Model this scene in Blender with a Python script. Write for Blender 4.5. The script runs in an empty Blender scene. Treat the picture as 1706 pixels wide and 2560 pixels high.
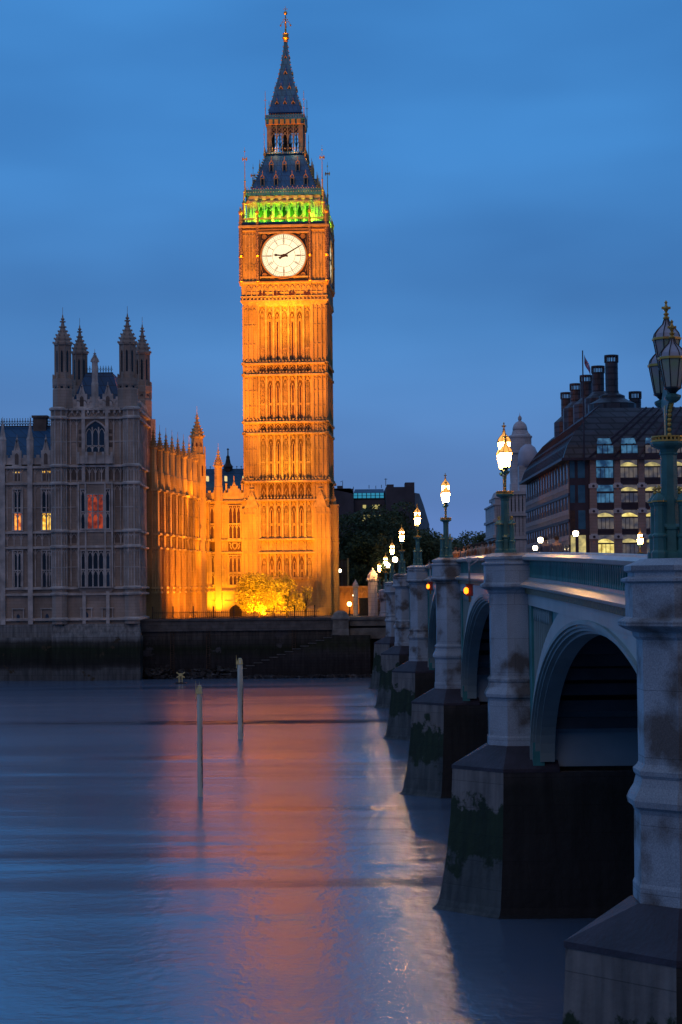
import bpy, bmesh, math, random
from mathutils import Vector, Matrix
random.seed(7)
rad = math.radians
S = bpy.context.scene
COL = S.collection

# ---------------------------------------------------------------- camera
EYE = 12.0
FPX = 4850.0
PITCH = math.atan(185 / FPX)
ROLL = -0.0100
cam_d = bpy.data.cameras.new('camera')
cam = bpy.data.objects.new('camera', cam_d)
COL.objects.link(cam)
cam_d.sensor_fit = 'HORIZONTAL'
cam_d.sensor_width = 36.0
cam_d.lens = 36.0 * FPX / 1706
cam_d.clip_start = 0.3
cam_d.clip_end = 8000
CM = Matrix.Rotation(math.pi / 2 + PITCH, 4, 'X') @ Matrix.Rotation(ROLL, 4, 'Z')
CM = Matrix.Translation((0, 0, EYE)) @ CM
cam.matrix_world = CM
S.camera = cam

def at(px, py, Y):
    """photo pixel (1706x2560) at world depth Y -> (X, Z)"""
    d = CM.to_3x3() @ Vector(((px - 853) / FPX, -(py - 1280) / FPX, -1))
    k = Y / d.y
    return d.x * k, EYE + d.z * k

# ---------------------------------------------------------------- colour management
S.render.engine = 'CYCLES'
S.view_settings.view_transform = 'Standard'
S.view_settings.look = 'None'
S.view_settings.exposure = 0.02
S.view_settings.gamma = 1.0
S.cycles.use_denoising = True
S.cycles.max_bounces = 6
S.cycles.diffuse_bounces = 3
S.cycles.glossy_bounces = 3
S.cycles.sample_clamp_indirect = 6.0
S.cycles.caustics_reflective = False
S.cycles.caustics_refractive = False

# ---------------------------------------------------------------- sky
W = bpy.data.worlds.new('World')
S.world = W
W.use_nodes = True
nt = W.node_tree
nt.nodes.clear()
N = nt.nodes.new
L = nt.links.new
out = N('ShaderNodeOutputWorld')
bg = N('ShaderNodeBackground')
tc = N('ShaderNodeTexCoord')
sep = N('ShaderNodeSeparateXYZ')
L(tc.outputs['Generated'], sep.inputs[0])
ramp = N('ShaderNodeValToRGB')
e = ramp.color_ramp.elements
e[0].position = 0.0
e[0].color = (0.105, 0.200, 0.500, 1)
e[1].position = 1.0
e[1].color = (0.150, 0.270, 0.520, 1)
for p, c in ((0.05, (0.078, 0.205, 0.485)), (0.13, (0.052, 0.212, 0.520)), (0.22, (0.044, 0.220, 0.560)), (0.32, (0.044, 0.222, 0.565)), (0.45, (0.085, 0.250, 0.590)), (0.65, (0.150, 0.290, 0.580))):
    x = e.new(p)
    x.color = (*c, 1)
L(sep.outputs['Z'], ramp.inputs[0])
# soft long clouds
mp = N('ShaderNodeMapping')
mp.inputs['Scale'].default_value = (1.3, 1.0, 4.2)
mp.inputs['Rotation'].default_value = (0, rad(12), 0)
mp.inputs['Location'].default_value = (0.35, 0.0, 0.2)
L(tc.outputs['Generated'], mp.inputs[0])
nz = N('ShaderNodeTexNoise')
nz.inputs['Scale'].default_value = 3.1
nz.inputs['Detail'].default_value = 3.0
nz.inputs['Roughness'].default_value = 0.45
L(mp.outputs[0], nz.inputs['Vector'])
cr = N('ShaderNodeValToRGB')
cr.color_ramp.elements[0].position = 0.30
cr.color_ramp.elements[0].color = (0.60, 0.68, 0.74, 1)
cr.color_ramp.elements[1].position = 0.66
cr.color_ramp.elements[1].color = (1.02, 1.02, 1.02, 1)
L(nz.outputs['Fac'], cr.inputs[0])
mul = N('ShaderNodeMixRGB')
mul.blend_type = 'MULTIPLY'
mul.inputs[0].default_value = 1.0
L(ramp.outputs[0], mul.inputs[1])
L(cr.outputs[0], mul.inputs[2])
# the last daylight: a low-sun physical sky mixed in weakly
sky = N('ShaderNodeTexSky')
sky.sky_type = 'NISHITA'
sky.sun_disc = False
sky.sun_elevation = rad(-3.0)
sky.sun_rotation = rad(-30)
skm = N('ShaderNodeMixRGB')
skm.blend_type = 'ADD'
skm.inputs[0].default_value = 0.08
mr = N('ShaderNodeMapRange')
mr.inputs[1].default_value = -1.0
mr.inputs[2].default_value = 0.9
mr.inputs[3].default_value = 0.30
mr.inputs[4].default_value = 1.10
dv = N('ShaderNodeVectorMath')
dv.operation = 'DOT_PRODUCT'
dv.inputs[1].default_value = (-0.42, 0.90, 0.0)
L(tc.outputs['Generated'], dv.inputs[0])
L(dv.outputs['Value'], mr.inputs[0])
vm = N('ShaderNodeMixRGB')
vm.blend_type = 'MULTIPLY'
vm.inputs[0].default_value = 1.0
L(mul.outputs[0], vm.inputs[1])
L(mr.outputs[0], vm.inputs[2])
L(vm.outputs[0], skm.inputs[1])
L(sky.outputs[0], skm.inputs[2])
L(skm.outputs[0], bg.inputs[0])
bg.inputs[1].default_value = 1.0
L(bg.outputs[0], out.inputs[0])

# one weak, very soft warm lamp: the glow of the city behind the camera
sd = bpy.data.lights.new('city_glow', 'SUN')
sd.energy = 0.20
sd.angle = rad(40)
sd.color = (1.0, 0.66, 0.46)
so = bpy.data.objects.new('city_glow', sd)
COL.objects.link(so)
so.rotation_euler = (rad(52), 0, rad(-14))

# ---------------------------------------------------------------- helpers
def lamp_spot(name, loc, target, watts, deg, color, parent=None, radius=0.25, blend=0.6):
    d = bpy.data.lights.new(name, 'SPOT')
    d.energy = watts
    d.spot_size = rad(deg)
    d.spot_blend = blend
    d.color = color
    d.shadow_soft_size = radius
    o = bpy.data.objects.new(name, d)
    COL.objects.link(o)
    v = Vector(target) - Vector(loc)
    o.rotation_euler = v.to_track_quat('-Z', 'Y').to_euler()
    o.location = loc
    if parent:
        o.parent = parent
    return o

def lamp_point(name, loc, watts, color, parent=None, radius=0.15):
    d = bpy.data.lights.new(name, 'POINT')
    d.energy = watts
    d.color = color
    d.shadow_soft_size = radius
    o = bpy.data.objects.new(name, d)
    COL.objects.link(o)
    o.location = loc
    if parent:
        o.parent = parent
    return o

def tag(o, label=None, cat=None, group=None, kind=None):
    if label: o['label'] = label
    if cat: o['category'] = cat
    if group: o['group'] = group
    if kind: o['kind'] = kind
    return o

def thing(name, label, cat, loc=(0, 0, 0), rz=0, group=None):
    o = bpy.data.objects.new(name, None)
    COL.objects.link(o)
    o.empty_display_size = 0.2
    o.location = loc
    o.rotation_euler = (0, 0, rz)
    return tag(o, label, cat, group)

def children(o):
    return [c for c in bpy.data.objects if c.parent == o]

def dup(o, parent=None, loc=None, rz=None, label=None, scale=None):
    c = o.copy()
    COL.objects.link(c)
    c.parent = parent
    if loc is not None: c.location = loc
    if rz is not None: c.rotation_euler = (0, 0, rz)
    if scale is not None: c.scale = scale
    if label: c['label'] = label
    for ch in children(o):
        dup(ch, c)
    return c

class F:
    """facade frame: a along the wall, d outwards, z up"""
    def __init__(s, o, u):
        s.o = Vector((o[0], o[1], 0)); u = Vector((u[0], u[1], 0)).normalized()
        s.u = u; s.n = Vector((u.y, -u.x, 0))
    def p(s, a, d, z):
        q = s.o + s.u * a + s.n * d
        return (q.x, q.y, z)

WORLDF = F((0, 0), (1, 0))

class MB:
    def __init__(s): s.v = []; s.f = []
    def add(s, vs, fs):
        b = len(s.v); s.v += [tuple(v) for v in vs]; s.f += [tuple(b + i for i in f) for f in fs]
    def box(s, x0, x1, y0, y1, z0, z1):
        s.add([(x0,y0,z0),(x1,y0,z0),(x1,y1,z0),(x0,y1,z0),(x0,y0,z1),(x1,y0,z1),(x1,y1,z1),(x0,y1,z1)],
              [(0,3,2,1),(4,5,6,7),(0,1,5,4),(1,2,6,5),(2,3,7,6),(3,0,4,7)])
    def fb(s, f, a0, a1, d0, d1, z0, z1):
        P = f.p
        s.add([P(a0,d1,z0),P(a1,d1,z0),P(a1,d0,z0),P(a0,d0,z0),P(a0,d1,z1),P(a1,d1,z1),P(a1,d0,z1),P(a0,d0,z1)],
              [(0,3,2,1),(4,5,6,7),(0,1,5,4),(1,2,6,5),(2,3,7,6),(3,0,4,7)])
    def wedge(s, f, a0, a1, d0, d1, z0, z1):
        """sloped cap: outer edge low z0, inner edge high z1"""
        P = f.p
        s.add([P(a0,d1,z0),P(a1,d1,z0),P(a1,d0,z0),P(a0,d0,z0),P(a0,d0,z1),P(a1,d0,z1)],
              [(0,3,2,1),(0,1,5,4),(1,2,5),(2,3,4,5),(3,0,4)])
    def seg(s, f, p, q, t, d0, d1):
        """bar in the facade plane between (a,z) points"""
        dx, dz = q[0]-p[0], q[1]-p[1]; l = math.hypot(dx, dz) or 1e-6
        nx, nz_ = -dz/l*t/2, dx/l*t/2
        c = [(p[0]-nx,p[1]-nz_),(q[0]-nx,q[1]-nz_),(q[0]+nx,q[1]+nz_),(p[0]+nx,p[1]+nz_)]
        vs = [f.p(a,d1,z) for a,z in c] + [f.p(a,d0,z) for a,z in c]
        s.add(vs, [(0,1,2,3),(7,6,5,4),(0,4,5,1),(1,5,6,2),(2,6,7,3),(3,7,4,0)])
    def path(s, f, pts, t, d0, d1):
        for i in range(len(pts)-1): s.seg(f, pts[i], pts[i+1], t, d0, d1)
    def arch(s, f, a0, a1, z0, z1, t, d0, d1, n=4):
        """pointed arch of bars, springing z0, apex z1"""
        m = (a0+a1)/2; h = (a1-a0)/2
        pl = []
        for i in range(n+1):
            k = i/n; pl.append((a0 + h*(1-math.cos(k*math.pi/2))**0.9 if False else a0 + h*k**1.6, z0 + (z1-z0)*k**0.75))
        s.path(f, pl, t, d0, d1); s.path(f, [(2*m-a, z) for a, z in pl], t, d0, d1)
    def archfill(s, f, a0, a1, zb, z0, z1, d, n=5):
        """flat pointed panel facing out at distance d"""
        m = (a0+a1)/2; h = (a1-a0)/2
        pl = [(a0 + h*(i/n)**1.6, z0 + (z1-z0)*(i/n)**0.75) for i in range(n+1)]
        pr = [(2*m-a, z) for a, z in pl[:-1]][::-1]
        o = [(a0,zb),(a1,zb)] + [(2*m-a, z) for a, z in pl][:-1] + pl[::-1]
        # order: bottom-left, bottom-right, right side up, apex, left side down
        vs = [f.p(a,d,z) for a,z in o]
        s.add(vs, [tuple(range(len(vs)))])
    def lathe(s, c, prof, n=8, rot=None, a0=0.0, cap=True, sx=1, sy=1):
        if rot is None: rot = math.pi/n
        b = len(s.v); fs = []
        for r, z in prof:
            for i in range(n):
                a = rot + 2*math.pi*i/n
                s.v.append((c[0]+r*math.cos(a)*sx, c[1]+r*math.sin(a)*sy, c[2]+z))
        for j in range(len(prof)-1):
            for i in range(n):
                k = (i+1) % n
                s.f.append((b+j*n+i, b+j*n+k, b+(j+1)*n+k, b+(j+1)*n+i))
        if cap:
            s.f.append(tuple(b+i for i in range(n))[::-1]); s.f.append(tuple(b+(len(prof)-1)*n+i for i in range(n)))
    def tube(s, p, q, r0, r1=None, n=6):
        r1 = r0 if r1 is None else r1
        p = Vector(p); q = Vector(q); d = (q-p)
        if d.length < 1e-6: return
        d.normalize(); x = d.orthogonal().normalized(); y = d.cross(x); b = len(s.v)
        for c, r in ((p, r0), (q, r1)):
            for i in range(n):
                a = 2*math.pi*i/n; w = c + x*r*math.cos(a) + y*r*math.sin(a); s.v.append(tuple(w))
        for i in range(n):
            k = (i+1) % n; s.f.append((b+i, b+k, b+n+k, b+n+i))
        s.f.append(tuple(b+i for i in range(n))[::-1]); s.f.append(tuple(b+n+i for i in range(n)))
    def loft(s, secs, close=True):
        n = len(secs[0]); b = len(s.v)
        for sec in secs: s.v += [tuple(v) for v in sec]
        for j in range(len(secs)-1):
            for i in range(n if close else n-1):
                k = (i+1) % n
                s.f.append((b+j*n+i, b+j*n+k, b+(j+1)*n+k, b+(j+1)*n+i))
        if close:
            s.f.append(tuple(b+i for i in range(n))[::-1]); s.f.append(tuple(b+(len(secs)-1)*n+i for i in range(n)))
    def sphere(s, c, r, n=8, m=6, sz=1):
        s.lathe(c, [(max(0.001, r*math.sin(math.pi*j/m)), -r*sz*math.cos(math.pi*j/m)) for j in range(m+1)], n=n)
    def hull(s, pts):
        bm = bmesh.new()
        for p in pts: bm.verts.new(p)
        bmesh.ops.convex_hull(bm, input=bm.verts[:])
        bm.verts.index_update(); bm.verts.ensure_lookup_table()
        s.add([v.co[:] for v in bm.verts], [[v.index for v in f.verts] for f in bm.faces]); bm.free()
    def build(s, name, mat, parent=None, label=None, local=False, smooth=False, recalc=False, **kw):
        me = bpy.data.meshes.new(name)
        v = s.v
        if parent is not None and not local:
            off = Vector((0,0,0)); p = parent
            while p is not None: off += p.location; p = p.parent
            v = [(a-off.x, b-off.y, c-off.z) for a, b, c in v]
        me.from_pydata(v, [], s.f)
        if recalc:
            bm = bmesh.new(); bm.from_mesh(me); bmesh.ops.recalc_face_normals(bm, faces=bm.faces[:]); bm.to_mesh(me); bm.free()
        for m in (mat if isinstance(mat, (list, tuple)) else [mat]): me.materials.append(m)
        if smooth:
            for p in me.polygons: p.use_smooth = True
        o = bpy.data.objects.new(name, me)
        COL.objects.link(o)
        if parent is not None: o.parent = parent
        if label: o['label'] = label
        for k, val in kw.items(): o[k] = val
        return o

# ---------------------------------------------------------------- materials
def mat(name, base, rough=0.8, var=0.25, scale=1.0, bump=0.0, bscale=None, metal=0.0, spec=0.5, col2=None, stretch=(1,1,1), emit=None, estr=0.0, detail=4.0):
    m = bpy.data.materials.new(name); m.use_nodes = True
    t = m.node_tree; b = t.nodes['Principled BSDF']
    b.inputs['Roughness'].default_value = rough
    b.inputs['Metallic'].default_value = metal
    b.inputs['Specular IOR Level'].default_value = spec
    g = t.nodes.new('ShaderNodeNewGeometry')
    mpn = t.nodes.new('ShaderNodeMapping'); mpn.inputs['Scale'].default_value = stretch
    t.links.new(g.outputs['Position'], mpn.inputs[0])
    n = t.nodes.new('ShaderNodeTexNoise'); n.inputs['Scale'].default_value = scale; n.inputs['Detail'].default_value = detail
    t.links.new(mpn.outputs[0], n.inputs['Vector'])
    r = t.nodes.new('ShaderNodeValToRGB')
    c2 = col2 or tuple(min(1, x*(1+var)) for x in base)
    c1 = base if col2 else tuple(x*(1-var) for x in base)
    r.color_ramp.elements[0].position = 0.33; r.color_ramp.elements[0].color = (*c1, 1)
    r.color_ramp.elements[1].position = 0.67; r.color_ramp.elements[1].color = (*c2, 1)
    t.links.new(n.outputs['Fac'], r.inputs[0]); t.links.new(r.outputs[0], b.inputs['Base Color'])
    if bump:
        n2 = t.nodes.new('ShaderNodeTexNoise'); n2.inputs['Scale'].default_value = bscale or scale*6; n2.inputs['Detail'].default_value = 5
        t.links.new(mpn.outputs[0], n2.inputs['Vector'])
        bp = t.nodes.new('ShaderNodeBump'); bp.inputs['Strength'].default_value = bump; bp.inputs['Distance'].default_value = 0.05
        t.links.new(n2.outputs['Fac'], bp.inputs['Height']); t.links.new(bp.outputs[0], b.inputs['Normal'])
    if emit:
        b.inputs['Emission Color'].default_value = (*emit, 1); b.inputs['Emission Strength'].default_value = estr
    return m

def blocks(m, w=1.2, h=0.45, dark=0.75, mortar=0.02, axis='x'):
    """ashlar blocks multiplied into the base colour of a material"""
    t = m.node_tree; b = t.nodes['Principled BSDF']
    src = b.inputs['Base Color'].links[0].from_socket
    g = t.nodes.new('ShaderNodeNewGeometry')
    sp = t.nodes.new('ShaderNodeSeparateXYZ'); t.links.new(g.outputs['Position'], sp.inputs[0])
    ad = t.nodes.new('ShaderNodeMath'); ad.operation = 'ADD'; t.links.new(sp.outputs['X'], ad.inputs[0]); t.links.new(sp.outputs['Y'], ad.inputs[1])
    cb = t.nodes.new('ShaderNodeCombineXYZ'); t.links.new(ad.outputs[0], cb.inputs[0]); t.links.new(sp.outputs['Z'], cb.inputs[1])
    br = t.nodes.new('ShaderNodeTexBrick'); br.inputs['Scale'].default_value = 1.0
    br.inputs['Brick Width'].default_value = w; br.inputs['Row Height'].default_value = h; br.inputs['Mortar Size'].default_value = mortar
    br.inputs['Color1'].default_value = (1, 1, 1, 1); br.inputs['Color2'].default_value = (dark+0.12, dark+0.1, dark+0.08, 1); br.inputs['Mortar'].default_value = (dark*0.7,)*3 + (1,)
    t.links.new(cb.outputs[0], br.inputs['Vector'])
    mx = t.nodes.new('ShaderNodeMixRGB'); mx.blend_type = 'MULTIPLY'; mx.inputs[0].default_value = 1
    t.links.new(src, mx.inputs[1]); t.links.new(br.outputs['Color'], mx.inputs[2]); t.links.new(mx.outputs[0], b.inputs['Base Color'])
    return m

def glow(name, color, s):
    m = bpy.data.materials.new(name); m.use_nodes = True
    b = m.node_tree.nodes['Principled BSDF']
    b.inputs['Base Color'].default_value = (0.06, 0.055, 0.05, 1)
    b.inputs['Emission Color'].default_value = (*color, 1); b.inputs['Emission Strength'].default_value = s
    return m

def glow_var(name, c1, c2, s, scale=1.6, stretch=(1,1,1)):
    """lit pane: emission varies like curtains, lamps and furniture behind glass"""
    m = bpy.data.materials.new(name); m.use_nodes = True
    t = m.node_tree; b = t.nodes['Principled BSDF']; b.inputs['Base Color'].default_value = (0.05, 0.045, 0.04, 1); b.inputs['Roughness'].default_value = 0.25
    g = t.nodes.new('ShaderNodeNewGeometry'); mpn = t.nodes.new('ShaderNodeMapping'); mpn.inputs['Scale'].default_value = stretch
    n = t.nodes.new('ShaderNodeTexNoise'); n.inputs['Scale'].default_value = scale; n.inputs['Detail'].default_value = 2
    r = t.nodes.new('ShaderNodeValToRGB'); r.color_ramp.elements[0].position = 0.38; r.color_ramp.elements[0].color = (*c1, 1); r.color_ramp.elements[1].position = 0.62; r.color_ramp.elements[1].color = (*c2, 1)
    t.links.new(g.outputs['Position'], mpn.inputs[0]); t.links.new(mpn.outputs[0], n.inputs['Vector']); t.links.new(n.outputs['Fac'], r.inputs[0])
    t.links.new(r.outputs[0], b.inputs['Emission Color']); b.inputs['Emission Strength'].default_value = s
    return m

M = {}
M['gold_stone'] = blocks(mat('limestone', (0.43, 0.32, 0.15), 0.85, 0.28, 0.5, 0.5, 4.0, stretch=(1,1,0.35)), 1.1, 0.42, 0.86, 0.008)
M['trim_stone'] = mat('limestone_trim', (0.47, 0.36, 0.18), 0.85, 0.25, 1.2, 0.4, 6.0)
M['panel_shade_stone'] = mat('limestone_panel_shade', (0.13, 0.075, 0.03), 0.9, 0.25, 0.9, 0.5, 5.0)  # limestone darkened so the panel colour carries the shade of recesses
M['grey_stone'] = blocks(mat('weathered_limestone', (0.44, 0.345, 0.285), 0.88, 0.30, 0.35, 0.5, 3.0, stretch=(1,1,0.4)), 1.0, 0.40, 0.80, 0.01)
M['grey_trim'] = mat('weathered_limestone_trim', (0.56, 0.49, 0.44), 0.85, 0.30, 0.8, 0.4, 5.0)
M['grey_dark'] = mat('dark_limestone', (0.17, 0.13, 0.11), 0.9, 0.30, 0.7, 0.5, 5.0)  # darker limestone for niches, carved panels, attic windows and chimney
M['iron_roof'] = blocks(mat('iron_roof', (0.028, 0.21, 0.44), 0.5, 0.25, 0.6, 0.2, 3.0, spec=0.6), 0.7, 0.9, 0.75, 0.05)
M['slate'] = blocks(mat('roof_sheet', (0.02, 0.10, 0.22), 0.5, 0.2, 0.4, 0.2, 2.0), 1.2, 1.3, 0.7, 0.07)
M['glass_dark'] = mat('dark_glass', (0.012, 0.014, 0.022), 0.12, 0.3, 1.0, spec=0.7)
M['glass_sky'] = mat('leaded_glass', (0.03, 0.05, 0.09), 0.15, 0.3, 1.0, spec=0.8)
M['gilt'] = mat('gilding', (0.75, 0.42, 0.10), 0.4, 0.2, 2.0, metal=0.6)
M['frame_iron'] = mat('dark_iron', (0.035, 0.03, 0.03), 0.5, 0.3, 2.0, metal=0.3)
M['checker'] = mat('checkered_shaft', (0.06, 0.04, 0.04), 0.7, 0.1, 6.0, col2=(0.45, 0.32, 0.18), detail=0)
# water, walls and bridge materials
def water_mat():
    m = bpy.data.materials.new('river_water'); m.use_nodes = True
    t = m.node_tree; b = t.nodes['Principled BSDF']; NN = t.nodes.new; LL = t.links.new
    b.inputs['Base Color'].default_value = (0.090, 0.150, 0.235, 1)
    b.inputs['IOR'].default_value = 2.2
    b.inputs['Specular IOR Level'].default_value = 0.9
    g = NN('ShaderNodeNewGeometry')
    def noise(sc, det, st, rg=0.55, dist=0.0):
        mpn = NN('ShaderNodeMapping'); mpn.inputs['Scale'].default_value = st
        mpn.inputs['Rotation'].default_value = (0, 0, rad(random.uniform(-6, 6)))
        LL(g.outputs['Position'], mpn.inputs[0])
        n = NN('ShaderNodeTexNoise'); n.inputs['Scale'].default_value = sc; n.inputs['Detail'].default_value = det; n.inputs['Roughness'].default_value = rg
        n.inputs['Distortion'].default_value = dist
        LL(mpn.outputs[0], n.inputs['Vector']); return n
    n1 = noise(0.28, 4, (0.5, 1.0, 1), 0.6, 0.6)
    n2 = noise(0.030, 3, (0.45, 1.0, 1), 0.5, 1.0)
    n3 = noise(1.6, 3, (1.3, 0.8, 1), 0.55)
    b1 = NN('ShaderNodeBump'); b1.inputs['Strength'].default_value = 1.0; b1.inputs['Distance'].default_value = 0.06
    LL(n1.outputs['Fac'], b1.inputs['Height'])
    b2 = NN('ShaderNodeBump'); b2.inputs['Strength'].default_value = 1.0; b2.inputs['Distance'].default_value = 1.0
    LL(n2.outputs['Fac'], b2.inputs['Height']); LL(b1.outputs[0], b2.inputs['Normal'])
    b3 = NN('ShaderNodeBump'); b3.inputs['Strength'].default_value = 1.0; b3.inputs['Distance'].default_value = 0.030
    LL(n3.outputs['Fac'], b3.inputs['Height']); LL(b2.outputs[0], b3.inputs['Normal'])
    LL(b3.outputs[0], b.inputs['Normal'])
    mr = NN('ShaderNodeMapRange'); mr.inputs[1].default_value = 0.35; mr.inputs[2].default_value = 0.65
    mr.inputs[3].default_value = 0.19; mr.inputs[4].default_value = 0.27
    n4 = noise(0.05, 3, (0.3, 1.0, 1))
    LL(n4.outputs['Fac'], mr.inputs[0])
    # long calm slicks lying across the current
    n5 = noise(0.12, 2, (0.10, 0.75, 1), 0.4, 0.3)
    mc = NN('ShaderNodeMapRange'); mc.inputs[1].default_value = 0.62; mc.inputs[2].default_value = 0.70; mc.inputs[3].default_value = 1.0; mc.inputs[4].default_value = 0.35
    LL(n5.outputs['Fac'], mc.inputs[0])
    mm = NN('ShaderNodeMath'); mm.operation = 'MULTIPLY'; LL(mr.outputs[0], mm.inputs[0]); LL(mc.outputs[0], mm.inputs[1])
    LL(mm.outputs[0], b.inputs['Roughness'])
    return m
M['water'] = water_mat()

def tide_mat(name, bands, rough=0.8, wob=0.5, nscale=0.6, fine=None, blk=None, blotch=None):
    """bands: list of (z, colour) from the bottom up, boundaries wobbled by noise"""
    m = bpy.data.materials.new(name); m.use_nodes = True
    t = m.node_tree; b = t.nodes['Principled BSDF']; NN = t.nodes.new; LL = t.links.new
    b.inputs['Roughness'].default_value = rough; b.inputs['Specular IOR Level'].default_value = 0.4
    g = NN('ShaderNodeNewGeometry'); sp = NN('ShaderNodeSeparateXYZ'); LL(g.outputs['Position'], sp.inputs[0])
    n = NN('ShaderNodeTexNoise'); n.inputs['Scale'].default_value = nscale; n.inputs['Detail'].default_value = 10; n.inputs['Roughness'].default_value = 0.66
    LL(g.outputs['Position'], n.inputs['Vector'])
    ma = NN('ShaderNodeMath'); ma.operation = 'MULTIPLY_ADD'; ma.inputs[1].default_value = wob*4; ma.inputs[2].default_value = -wob*2
    LL(n.outputs['Fac'], ma.inputs[0])
    ad = NN('ShaderNodeMath'); ad.operation = 'ADD'; LL(sp.outputs['Z'], ad.inputs[0]); LL(ma.outputs[0], ad.inputs[1])
    lo, hi = bands[0][0], bands[-1][0]
    mr = NN('ShaderNodeMapRange'); mr.inputs[1].default_value = lo; mr.inputs[2].default_value = hi; LL(ad.outputs[0], mr.inputs[0])
    r = NN('ShaderNodeValToRGB'); el = r.color_ramp.elements
    el[0].position = 0; el[0].color = (*bands[0][1], 1); el[1].position = 1; el[1].color = (*bands[-1][1], 1)
    for z, c in bands[1:-1]:
        q = el.new((z-lo)/(hi-lo)); q.color = (*c, 1)
    LL(mr.outputs[0], r.inputs[0])
    # vertical streaks and speckle
    mpn = NN('ShaderNodeMapping'); mpn.inputs['Scale'].default_value = (2.2, 2.2, 0.25); LL(g.outputs['Position'], mpn.inputs[0])
    n2 = NN('ShaderNodeTexNoise'); n2.inputs['Scale'].default_value = 1.3; n2.inputs['Detail'].default_value = 6; LL(mpn.outputs[0], n2.inputs['Vector'])
    r2 = NN('ShaderNodeValToRGB'); r2.color_ramp.elements[0].position = 0.3; r2.color_ramp.elements[0].color = (0.5, 0.5, 0.5, 1)
    r2.color_ramp.elements[1].position = 0.7; r2.color_ramp.elements[1].color = (1.25, 1.2, 1.15, 1); LL(n2.outputs['Fac'], r2.inputs[0])
    mx = NN('ShaderNodeMixRGB'); mx.blend_type = 'MULTIPLY'; mx.inputs[0].default_value = 1; LL(r.outputs[0], mx.inputs[1]); LL(r2.outputs[0], mx.inputs[2])
    last = mx
    if blotch:
        n7 = NN('ShaderNodeTexNoise'); n7.inputs['Scale'].default_value = blotch[1]; n7.inputs['Detail'].default_value = 8; n7.inputs['Roughness'].default_value = 0.6
        LL(g.outputs['Position'], n7.inputs['Vector'])
        m7 = NN('ShaderNodeMapRange'); m7.inputs[1].default_value = blotch[2]; m7.inputs[2].default_value = blotch[2]+0.03; LL(n7.outputs['Fac'], m7.inputs[0])
        x7 = NN('ShaderNodeMixRGB'); LL(m7.outputs[0], x7.inputs[0]); LL(last.outputs[0], x7.inputs[1]); x7.inputs[2].default_value = (*blotch[0], 1); last = x7
    LL(last.outputs[0], b.inputs['Base Color'])
    n3 = NN('ShaderNodeTexNoise'); n3.inputs['Scale'].default_value = fine or 3.0; n3.inputs['Detail'].default_value = 6; LL(g.outputs['Position'], n3.inputs['Vector'])
    bp = NN('ShaderNodeBump'); bp.inputs['Strength'].default_value = 0.6; bp.inputs['Distance'].default_value = 0.06
    LL(n3.outputs['Fac'], bp.inputs['Height']); LL(bp.outputs[0], b.inputs['Normal'])
    if blk: blocks(m, *blk)
    return m
moss = (0.022, 0.036, 0.012); slime = (0.035, 0.038, 0.036); pale = (0.22, 0.20, 0.19); black = (0.016, 0.016, 0.018)
M['pier_base'] = tide_mat('tidal_granite', [(-0.5, (0.045,0.05,0.05)), (0.3, (0.09,0.10,0.10)), (1.7, (0.10,0.11,0.11)), (2.0, moss), (3.9, moss), (4.15, pale), (5.6, pale)], 0.7, 1.15, 0.85, blk=(2.4, 0.95, 0.8, 0.012))
M['pier_cap'] = mat('plinth_stone', (0.045, 0.035, 0.048), 0.6, 0.3, 1.2, 0.5, 9.0)
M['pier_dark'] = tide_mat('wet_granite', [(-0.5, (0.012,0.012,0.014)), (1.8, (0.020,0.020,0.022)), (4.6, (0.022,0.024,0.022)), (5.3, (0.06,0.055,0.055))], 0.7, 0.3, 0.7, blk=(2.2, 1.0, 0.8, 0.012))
def granite():
    m = mat('speckled_granite', (0.42, 0.47, 0.52), 0.75, 0.14, 1.1, 0.35, 30.0, stretch=(1,1,0.5))
    t = m.node_tree; b = t.nodes['Principled BSDF']; src = b.inputs['Base Color'].links[0].from_socket
    g = t.nodes.new('ShaderNodeNewGeometry')
    n = t.nodes.new('ShaderNodeTexNoise'); n.inputs['Scale'].default_value = 38; n.inputs['Detail'].default_value = 2; t.links.new(g.outputs['Position'], n.inputs['Vector'])
    r = t.nodes.new('ShaderNodeValToRGB'); r.color_ramp.elements[0].position = 0.36; r.color_ramp.elements[0].color = (0.78,0.78,0.80,1); r.color_ramp.elements[1].position = 0.64; r.color_ramp.elements[1].color = (1.14,1.12,1.1,1)
    t.links.new(n.outputs['Fac'], r.inputs[0])
    n2 = t.nodes.new('ShaderNodeTexNoise'); n2.inputs['Scale'].default_value = 0.9; n2.inputs['Detail'].default_value = 6; t.links.new(g.outputs['Position'], n2.inputs['Vector'])
    r2 = t.nodes.new('ShaderNodeValToRGB'); r2.color_ramp.elements[0].position = 0.36; r2.color_ramp.elements[0].color = (0.38,0.29,0.24,1); r2.color_ramp.elements[1].position = 0.50; r2.color_ramp.elements[1].color = (1,1,1,1)
    t.links.new(n2.outputs['Fac'], r2.inputs[0])
    m1 = t.nodes.new('ShaderNodeMixRGB'); m1.blend_type='MULTIPLY'; m1.inputs[0].default_value=1; t.links.new(src, m1.inputs[1]); t.links.new(r.outputs[0], m1.inputs[2])
    m2 = t.nodes.new('ShaderNodeMixRGB'); m2.blend_type='MULTIPLY'; m2.inputs[0].default_value=1.0; t.links.new(m1.outputs[0], m2.inputs[1]); t.links.new(r2.outputs[0], m2.inputs[2])
    t.links.new(m2.outputs[0], b.inputs['Base Color'])
    return m
M['granite'] = blocks(granite(), 2.6, 1.25, 0.84, 0.008)
M['paint'] = mat('pale_green_paint', (0.56, 0.52, 0.48), 0.45, 0.12, 0.5, 0.1, 8.0, stretch=(1,1,0.3))
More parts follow.
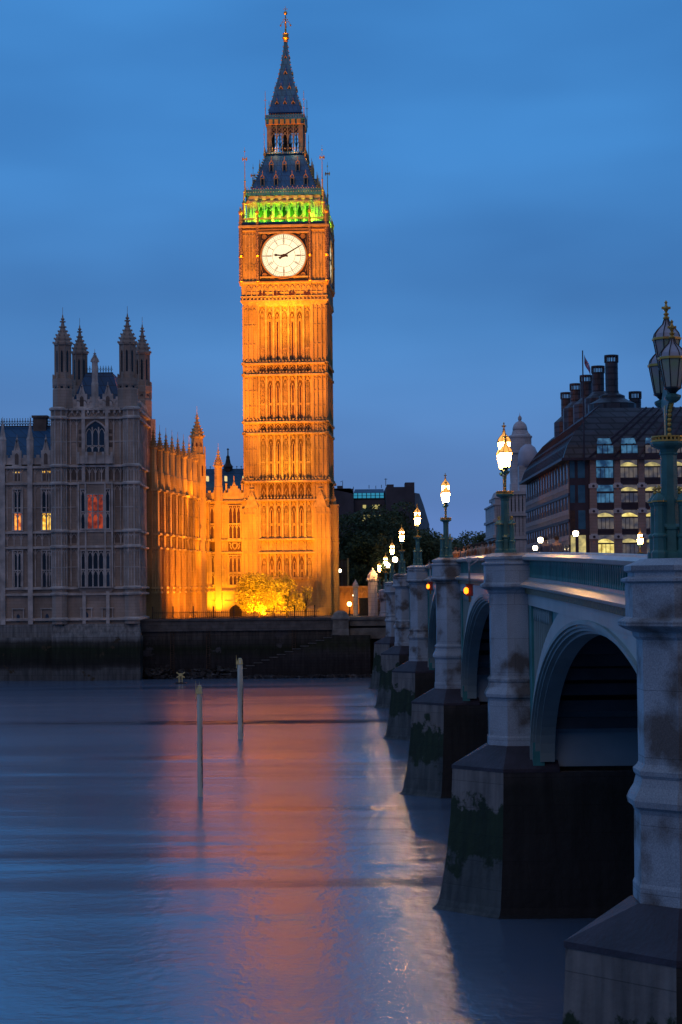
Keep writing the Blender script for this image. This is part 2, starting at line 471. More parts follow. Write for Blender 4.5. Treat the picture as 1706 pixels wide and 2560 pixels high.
M['coping'] = mat('coping_paint', (0.46, 0.43, 0.39), 0.30, 0.12, 0.8, 0.1, 8.0)
M['ring_paint'] = mat('ring_paint', (0.30, 0.37, 0.35), 0.45, 0.15, 0.6)
M['teal'] = mat('teal_paint', (0.06, 0.27, 0.26), 0.45, 0.25, 1.0, 0.15, 6.0)
M['teal_lamp'] = mat('lamp_green_paint', (0.060, 0.185, 0.17), 0.42, 0.2, 3.0, 0.2, 30.0)
M['rib_iron'] = mat('girder_paint', (0.060, 0.070, 0.085), 0.55, 0.2, 1.0)
M['plate'] = mat('plate_paint', (0.36, 0.44, 0.48), 0.5, 0.15, 0.5, 0.1, 3.0)
M['frieze_gold'] = mat('gilt_frieze', (0.030, 0.028, 0.02), 0.5, 0.1, 9.0, 0.8, 9.0, col2=(0.30, 0.20, 0.045))
M['asphalt'] = mat('asphalt', (0.05, 0.05, 0.052), 0.8, 0.2, 2.0)
M['paving'] = blocks(mat('paving', (0.16, 0.15, 0.145), 0.8, 0.15, 1.0), 0.9, 0.6, 0.85)
M['wall_river'] = tide_mat('embankment_wall', [(-0.5, (0.022,0.021,0.024)), (1.2, (0.030,0.029,0.034)), (2.5, (0.035,0.033,0.038)), (3.9, (0.018,0.026,0.012)), (4.6, (0.05,0.05,0.048)), (5.4, (0.09,0.085,0.08)), (6.4, (0.13,0.12,0.115)), (8.2, (0.15,0.135,0.125))], 0.85, 0.30, 0.35, blk=(1.6, 0.62, 0.75, 0.03), blotch=((0.085,0.082,0.088), 0.42, 0.60))
M['wall_pavilion'] = tide_mat('pavilion_wall_base', [(-0.5, (0.11,0.12,0.13)), (1.3, (0.14,0.15,0.155)), (1.75, (0.05,0.05,0.05)), (2.3, (0.022,0.024,0.022)), (4.2, (0.022,0.036,0.016)), (5.0, (0.07,0.07,0.065)), (5.5, (0.26,0.27,0.27)), (7.4, (0.30,0.30,0.30))], 0.85, 0.35, 0.30, blk=(1.6, 0.7, 0.78, 0.02), blotch=((0.08,0.06,0.035), 0.5, 0.62))

# ================================================================ SETTING
w = MB(); w.add([(-1500,-60,0),(1500,-60,0),(1500,262,0),(-1500,262,0)], [(0,1,2,3)])
w.build('water', M['water'], kind='structure')
w = MB(); w.add([(-1500,-60,-4),(1500,-60,-4),(1500,270,-4),(-1500,270,-4)], [(0,1,2,3)])
w.build('riverbed', M['pier_dark'], kind='structure')
M['ground'] = mat('ground_far', (0.07, 0.065, 0.06), 0.9, 0.25, 0.3)
w = MB(); w.add([(-2500,259,7.4),(2500,259,7.4),(2500,4000,7.4),(-2500,4000,7.4)], [(0,1,2,3)])
w.build('ground', M['ground'], kind='structure')
# raised street west of the bridge
w = MB(); w.box(7.3, 60, 262.5, 900, 7.0, 10.2)
w.build('street', M['asphalt'], kind='structure')

# ================================================================ RIVER WALL
rw = thing('embankment_wall', 'long dark tide stained embankment wall with pale coping below the clock tower', 'river wall', (-10, 257, 0))
XL = at(352, 1600, 257)[0]; ex, ez = at(852, 1560, 256.6)
m = MB(); 
m.box(XL-0.5, 5.6, 257.6, 262.0, -3, 6.45)
for i in range(44):
    pass
m.build('wall_face', M['wall_river'], rw)
m = MB(); m.box(XL-0.5, ex-0.9, 257.35, 260.2, 6.46, 7.55); m.box(XL-0.5, ex-0.9, 257.2, 258.35, 7.553, 7.85); m.box(XL-.5,ex-.9,257.25,257.6,6.2,6.455)
m.build('coping', blocks(mat('coping_stone', (0.13,0.12,0.115), 0.85, 0.3, 1.0, 0.4, 5.0), 1.5, 0.5, 0.8), rw)
# landing stairs down the wall, right part
m = MB()
sx0, sz0 = at(560, 1690, 256.4); sx1, sz1 = at(850, 1588, 256.4)
ns = 15
for i in range(ns):
    a = sx0 + (sx1-sx0)*i/ns; b2 = sx0 + (sx1-sx0)*(i+1)/ns
    zt_ = 0.15 + (sz1-0.15)*(i+1)/ns
    m.box(a, sx1+4.0 if i == ns-1 else b2, 255.6+0.0, 257.6, -3, zt_)
m.build('landing_stairs', tide_mat('stair_stone', [(-0.5,(0.024,0.023,0.027)),(2.2,(0.032,0.030,0.036)),(3.2,(0.055,0.052,0.055)),(4.4,(0.03,0.04,0.018)),(5.5,(0.05,0.05,0.045))],0.8,0.7,1.2, blk=(1.0,0.37,0.7,0.02)), rw)
m = MB()
for i in range(ns):
    a = sx0 + (sx1-sx0)*i/ns; zt_ = 0.15 + (sz1-0.15)*(i+1)/ns
    m.box(a-0.12, a+1.02, 255.5, 256.5, zt_+0.003, zt_+0.09)
m.build('stair_coping', mat('worn_step', (0.10,0.10,0.10), 0.8, 0.5, 1.6), rw)
sr_ = random.Random(3); m = MB()
for k_ in range(330):
    sx_ = sr_.uniform(XL+0.5, 4.5); s_ = sr_.uniform(0.25, 0.75); sy_ = 257.4 - sr_.uniform(0, 2.2); szz = -0.1 + max(0, (sy_-255.2)*0.55) + sr_.uniform(-.1,.25)
    if sx_ > sx0+2 and sy_ > 255.2: sy_ = 255.3 - sr_.uniform(0, 1.2); szz = 0.1
    m.hull([(sx_+s_*sr_.uniform(-1,1), sy_+s_*sr_.uniform(-.7,.7), szz+s_*sr_.uniform(-.6,.6)) for _ in range(9)])
tag(m.build('foreshore_stones', tide_mat('rubble', [(-0.2,(0.03,0.03,0.034)),(0.8,(0.05,0.048,0.05)),(2.0,(0.06,0.058,0.055))],0.85,0.4,1.5, blotch=((0.12,0.115,0.12),1.3,0.57))), 'dark rough stones heaped along the foot of the embankment wall', 'rubble', kind='stuff')
# end block with sloped cap and pale parapet to the bridge
ex, ez = at(852, 1560, 256.6)
eb = MB(); eb.loft([[(ex+dx*k, 256.8+dy*k, z) for dx,dy in ((-1.1,-1),(1.1,-1),(1.1,1),(-1.1,1))] for k,z in ((1.05,4.8),(1.0,6.2),(0.95,6.3),(0.95,7.5),(1.12,7.6),(1.12,7.8),(0.75,8.5),(0.3,8.75))])
eb.build('end_pier', mat('pale_end_pier', (0.21,0.20,0.18), 0.85, 0.35, 1.2, 0.4, 5.0), rw)
m = MB(); m.box(ex+1.2, 6.0, 256.9, 257.9, 6.7, 7.5); m.box(ex+1.2, 6.0, 256.7, 258.1, 7.503, 7.85); m.box(ex+1.2, 6.0, 256.6, 257.5, 5.0, 6.4)
m.build('quay_parapet', mat('pale_quay', (0.20,0.19,0.17), 0.85, 0.35, 0.8, 0.4, 4.0), rw)

m = MB(); m.box(ex+1.0, 6.0, 257.95, 262, 5.0, 7.45); m.build('quay_floor', M['paving'], rw)
for k_, px_ in enumerate((430, 520, 735)):
    m = MB(); lx = at(px_, 1620, 257)[0]
    for s_ in (-0.22, 0.22): m.box(lx+s_-.03, lx+s_+.03, 257.45, 257.52, 0.2, 6.4)
    for q_ in range(20): m.box(lx-.22, lx+.22, 257.46, 257.50, 0.4+q_*0.3, 0.44+q_*0.3)
    m.build('ladder', mat('rusty_ladder', (0.10,0.06,0.04), 0.8, 0.3, 3.0) if k_ == 0 else bpy.data.materials['rusty_ladder'], rw)
# railing fence along the terrace
fr = thing('terrace_railings', 'black iron railings standing on the terrace above the embankment wall', 'railings', (-15, 258.4, 7.4))
m = MB(); fx0, fx1 = at(382,1500,259)[0], -3.0
k = 0; x = fx0
while x < fx1:
    h = 8.85 if k % 10 else 9.5
    t_ = 0.02 if k % 10 else 0.07
    m.box(x-t_, x+t_, 258.95, 258.95+2*t_, 7.4, h); x += 0.27; k += 1
m.box(fx0, fx1, 258.93, 258.99, 8.62, 8.68); m.box(fx0, fx1, 258.93, 258.99, 7.9, 7.95)
m.build('rails', M['frame_iron'], fr)

# ================================================================ BRIDGE
PY = [36.7, 72.6, 112.2, 152.9, 191.6, 227.0, 260.0]
def zt(y): return 13.62 - 1.29e-4 * (y - 131.8)**2
XP, XS = 6.24, 6.68
def bxy(x, y): return (x + 0.11 - 0.0021*(y-132), y)
br = thing('arch_bridge', 'long green painted iron arch bridge with grey granite piers crossing the river', 'bridge', (20, 132, 0))
def octprof(y):
    T = zt(y) - 0.0; k = 1/math.cos(math.pi/8)
    z8 = 8.4
    pr = [(1.07,5.9),(1.07,6.35),(1.04,6.42),(1.03,7.70),(1.06,7.78),(1.14,7.84),(1.16,7.95),(1.12,8.05),(1.03,8.2),(0.99,8.36),(1.03,8.42),(1.04,8.50),(0.98,8.55),(0.94,8.62),
          (0.94,T-1.52),(1.0,T-1.46),(1.02,T-1.38),(1.2,T-1.30),(1.27,T-1.25),(1.27,T-1.17),(1.13,T-1.09),(1.13,T-0.46),(1.2,T-0.42),(1.2,T-0.37),(1.08,T-0.33),(1.08,T-0.26),(1.15,T-0.22),(1.15,T-0.13),(0.9,T-0.03),(0.86,T)]
    return [(r*k, z) for r, z in pr]
for i, y in enumerate(PY):
    last = i == len(PY)-1
    m = MB(); m.lathe((XP, y, 0), octprof(y), 8)
    pier = m.build('pier', M['granite'], br)
    if i == 0: pier['label'] = 'nearest granite pier shaft with the unlit lamp on top'
    # plinth cap
    k = 1.12/math.cos(math.pi/8)
    top = [(XP+k*math.cos(a), y+k*math.sin(a), 6.06) for a in [math.pi/8+j*math.pi/4 for j in range(8)]]
    hw = 2.0
    pts = [(3.79,y,5.30),(5.55,y-hw-.03,5.30),(7.6,y-hw-.03,5.30),(7.6,y+hw+.03,5.30),(5.55,y+hw+.03,5.30)]
    low = [(a,b,5.18) for a,b,_ in pts]
    c = MB(); c.hull(pts+top+low+[(7.5,y-1,6.05),(7.5,y+1,6.05)])
    c.build('plinth_cap', M['pier_cap'], pier)
    secs = []
    for z, o in ((-3,1.5),(0.0,0.84),(0.12,0.66),(0.35,0.54),(1.0,0.42),(1.9,0.27),(3.36,0.10),(4.6,0.02),(5.18,0.0)):
        h2 = hw + o*0.62
        secs.append([(3.82-o,y,z),(5.55-o*0.35,y-h2,z),(33.6,y-h2,z),(35.4,y,z),(33.6,y+h2,z),(5.55-o*0.35,y+h2,z)])
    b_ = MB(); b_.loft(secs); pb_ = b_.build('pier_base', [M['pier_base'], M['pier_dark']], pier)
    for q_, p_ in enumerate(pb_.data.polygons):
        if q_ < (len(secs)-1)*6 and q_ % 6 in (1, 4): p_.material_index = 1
    # wall of the pier under the deck
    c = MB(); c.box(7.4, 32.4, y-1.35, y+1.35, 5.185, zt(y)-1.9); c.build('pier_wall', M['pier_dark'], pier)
    if i == 0:
        pass
EAST = 6.0
ends = [EAST] + PY
def ell(y, yc, a, zs, b2):
    k = max(0.0, 1 - ((y-yc)/a)**2); return zs + b2*math.sqrt(k)
for i in range(len(ends)-1):
    ya, yb = ends[i] + (1.2 if i == 0 else 0), ends[i+1]
    yc = (ya+yb)/2; a = (yb-ya)/2 - 1.95
    zs = 5.55; crown = zt(yc) - 2.28; bb = crown - zs
    n = 48
    ys = [yc - a*math.cos(math.pi*j/n) for j in range(n+1)]
    def arc(off):
        return [(yc - (a+off)*math.cos(math.pi*j/n), zs + (bb+off*0.9)*math.sin(math.pi*j/n)) for j in range(n+1)]
    # spandrel sheet (recessed teal) with outer band
    m = MB(); e0 = arc(1.15); pts = []
    for j, (y_, z_) in enumerate(e0):
        y_ = min(max(y_, ya+0.1), yb-0.1); top_ = zt(y_) - 1.50
        pts.append((y_, min(z_, top_-0.05), top_))
    for j in range(n):
        p, q = pts[j], pts[j+1]
        m.add([(XS+0.16,p[0],p[1]),(XS+0.16,q[0],q[1]),(XS+0.16,q[0],q[2]),(XS+0.16,p[0],p[2]),(XS+0.5,p[0],p[1]),(XS+0.5,q[0],q[1]),(XS+0.5,q[0],q[2]),(XS+0.5,p[0],p[2])],
              [(3,2,1,0),(4,5,6,7),(0,1,5,4),(7,6,2,3)])
    sp_ = m.build('spandrel_panel', M['teal'], br)
    m = MB()
    # frame: band following the arch, top band
    def band(o0, o1, x0, x1, mb):
        A, B = arc(o0), arc(o1)
        for j in range(n):
            q = [(A[j],A[j+1],B[j+1],B[j])][0]
            lim = [(min(max(v[0], ya), yb), v[1]) for v in q]
            vs = [(x0,v[0],v[1]) for v in lim] + [(x1,v[0],v[1]) for v in lim]
            mb.add(vs, [(3,2,1,0),(4,5,6,7),(0,1,5,4),(2,3,7,6),(1,2,6,5),(3,0,4,7)])
    band(0.42, 1.20, XS-0.02, XS+0.4, m)
    yy = [ya+0.9+(yb-ya-1.8)*j/30 for j in range(31)]
    for j in range(30):
        p, q = yy[j], yy[j+1]
        for (x0,x1,t0,t1) in ((XS-0.05,XS+0.42,-1.92,-1.495),):
            m.add([(x0,p,zt(p)+t0),(x0,q,zt(q)+t0),(x0,q,zt(q)+t1),(x0,p,zt(p)+t1),(x1,p,zt(p)+t0),(x1,q,zt(q)+t0),(x1,q,zt(q)+t1),(x1,p,zt(p)+t1)],
                  [(3,2,1,0),(4,5,6,7),(0,1,5,4),(7,6,2,3)])
    m.build('spandrel_frame', M['paint'], br)
    for (p, q) in ((ya+0.9, ya+1.9), (yb-1.9, yb-0.9)):
        m = MB(); m.box(XS-0.035, XS+0.38, p, q, 5.4, zt(p)-1.9); m.build('spandrel_border', M['teal'], br)
    # tracery in the spandrel triangle
    m = MB(); ff = F((XS+0.04, 0), (0, 1)); ff.n = Vector((-1,0,0)); ff.u = Vector((0,1,0))
    for side in (-1, 1):
        for k in range(9):
            y_ = yc + side*(a - 0.2 - k*0.62)
            zb = ell(y_, yc, a+1.15, zs, bb+1.03); ztop = zt(y_)-1.9
            if ztop - zb > 0.35:
                m.fb(ff, y_-0.05, y_+0.05, -0.1, 0.0, zb-0.05, ztop)
                if ztop-zb > 0.9: m.path(ff, [(y_, ztop-0.55), (y_+0.31, ztop-0.12), (y_+0.62, ztop-0.55)], 0.07, -0.1, 0.0)
    m.build('spandrel_tracery', M['ring_paint'], br)
    # stepped arch ring and soffit
    m = MB()
    band(0.30, 0.44, XS-0.12, XS+0.3, m); band(0.20, 0.32, XS-0.04, XS+0.4, m); band(0.10, 0.21, XS+0.05, XS+0.5, m); band(0.0, 0.12, XS+0.22, XS+0.75, m)
    m.build('arch_ring', M['ring_paint'], br)
    # inner ribs
    for k in range(1, 7):
        m = MB(); xr = XS + 0.3 + k*4.1; band(0.0, 0.75, xr, xr+0.35, m); m.build('arch_rib', M['rib_iron'], br)
    m = MB()
    for k in range(2, 23):
        th = math.pi*k/24; y_ = yc - (a+0.4)*math.cos(th); z_ = zs + (bb+0.4)*math.sin(th)
        m.box(XS+0.6, 31.6, y_-0.09, y_+0.09, z_-0.2, z_+0.2)
    m.build('cross_girder', M['rib_iron'], br)
    # plates at the springings
    for (p, q) in ((ya+1.5, ya+1.62), (yb-1.62, yb-1.5)):
        if i == 0 and p < 20: continue
        m = MB(); m.box(XS+0.62, 32.0, p, q, 5.35, 7.75); m.box(XS+0.6, 32.0, p-0.03, q+0.03, 6.55, 6.58); m.build('springing_plate', M['plate'], br)
    # deck underside, roadway, pavement
    def strip(x0, x1, t0, t1, name, mt, nn=24, parent=br, y0=ya, y1=yb):
        mm = MB(); secs = []
        for j in range(nn+1):
            y_ = y0 + (y1-y0)*j/nn; z_ = zt(y_)
            secs.append([(x0,y_,z_+t0),(x1,y_,z_+t0),(x1,y_,z_+t1),(x0,y_,z_+t1)])
        mm.loft(secs); return mm.build(name, mt, parent, recalc=True)
    strip(XS+0.5, 32.0, -1.66, -1.30, 'deck', M['rib_iron'])
    strip(XS+0.45, 10.6, -1.296, -1.05, 'pavement', M['paving'])
    strip(28.4, 32.0, -1.296, -1.05, 'pavement', M['paving'])
    strip(10.604, 28.396, -1.296, -1.20, 'roadway', M['asphalt'])
    # parapet: frieze, cornice, sill, coping
    y0p, y1p = ya + (0.0 if i == 0 else 1.0), yb-1.0
    strip(XS-0.16, XS+0.45, -1.49, -1.30, 'gilt_frieze', M['frieze_gold'], y0=y0p, y1=y1p)
    def prof(xz, name, mt, parent=br):
        mm = MB(); secs = []
        for j in range(25):
            y_ = y0p + (y1p-y0p)*j/24; z_ = zt(y_); secs.append([(x, y_, z_+t_) for x, t_ in xz])
        mm.loft(secs); return mm.build(name, mt, parent, recalc=True)
    pp = prof([(XS-0.16,-1.297),(XS-0.36,-1.24),(XS-0.38,-1.16),(XS-0.06,-0.98),(XS-0.06,-0.90),(XS+0.40,-0.90),(XS+0.40,-1.297)], 'cornice', M['coping'])
    pp = prof([(XS-0.10,-0.28),(XS-0.26,-0.24),(XS-0.28,-0.14),(XS-0.12,-0.05),(XS-0.10,0.0),(XS+0.12,0.015),(XS+0.30,0.0),(XS+0.34,-0.2),(XS+0.2,-0.28)], 'parapet_coping', M['coping'])
    # pierced panel
    m = MB(); y_ = y0p + 0.2; st = 0.42
    f2 = F((XS, 0), (0, 1)); f2.n = Vector((-1,0,0)); f2.u = Vector((0,1,0))
    while y_ < y1p - 0.3:
        b0, t0 = zt(y_)-0.90, zt(y_)-0.28
        m.fb(f2, y_-0.05, y_+0.05, -0.14, 0.02, b0, t0)
        m.path(f2, [(y_, t0-0.24), (y_+st*0.28, t0-0.07), (y_+st/2, t0-0.02), (y_+st*0.72, t0-0.07), (y_+st, t0-0.24)], 0.075, -0.12, 0.0)
        m.path(f2, [(y_, b0+0.12), (y_+st/2, b0+0.03), (y_+st, b0+0.12)], 0.08, -0.12, 0.0)
        y_ += st
    m.build('parapet_tracery', M['teal'], br)
    strip(XS+0.16, XS+0.24, -0.90, -0.27, 'parapet_backing', M['teal'], y0=y0p, y1=y1p)
    strip(31.9, 32.2, -1.3, 0.0, 'far_parapet', M['teal'], y0=ya, y1=yb)
    strip(31.8, 32.35, 0.003, 0.12, 'far_parapet_coping', M['coping'], y0=ya, y1=yb)

br.rotation_euler = (0, 0, 0.0021); br.location.x += 0.11
# ================================================================ BRIDGE LAMPS
M['lit_pane'] = glow('lit_lamp_glass', (1.0, 0.50, 0.13), 130.0)
M['lit_dome'] = glow('lit_dome_glass', (1.0, 0.42, 0.08), 1.3)
M['pane_pink'] = mat('unlit_lamp_glass', (0.46, 0.36, 0.42), 0.25, 0.15, 2.5, col2=(0.34,0.46,0.22))
M['dome_glass'] = mat('unlit_dome_glass', (0.42, 0.40, 0.46), 0.25, 0.2, 3.0)
M['lead'] = mat('lamp_frame', (0.02, 0.022, 0.03), 0.4, 0.2, 3.0)
def lantern(parent, c, s, lit):
    x, y, z = c
    r0, r1, h = 0.155*s, 0.255*s, 0.54*s
    g = MB(); g.lathe((x,y,z), [(r0,0.0),(r1,h)], 8); gl = g.build('lantern', M['lit_pane'] if lit else M['pane_pink'], parent, local=True)
    m = MB()
    m.lathe((x,y,z), [(0.03,-0.16*s),(0.06,-0.12*s),(0.12*s,-0.06*s),(r0+0.02,-0.03*s),(r0+0.02,0.0)], 8)
    for k in range(8):
        a = math.pi/8 + k*math.pi/4
        m.tube((x+(r0+.004)*math.cos(a), y+(r0+.004)*math.sin(a), z), (x+(r1+.004)*math.cos(a), y+(r1+.004)*math.sin(a), z+h), 0.013, n=4)
        # dome bars
        pr = [(r1,h+.05),(r1*0.93,h+.12*s),(r1*0.66,h+.21*s),(r1*0.30,h+.30*s),(0.04,h+.41*s)]
        for j in range(4):
            p, q = pr[j], pr[j+1]
            m.tube((x+p[0]*1.02*math.cos(a), y+p[0]*1.02*math.sin(a), z+p[1]+.005), (x+q[0]*1.02*math.cos(a), y+q[0]*1.02*math.sin(a), z+q[1]+.005), 0.012, n=4)
        a2 = a + math.pi/8; rm = (r1)*math.cos(math.pi/8)
    m.build('lantern_frame', M['lead'], gl, local=True)
    d = MB(); d.lathe((x,y,z), [(r1,h+.045),(r1*0.93,h+.12*s),(r1*0.66,h+.21*s),(r1*0.30,h+.30*s),(0.03,h+.41*s)], 8)
    d.build('dome', M['lit_dome'] if lit else M['dome_glass'], gl, local=True)
    f_ = MB(); f_.lathe((x,y,z), [(r1+.015,h-0.01),(r1+.035,h+.0),(r1+.035,h+.04),(r1-.02,h+.044)], 8)
    f_.build('gilt_band', M['gilt'], gl, local=True); f_ = MB(); f_.lathe((x,y,z), [(0.05,h+.40*s),(0.07,h+.43*s),(0.03,h+.47*s),(0.06,h+.5*s),(0.02,h+.54*s),(0.045,h+.58*s),(0.07,h+.62*s),(0.03,h+.66*s),(0.02,h+.7*s),(0.035,h+.73*s),(0.005,h+.77*s)], 8)
    f_.box(x-.085*s, x+.085*s, y-.02, y+.02, z+h+.60*s, z+h+.645*s); f_.box(x-.02, x+.02, y-.085*s, y+.085*s, z+h+.60*s, z+h+.645*s)
    f_.build('finial', M['gilt'], gl, local=True)
    return gl
def bridge_lamp(lit, label):
    t = thing('bridge_lamp', label, 'street lamp', (0,0,0), group='ornate triple lamps on the bridge piers')
    m = MB()
    m.lathe((0,0,0), [(0.34,0),(0.34,0.10),(0.24,0.16),(0.22,0.55),(0.25,0.58),(0.25,0.62),(0.19,0.68),(0.17,1.2),(0.165,2.02),(0.19,2.05),(0.17,2.08),(0.20,2.14),(0.33,2.20),(0.36,2.24),(0.36,2.28),(0.28,2.30)], 8)
    m.build('post', M['teal_lamp'], t, local=True)
    m = MB()
    for k in range(24):
        a = 2*math.pi*k/24; m.box(0.31*math.cos(a)-.018, 0.31*math.cos(a)+.018, 0.31*math.sin(a)-.018, 0.31*math.sin(a)+.018, 2.303, 2.40)
    m.lathe((0,0,0), [(0.28,2.36),(0.335,2.37),(0.335,2.395),(0.28,2.40)], 16)
    m.lathe((0,0,0), [(0.345,2.285),(0.345,2.315)], 16)
    m.build('crown_ring', M['gilt'], t, local=True)
    for k in range(4):
        cx, cy = 0.34*math.cos(k*math.pi/2+math.pi/4), 0.34*math.sin(k*math.pi/2+math.pi/4)
        if True:
            m = MB(); m.lathe((cx,cy,0), [(0.17,0),(0.17,0.12),(0.135,0.17),(0.13,0.40),(0.15,0.43),(0.15,0.46),(0.10,0.50),(0.095,1.02),(0.12,1.06),(0.12,1.09),(0.15,1.11),(0.15,1.14),(0.05,1.27),(0.03,1.28)], 8)
            c_ = m.build('short_column', M['teal_lamp'], t, local=True)
            m = MB(); m.lathe((cx,cy,0), [(0.155,1.105),(0.155,1.125)], 8); m.lathe((cx,cy,0), [(0.03,1.27),(0.045,1.30),(0.02,1.33),(0.04,1.37),(0.03,1.40),(0.005,1.44)], 6)
            m.box(cx-.05,cx+.05,cy-.012,cy+.012,1.355,1.38); m.build('column_finial', M['gilt'], c_, local=True)
    # bracket: a plate in the bridge direction widening to the arms
    m = MB()
    prof = [(0.10,2.3),(0.11,2.55),(0.15,2.75),(0.26,2.92),(0.44,3.02),(0.66,3.06),(0.66,3.12),(0.36,3.16),(0.12,3.42),(0.06,3.52)]
    for sx in (-0.055, ):
        L_ = [(y_, z_) for y_, z_ in prof]; R_ = [(-y_, z_) for y_, z_ in prof]
        n_ = len(prof)
        vs = [(-0.055,y_,z_) for y_,z_ in L_] + [(-0.055,y_,z_) for y_,z_ in R_] + [(0.055,y_,z_) for y_,z_ in L_] + [(0.055,y_,z_) for y_,z_ in R_]
        fs = []
        for j in range(n_-1):
            fs += [(j,j+1,n_+j+1,n_+j),(2*n_+n_+j,3*n_+j+1,2*n_+j+1,2*n_+j),(j,2*n_+j,2*n_+j+1,j+1),(n_+j,n_+j+1,3*n_+j+1,3*n_+j)]
        m.add(vs, fs)
    m.lathe((0,0.62,3.10), [(0.06,-0.10),(0.13,-0.05),(0.16,0.0),(0.16,0.04),(0.06,0.08)], 8); m.lathe((0,-0.62,3.10), [(0.06,-0.10),(0.13,-0.05),(0.16,0.0),(0.16,0.04),(0.06,0.08)], 8)
    m.lathe((0,0,3.42), [(0.05,0),(0.09,0.06),(0.12,0.10),(0.12,0.14),(0.05,0.18)], 8)
    m.build('bracket', M['teal_lamp'], t, local=True, recalc=True)
    m = MB()
    for sgn in (-1, 1):
        for (y_, z_) in ((0.125,2.42),(0.13,2.52),(0.14,2.62),(0.155,2.71),(0.19,2.80),(0.25,2.88),(0.33,2.945),(0.42,2.985)):
            m.sphere((0.0, sgn*(y_+0.005), z_), 0.045, 6, 4)
    m.box(-0.062, 0.062, -0.06, 0.06, 2.42, 3.0)
    m.build('gilt_scroll', M['gilt'], t, local=True)
    lantern(t, (0,0.62,3.30), 1.0, lit); lantern(t, (0,-0.62,3.30), 1.0, lit); lantern(t, (0,0,3.74), 1.02, lit)
    return t
lamp0 = bridge_lamp(False, 'large unlit green and gold triple lamp on the nearest pier at the right edge')
lamp0.location = (*bxy(XP-0.33, PY[0]), zt(PY[0]))
lamp1 = bridge_lamp(True, 'glowing triple lamp on the second pier in front of the distant domed building')
lamp1.location = (*bxy(XP-0.33, PY[1]), zt(PY[1]))
LL_ = ['glowing triple lamp on the third pier to the left of the domed building', 'glowing triple lamp on the fourth pier in front of the dark tree and gable wall',
       'glowing triple lamp on the fifth pier in front of the middle of the dark trees', 'lamp on the sixth bridge pier, between two brighter lamps beside the trees', 'small bright lamp on the bridge abutment behind the sixth pier']
for j, lb in enumerate(LL_): dup(lamp1, None, (*bxy(XP-0.33+0.04*j, PY[j+2]), zt(PY[j+2])), 0, lb)
dup(lamp1, None, (5.7, 293, 10.9), 0, 'smallest and farthest bridge lamp, beyond the abutment near the stone kiosk')
dup(lamp1, None, (31.6, 205, zt(205)), 0, 'glowing lamp on the far side parapet just left of the nearest unlit lamp')

for yy_, w_ in ((PY[0], 'first'), (PY[1], 'second'), (PY[2], 'third')):
    dup(lamp1, None, (31.6, yy_, zt(yy_)), 0, 'glowing lamp on the far side parapet opposite the %s granite pier' % w_)
for o_ in list(bpy.data.objects):
    if o_.name.startswith('bridge_lamp'): o_.scale = (0.968, 0.968, 0.968)
# navigation lights hanging from the parapet above the arches
M['amber'] = glow('amber_signal', (1.0, 0.17, 0.005), 5.0)
M['red_box'] = mat('signal_box', (0.10, 0.02, 0.02), 0.5, 0.2, 4.0)
def nav(loc, label):
    t = thing('navigation_light', label, 'navigation light', loc, group='amber navigation lights hung over the arches')
    m = MB(); m.tube((0,0,0.1),(0,0,-1.55),0.05); m.tube((0,0,0.1),(0.5,0,0.2),0.04); m.tube((0,0,-0.2),(0.5,0,0.15),0.03); m.box(-0.1,0.1,-0.08,0.08,0.0,0.22)
    m.build('bracket', M['granite'], t, local=True)
    m = MB(); m.box(-0.16,0.16,-0.12,0.30,-1.62,-1.08); m.box(-0.2,0.2,-0.16,0.34,-1.08,-1.04); b_ = m.build('signal_housing', M['red_box'], t, local=True)
    m = MB(); m.lathe((-0.17,-0.17,-1.36), [(0.02,-0.16),(0.10,-0.11),(0.12,0),(0.10,0.11),(0.02,0.16)], 10); m.build('signal_lamp', M['amber'], b_, local=True)
    m = MB(); m.box(-0.05,0.05,-0.05,0.05,-1.9,-1.63); m.build('lower_lamp', M['frieze_gold'], b_, local=True)
    return t
nx, nz_ = at(1172, 1410, 92); nav((6.12, 93, zt(93)-0.35), 'larger amber signal light hanging over the second arch')
nav((6.08, 133, zt(133)-0.35), 'smaller amber signal light hanging over the third arch')
# ================================================================ CLOCK TOWER
TH = rad(-3.6)
TC = (at(721.5, 860, 311)[0], 311.0)
G0 = 7.4
ct = thing('clock_tower', 'tall floodlit gothic clock tower with green lit belfry and a pointed spire', 'clock tower', (TC[0], TC[1], G0), TH)
def tz(py, half=6.4):
    """height above tower ground for a photo row read on the tower's front face"""
    return at(716, py, 311 - half)[1] - G0
def faces(h):
    """four facade frames of a square of half width h (local coordinates)"""
    return [F((0,-h),(1,0)), F((h,0),(0,1)), F((0,h),(-1,0)), F((-h,0),(0,-1))]
HW = 6.1
GS, TR, PN = M['gold_stone'], M['trim_stone'], M['panel_shade_stone']
zs = [0, tz(1440), tz(1381.5), tz(1348), tz(1250), tz(1203), tz(1083), tz(1055), tz(936.5), tz(908.5), tz(764)]
m = MB(); m.box(-HW,HW,-HW,HW,0,zs[-1]+2); m.build('shaft', GS, ct, local=True)
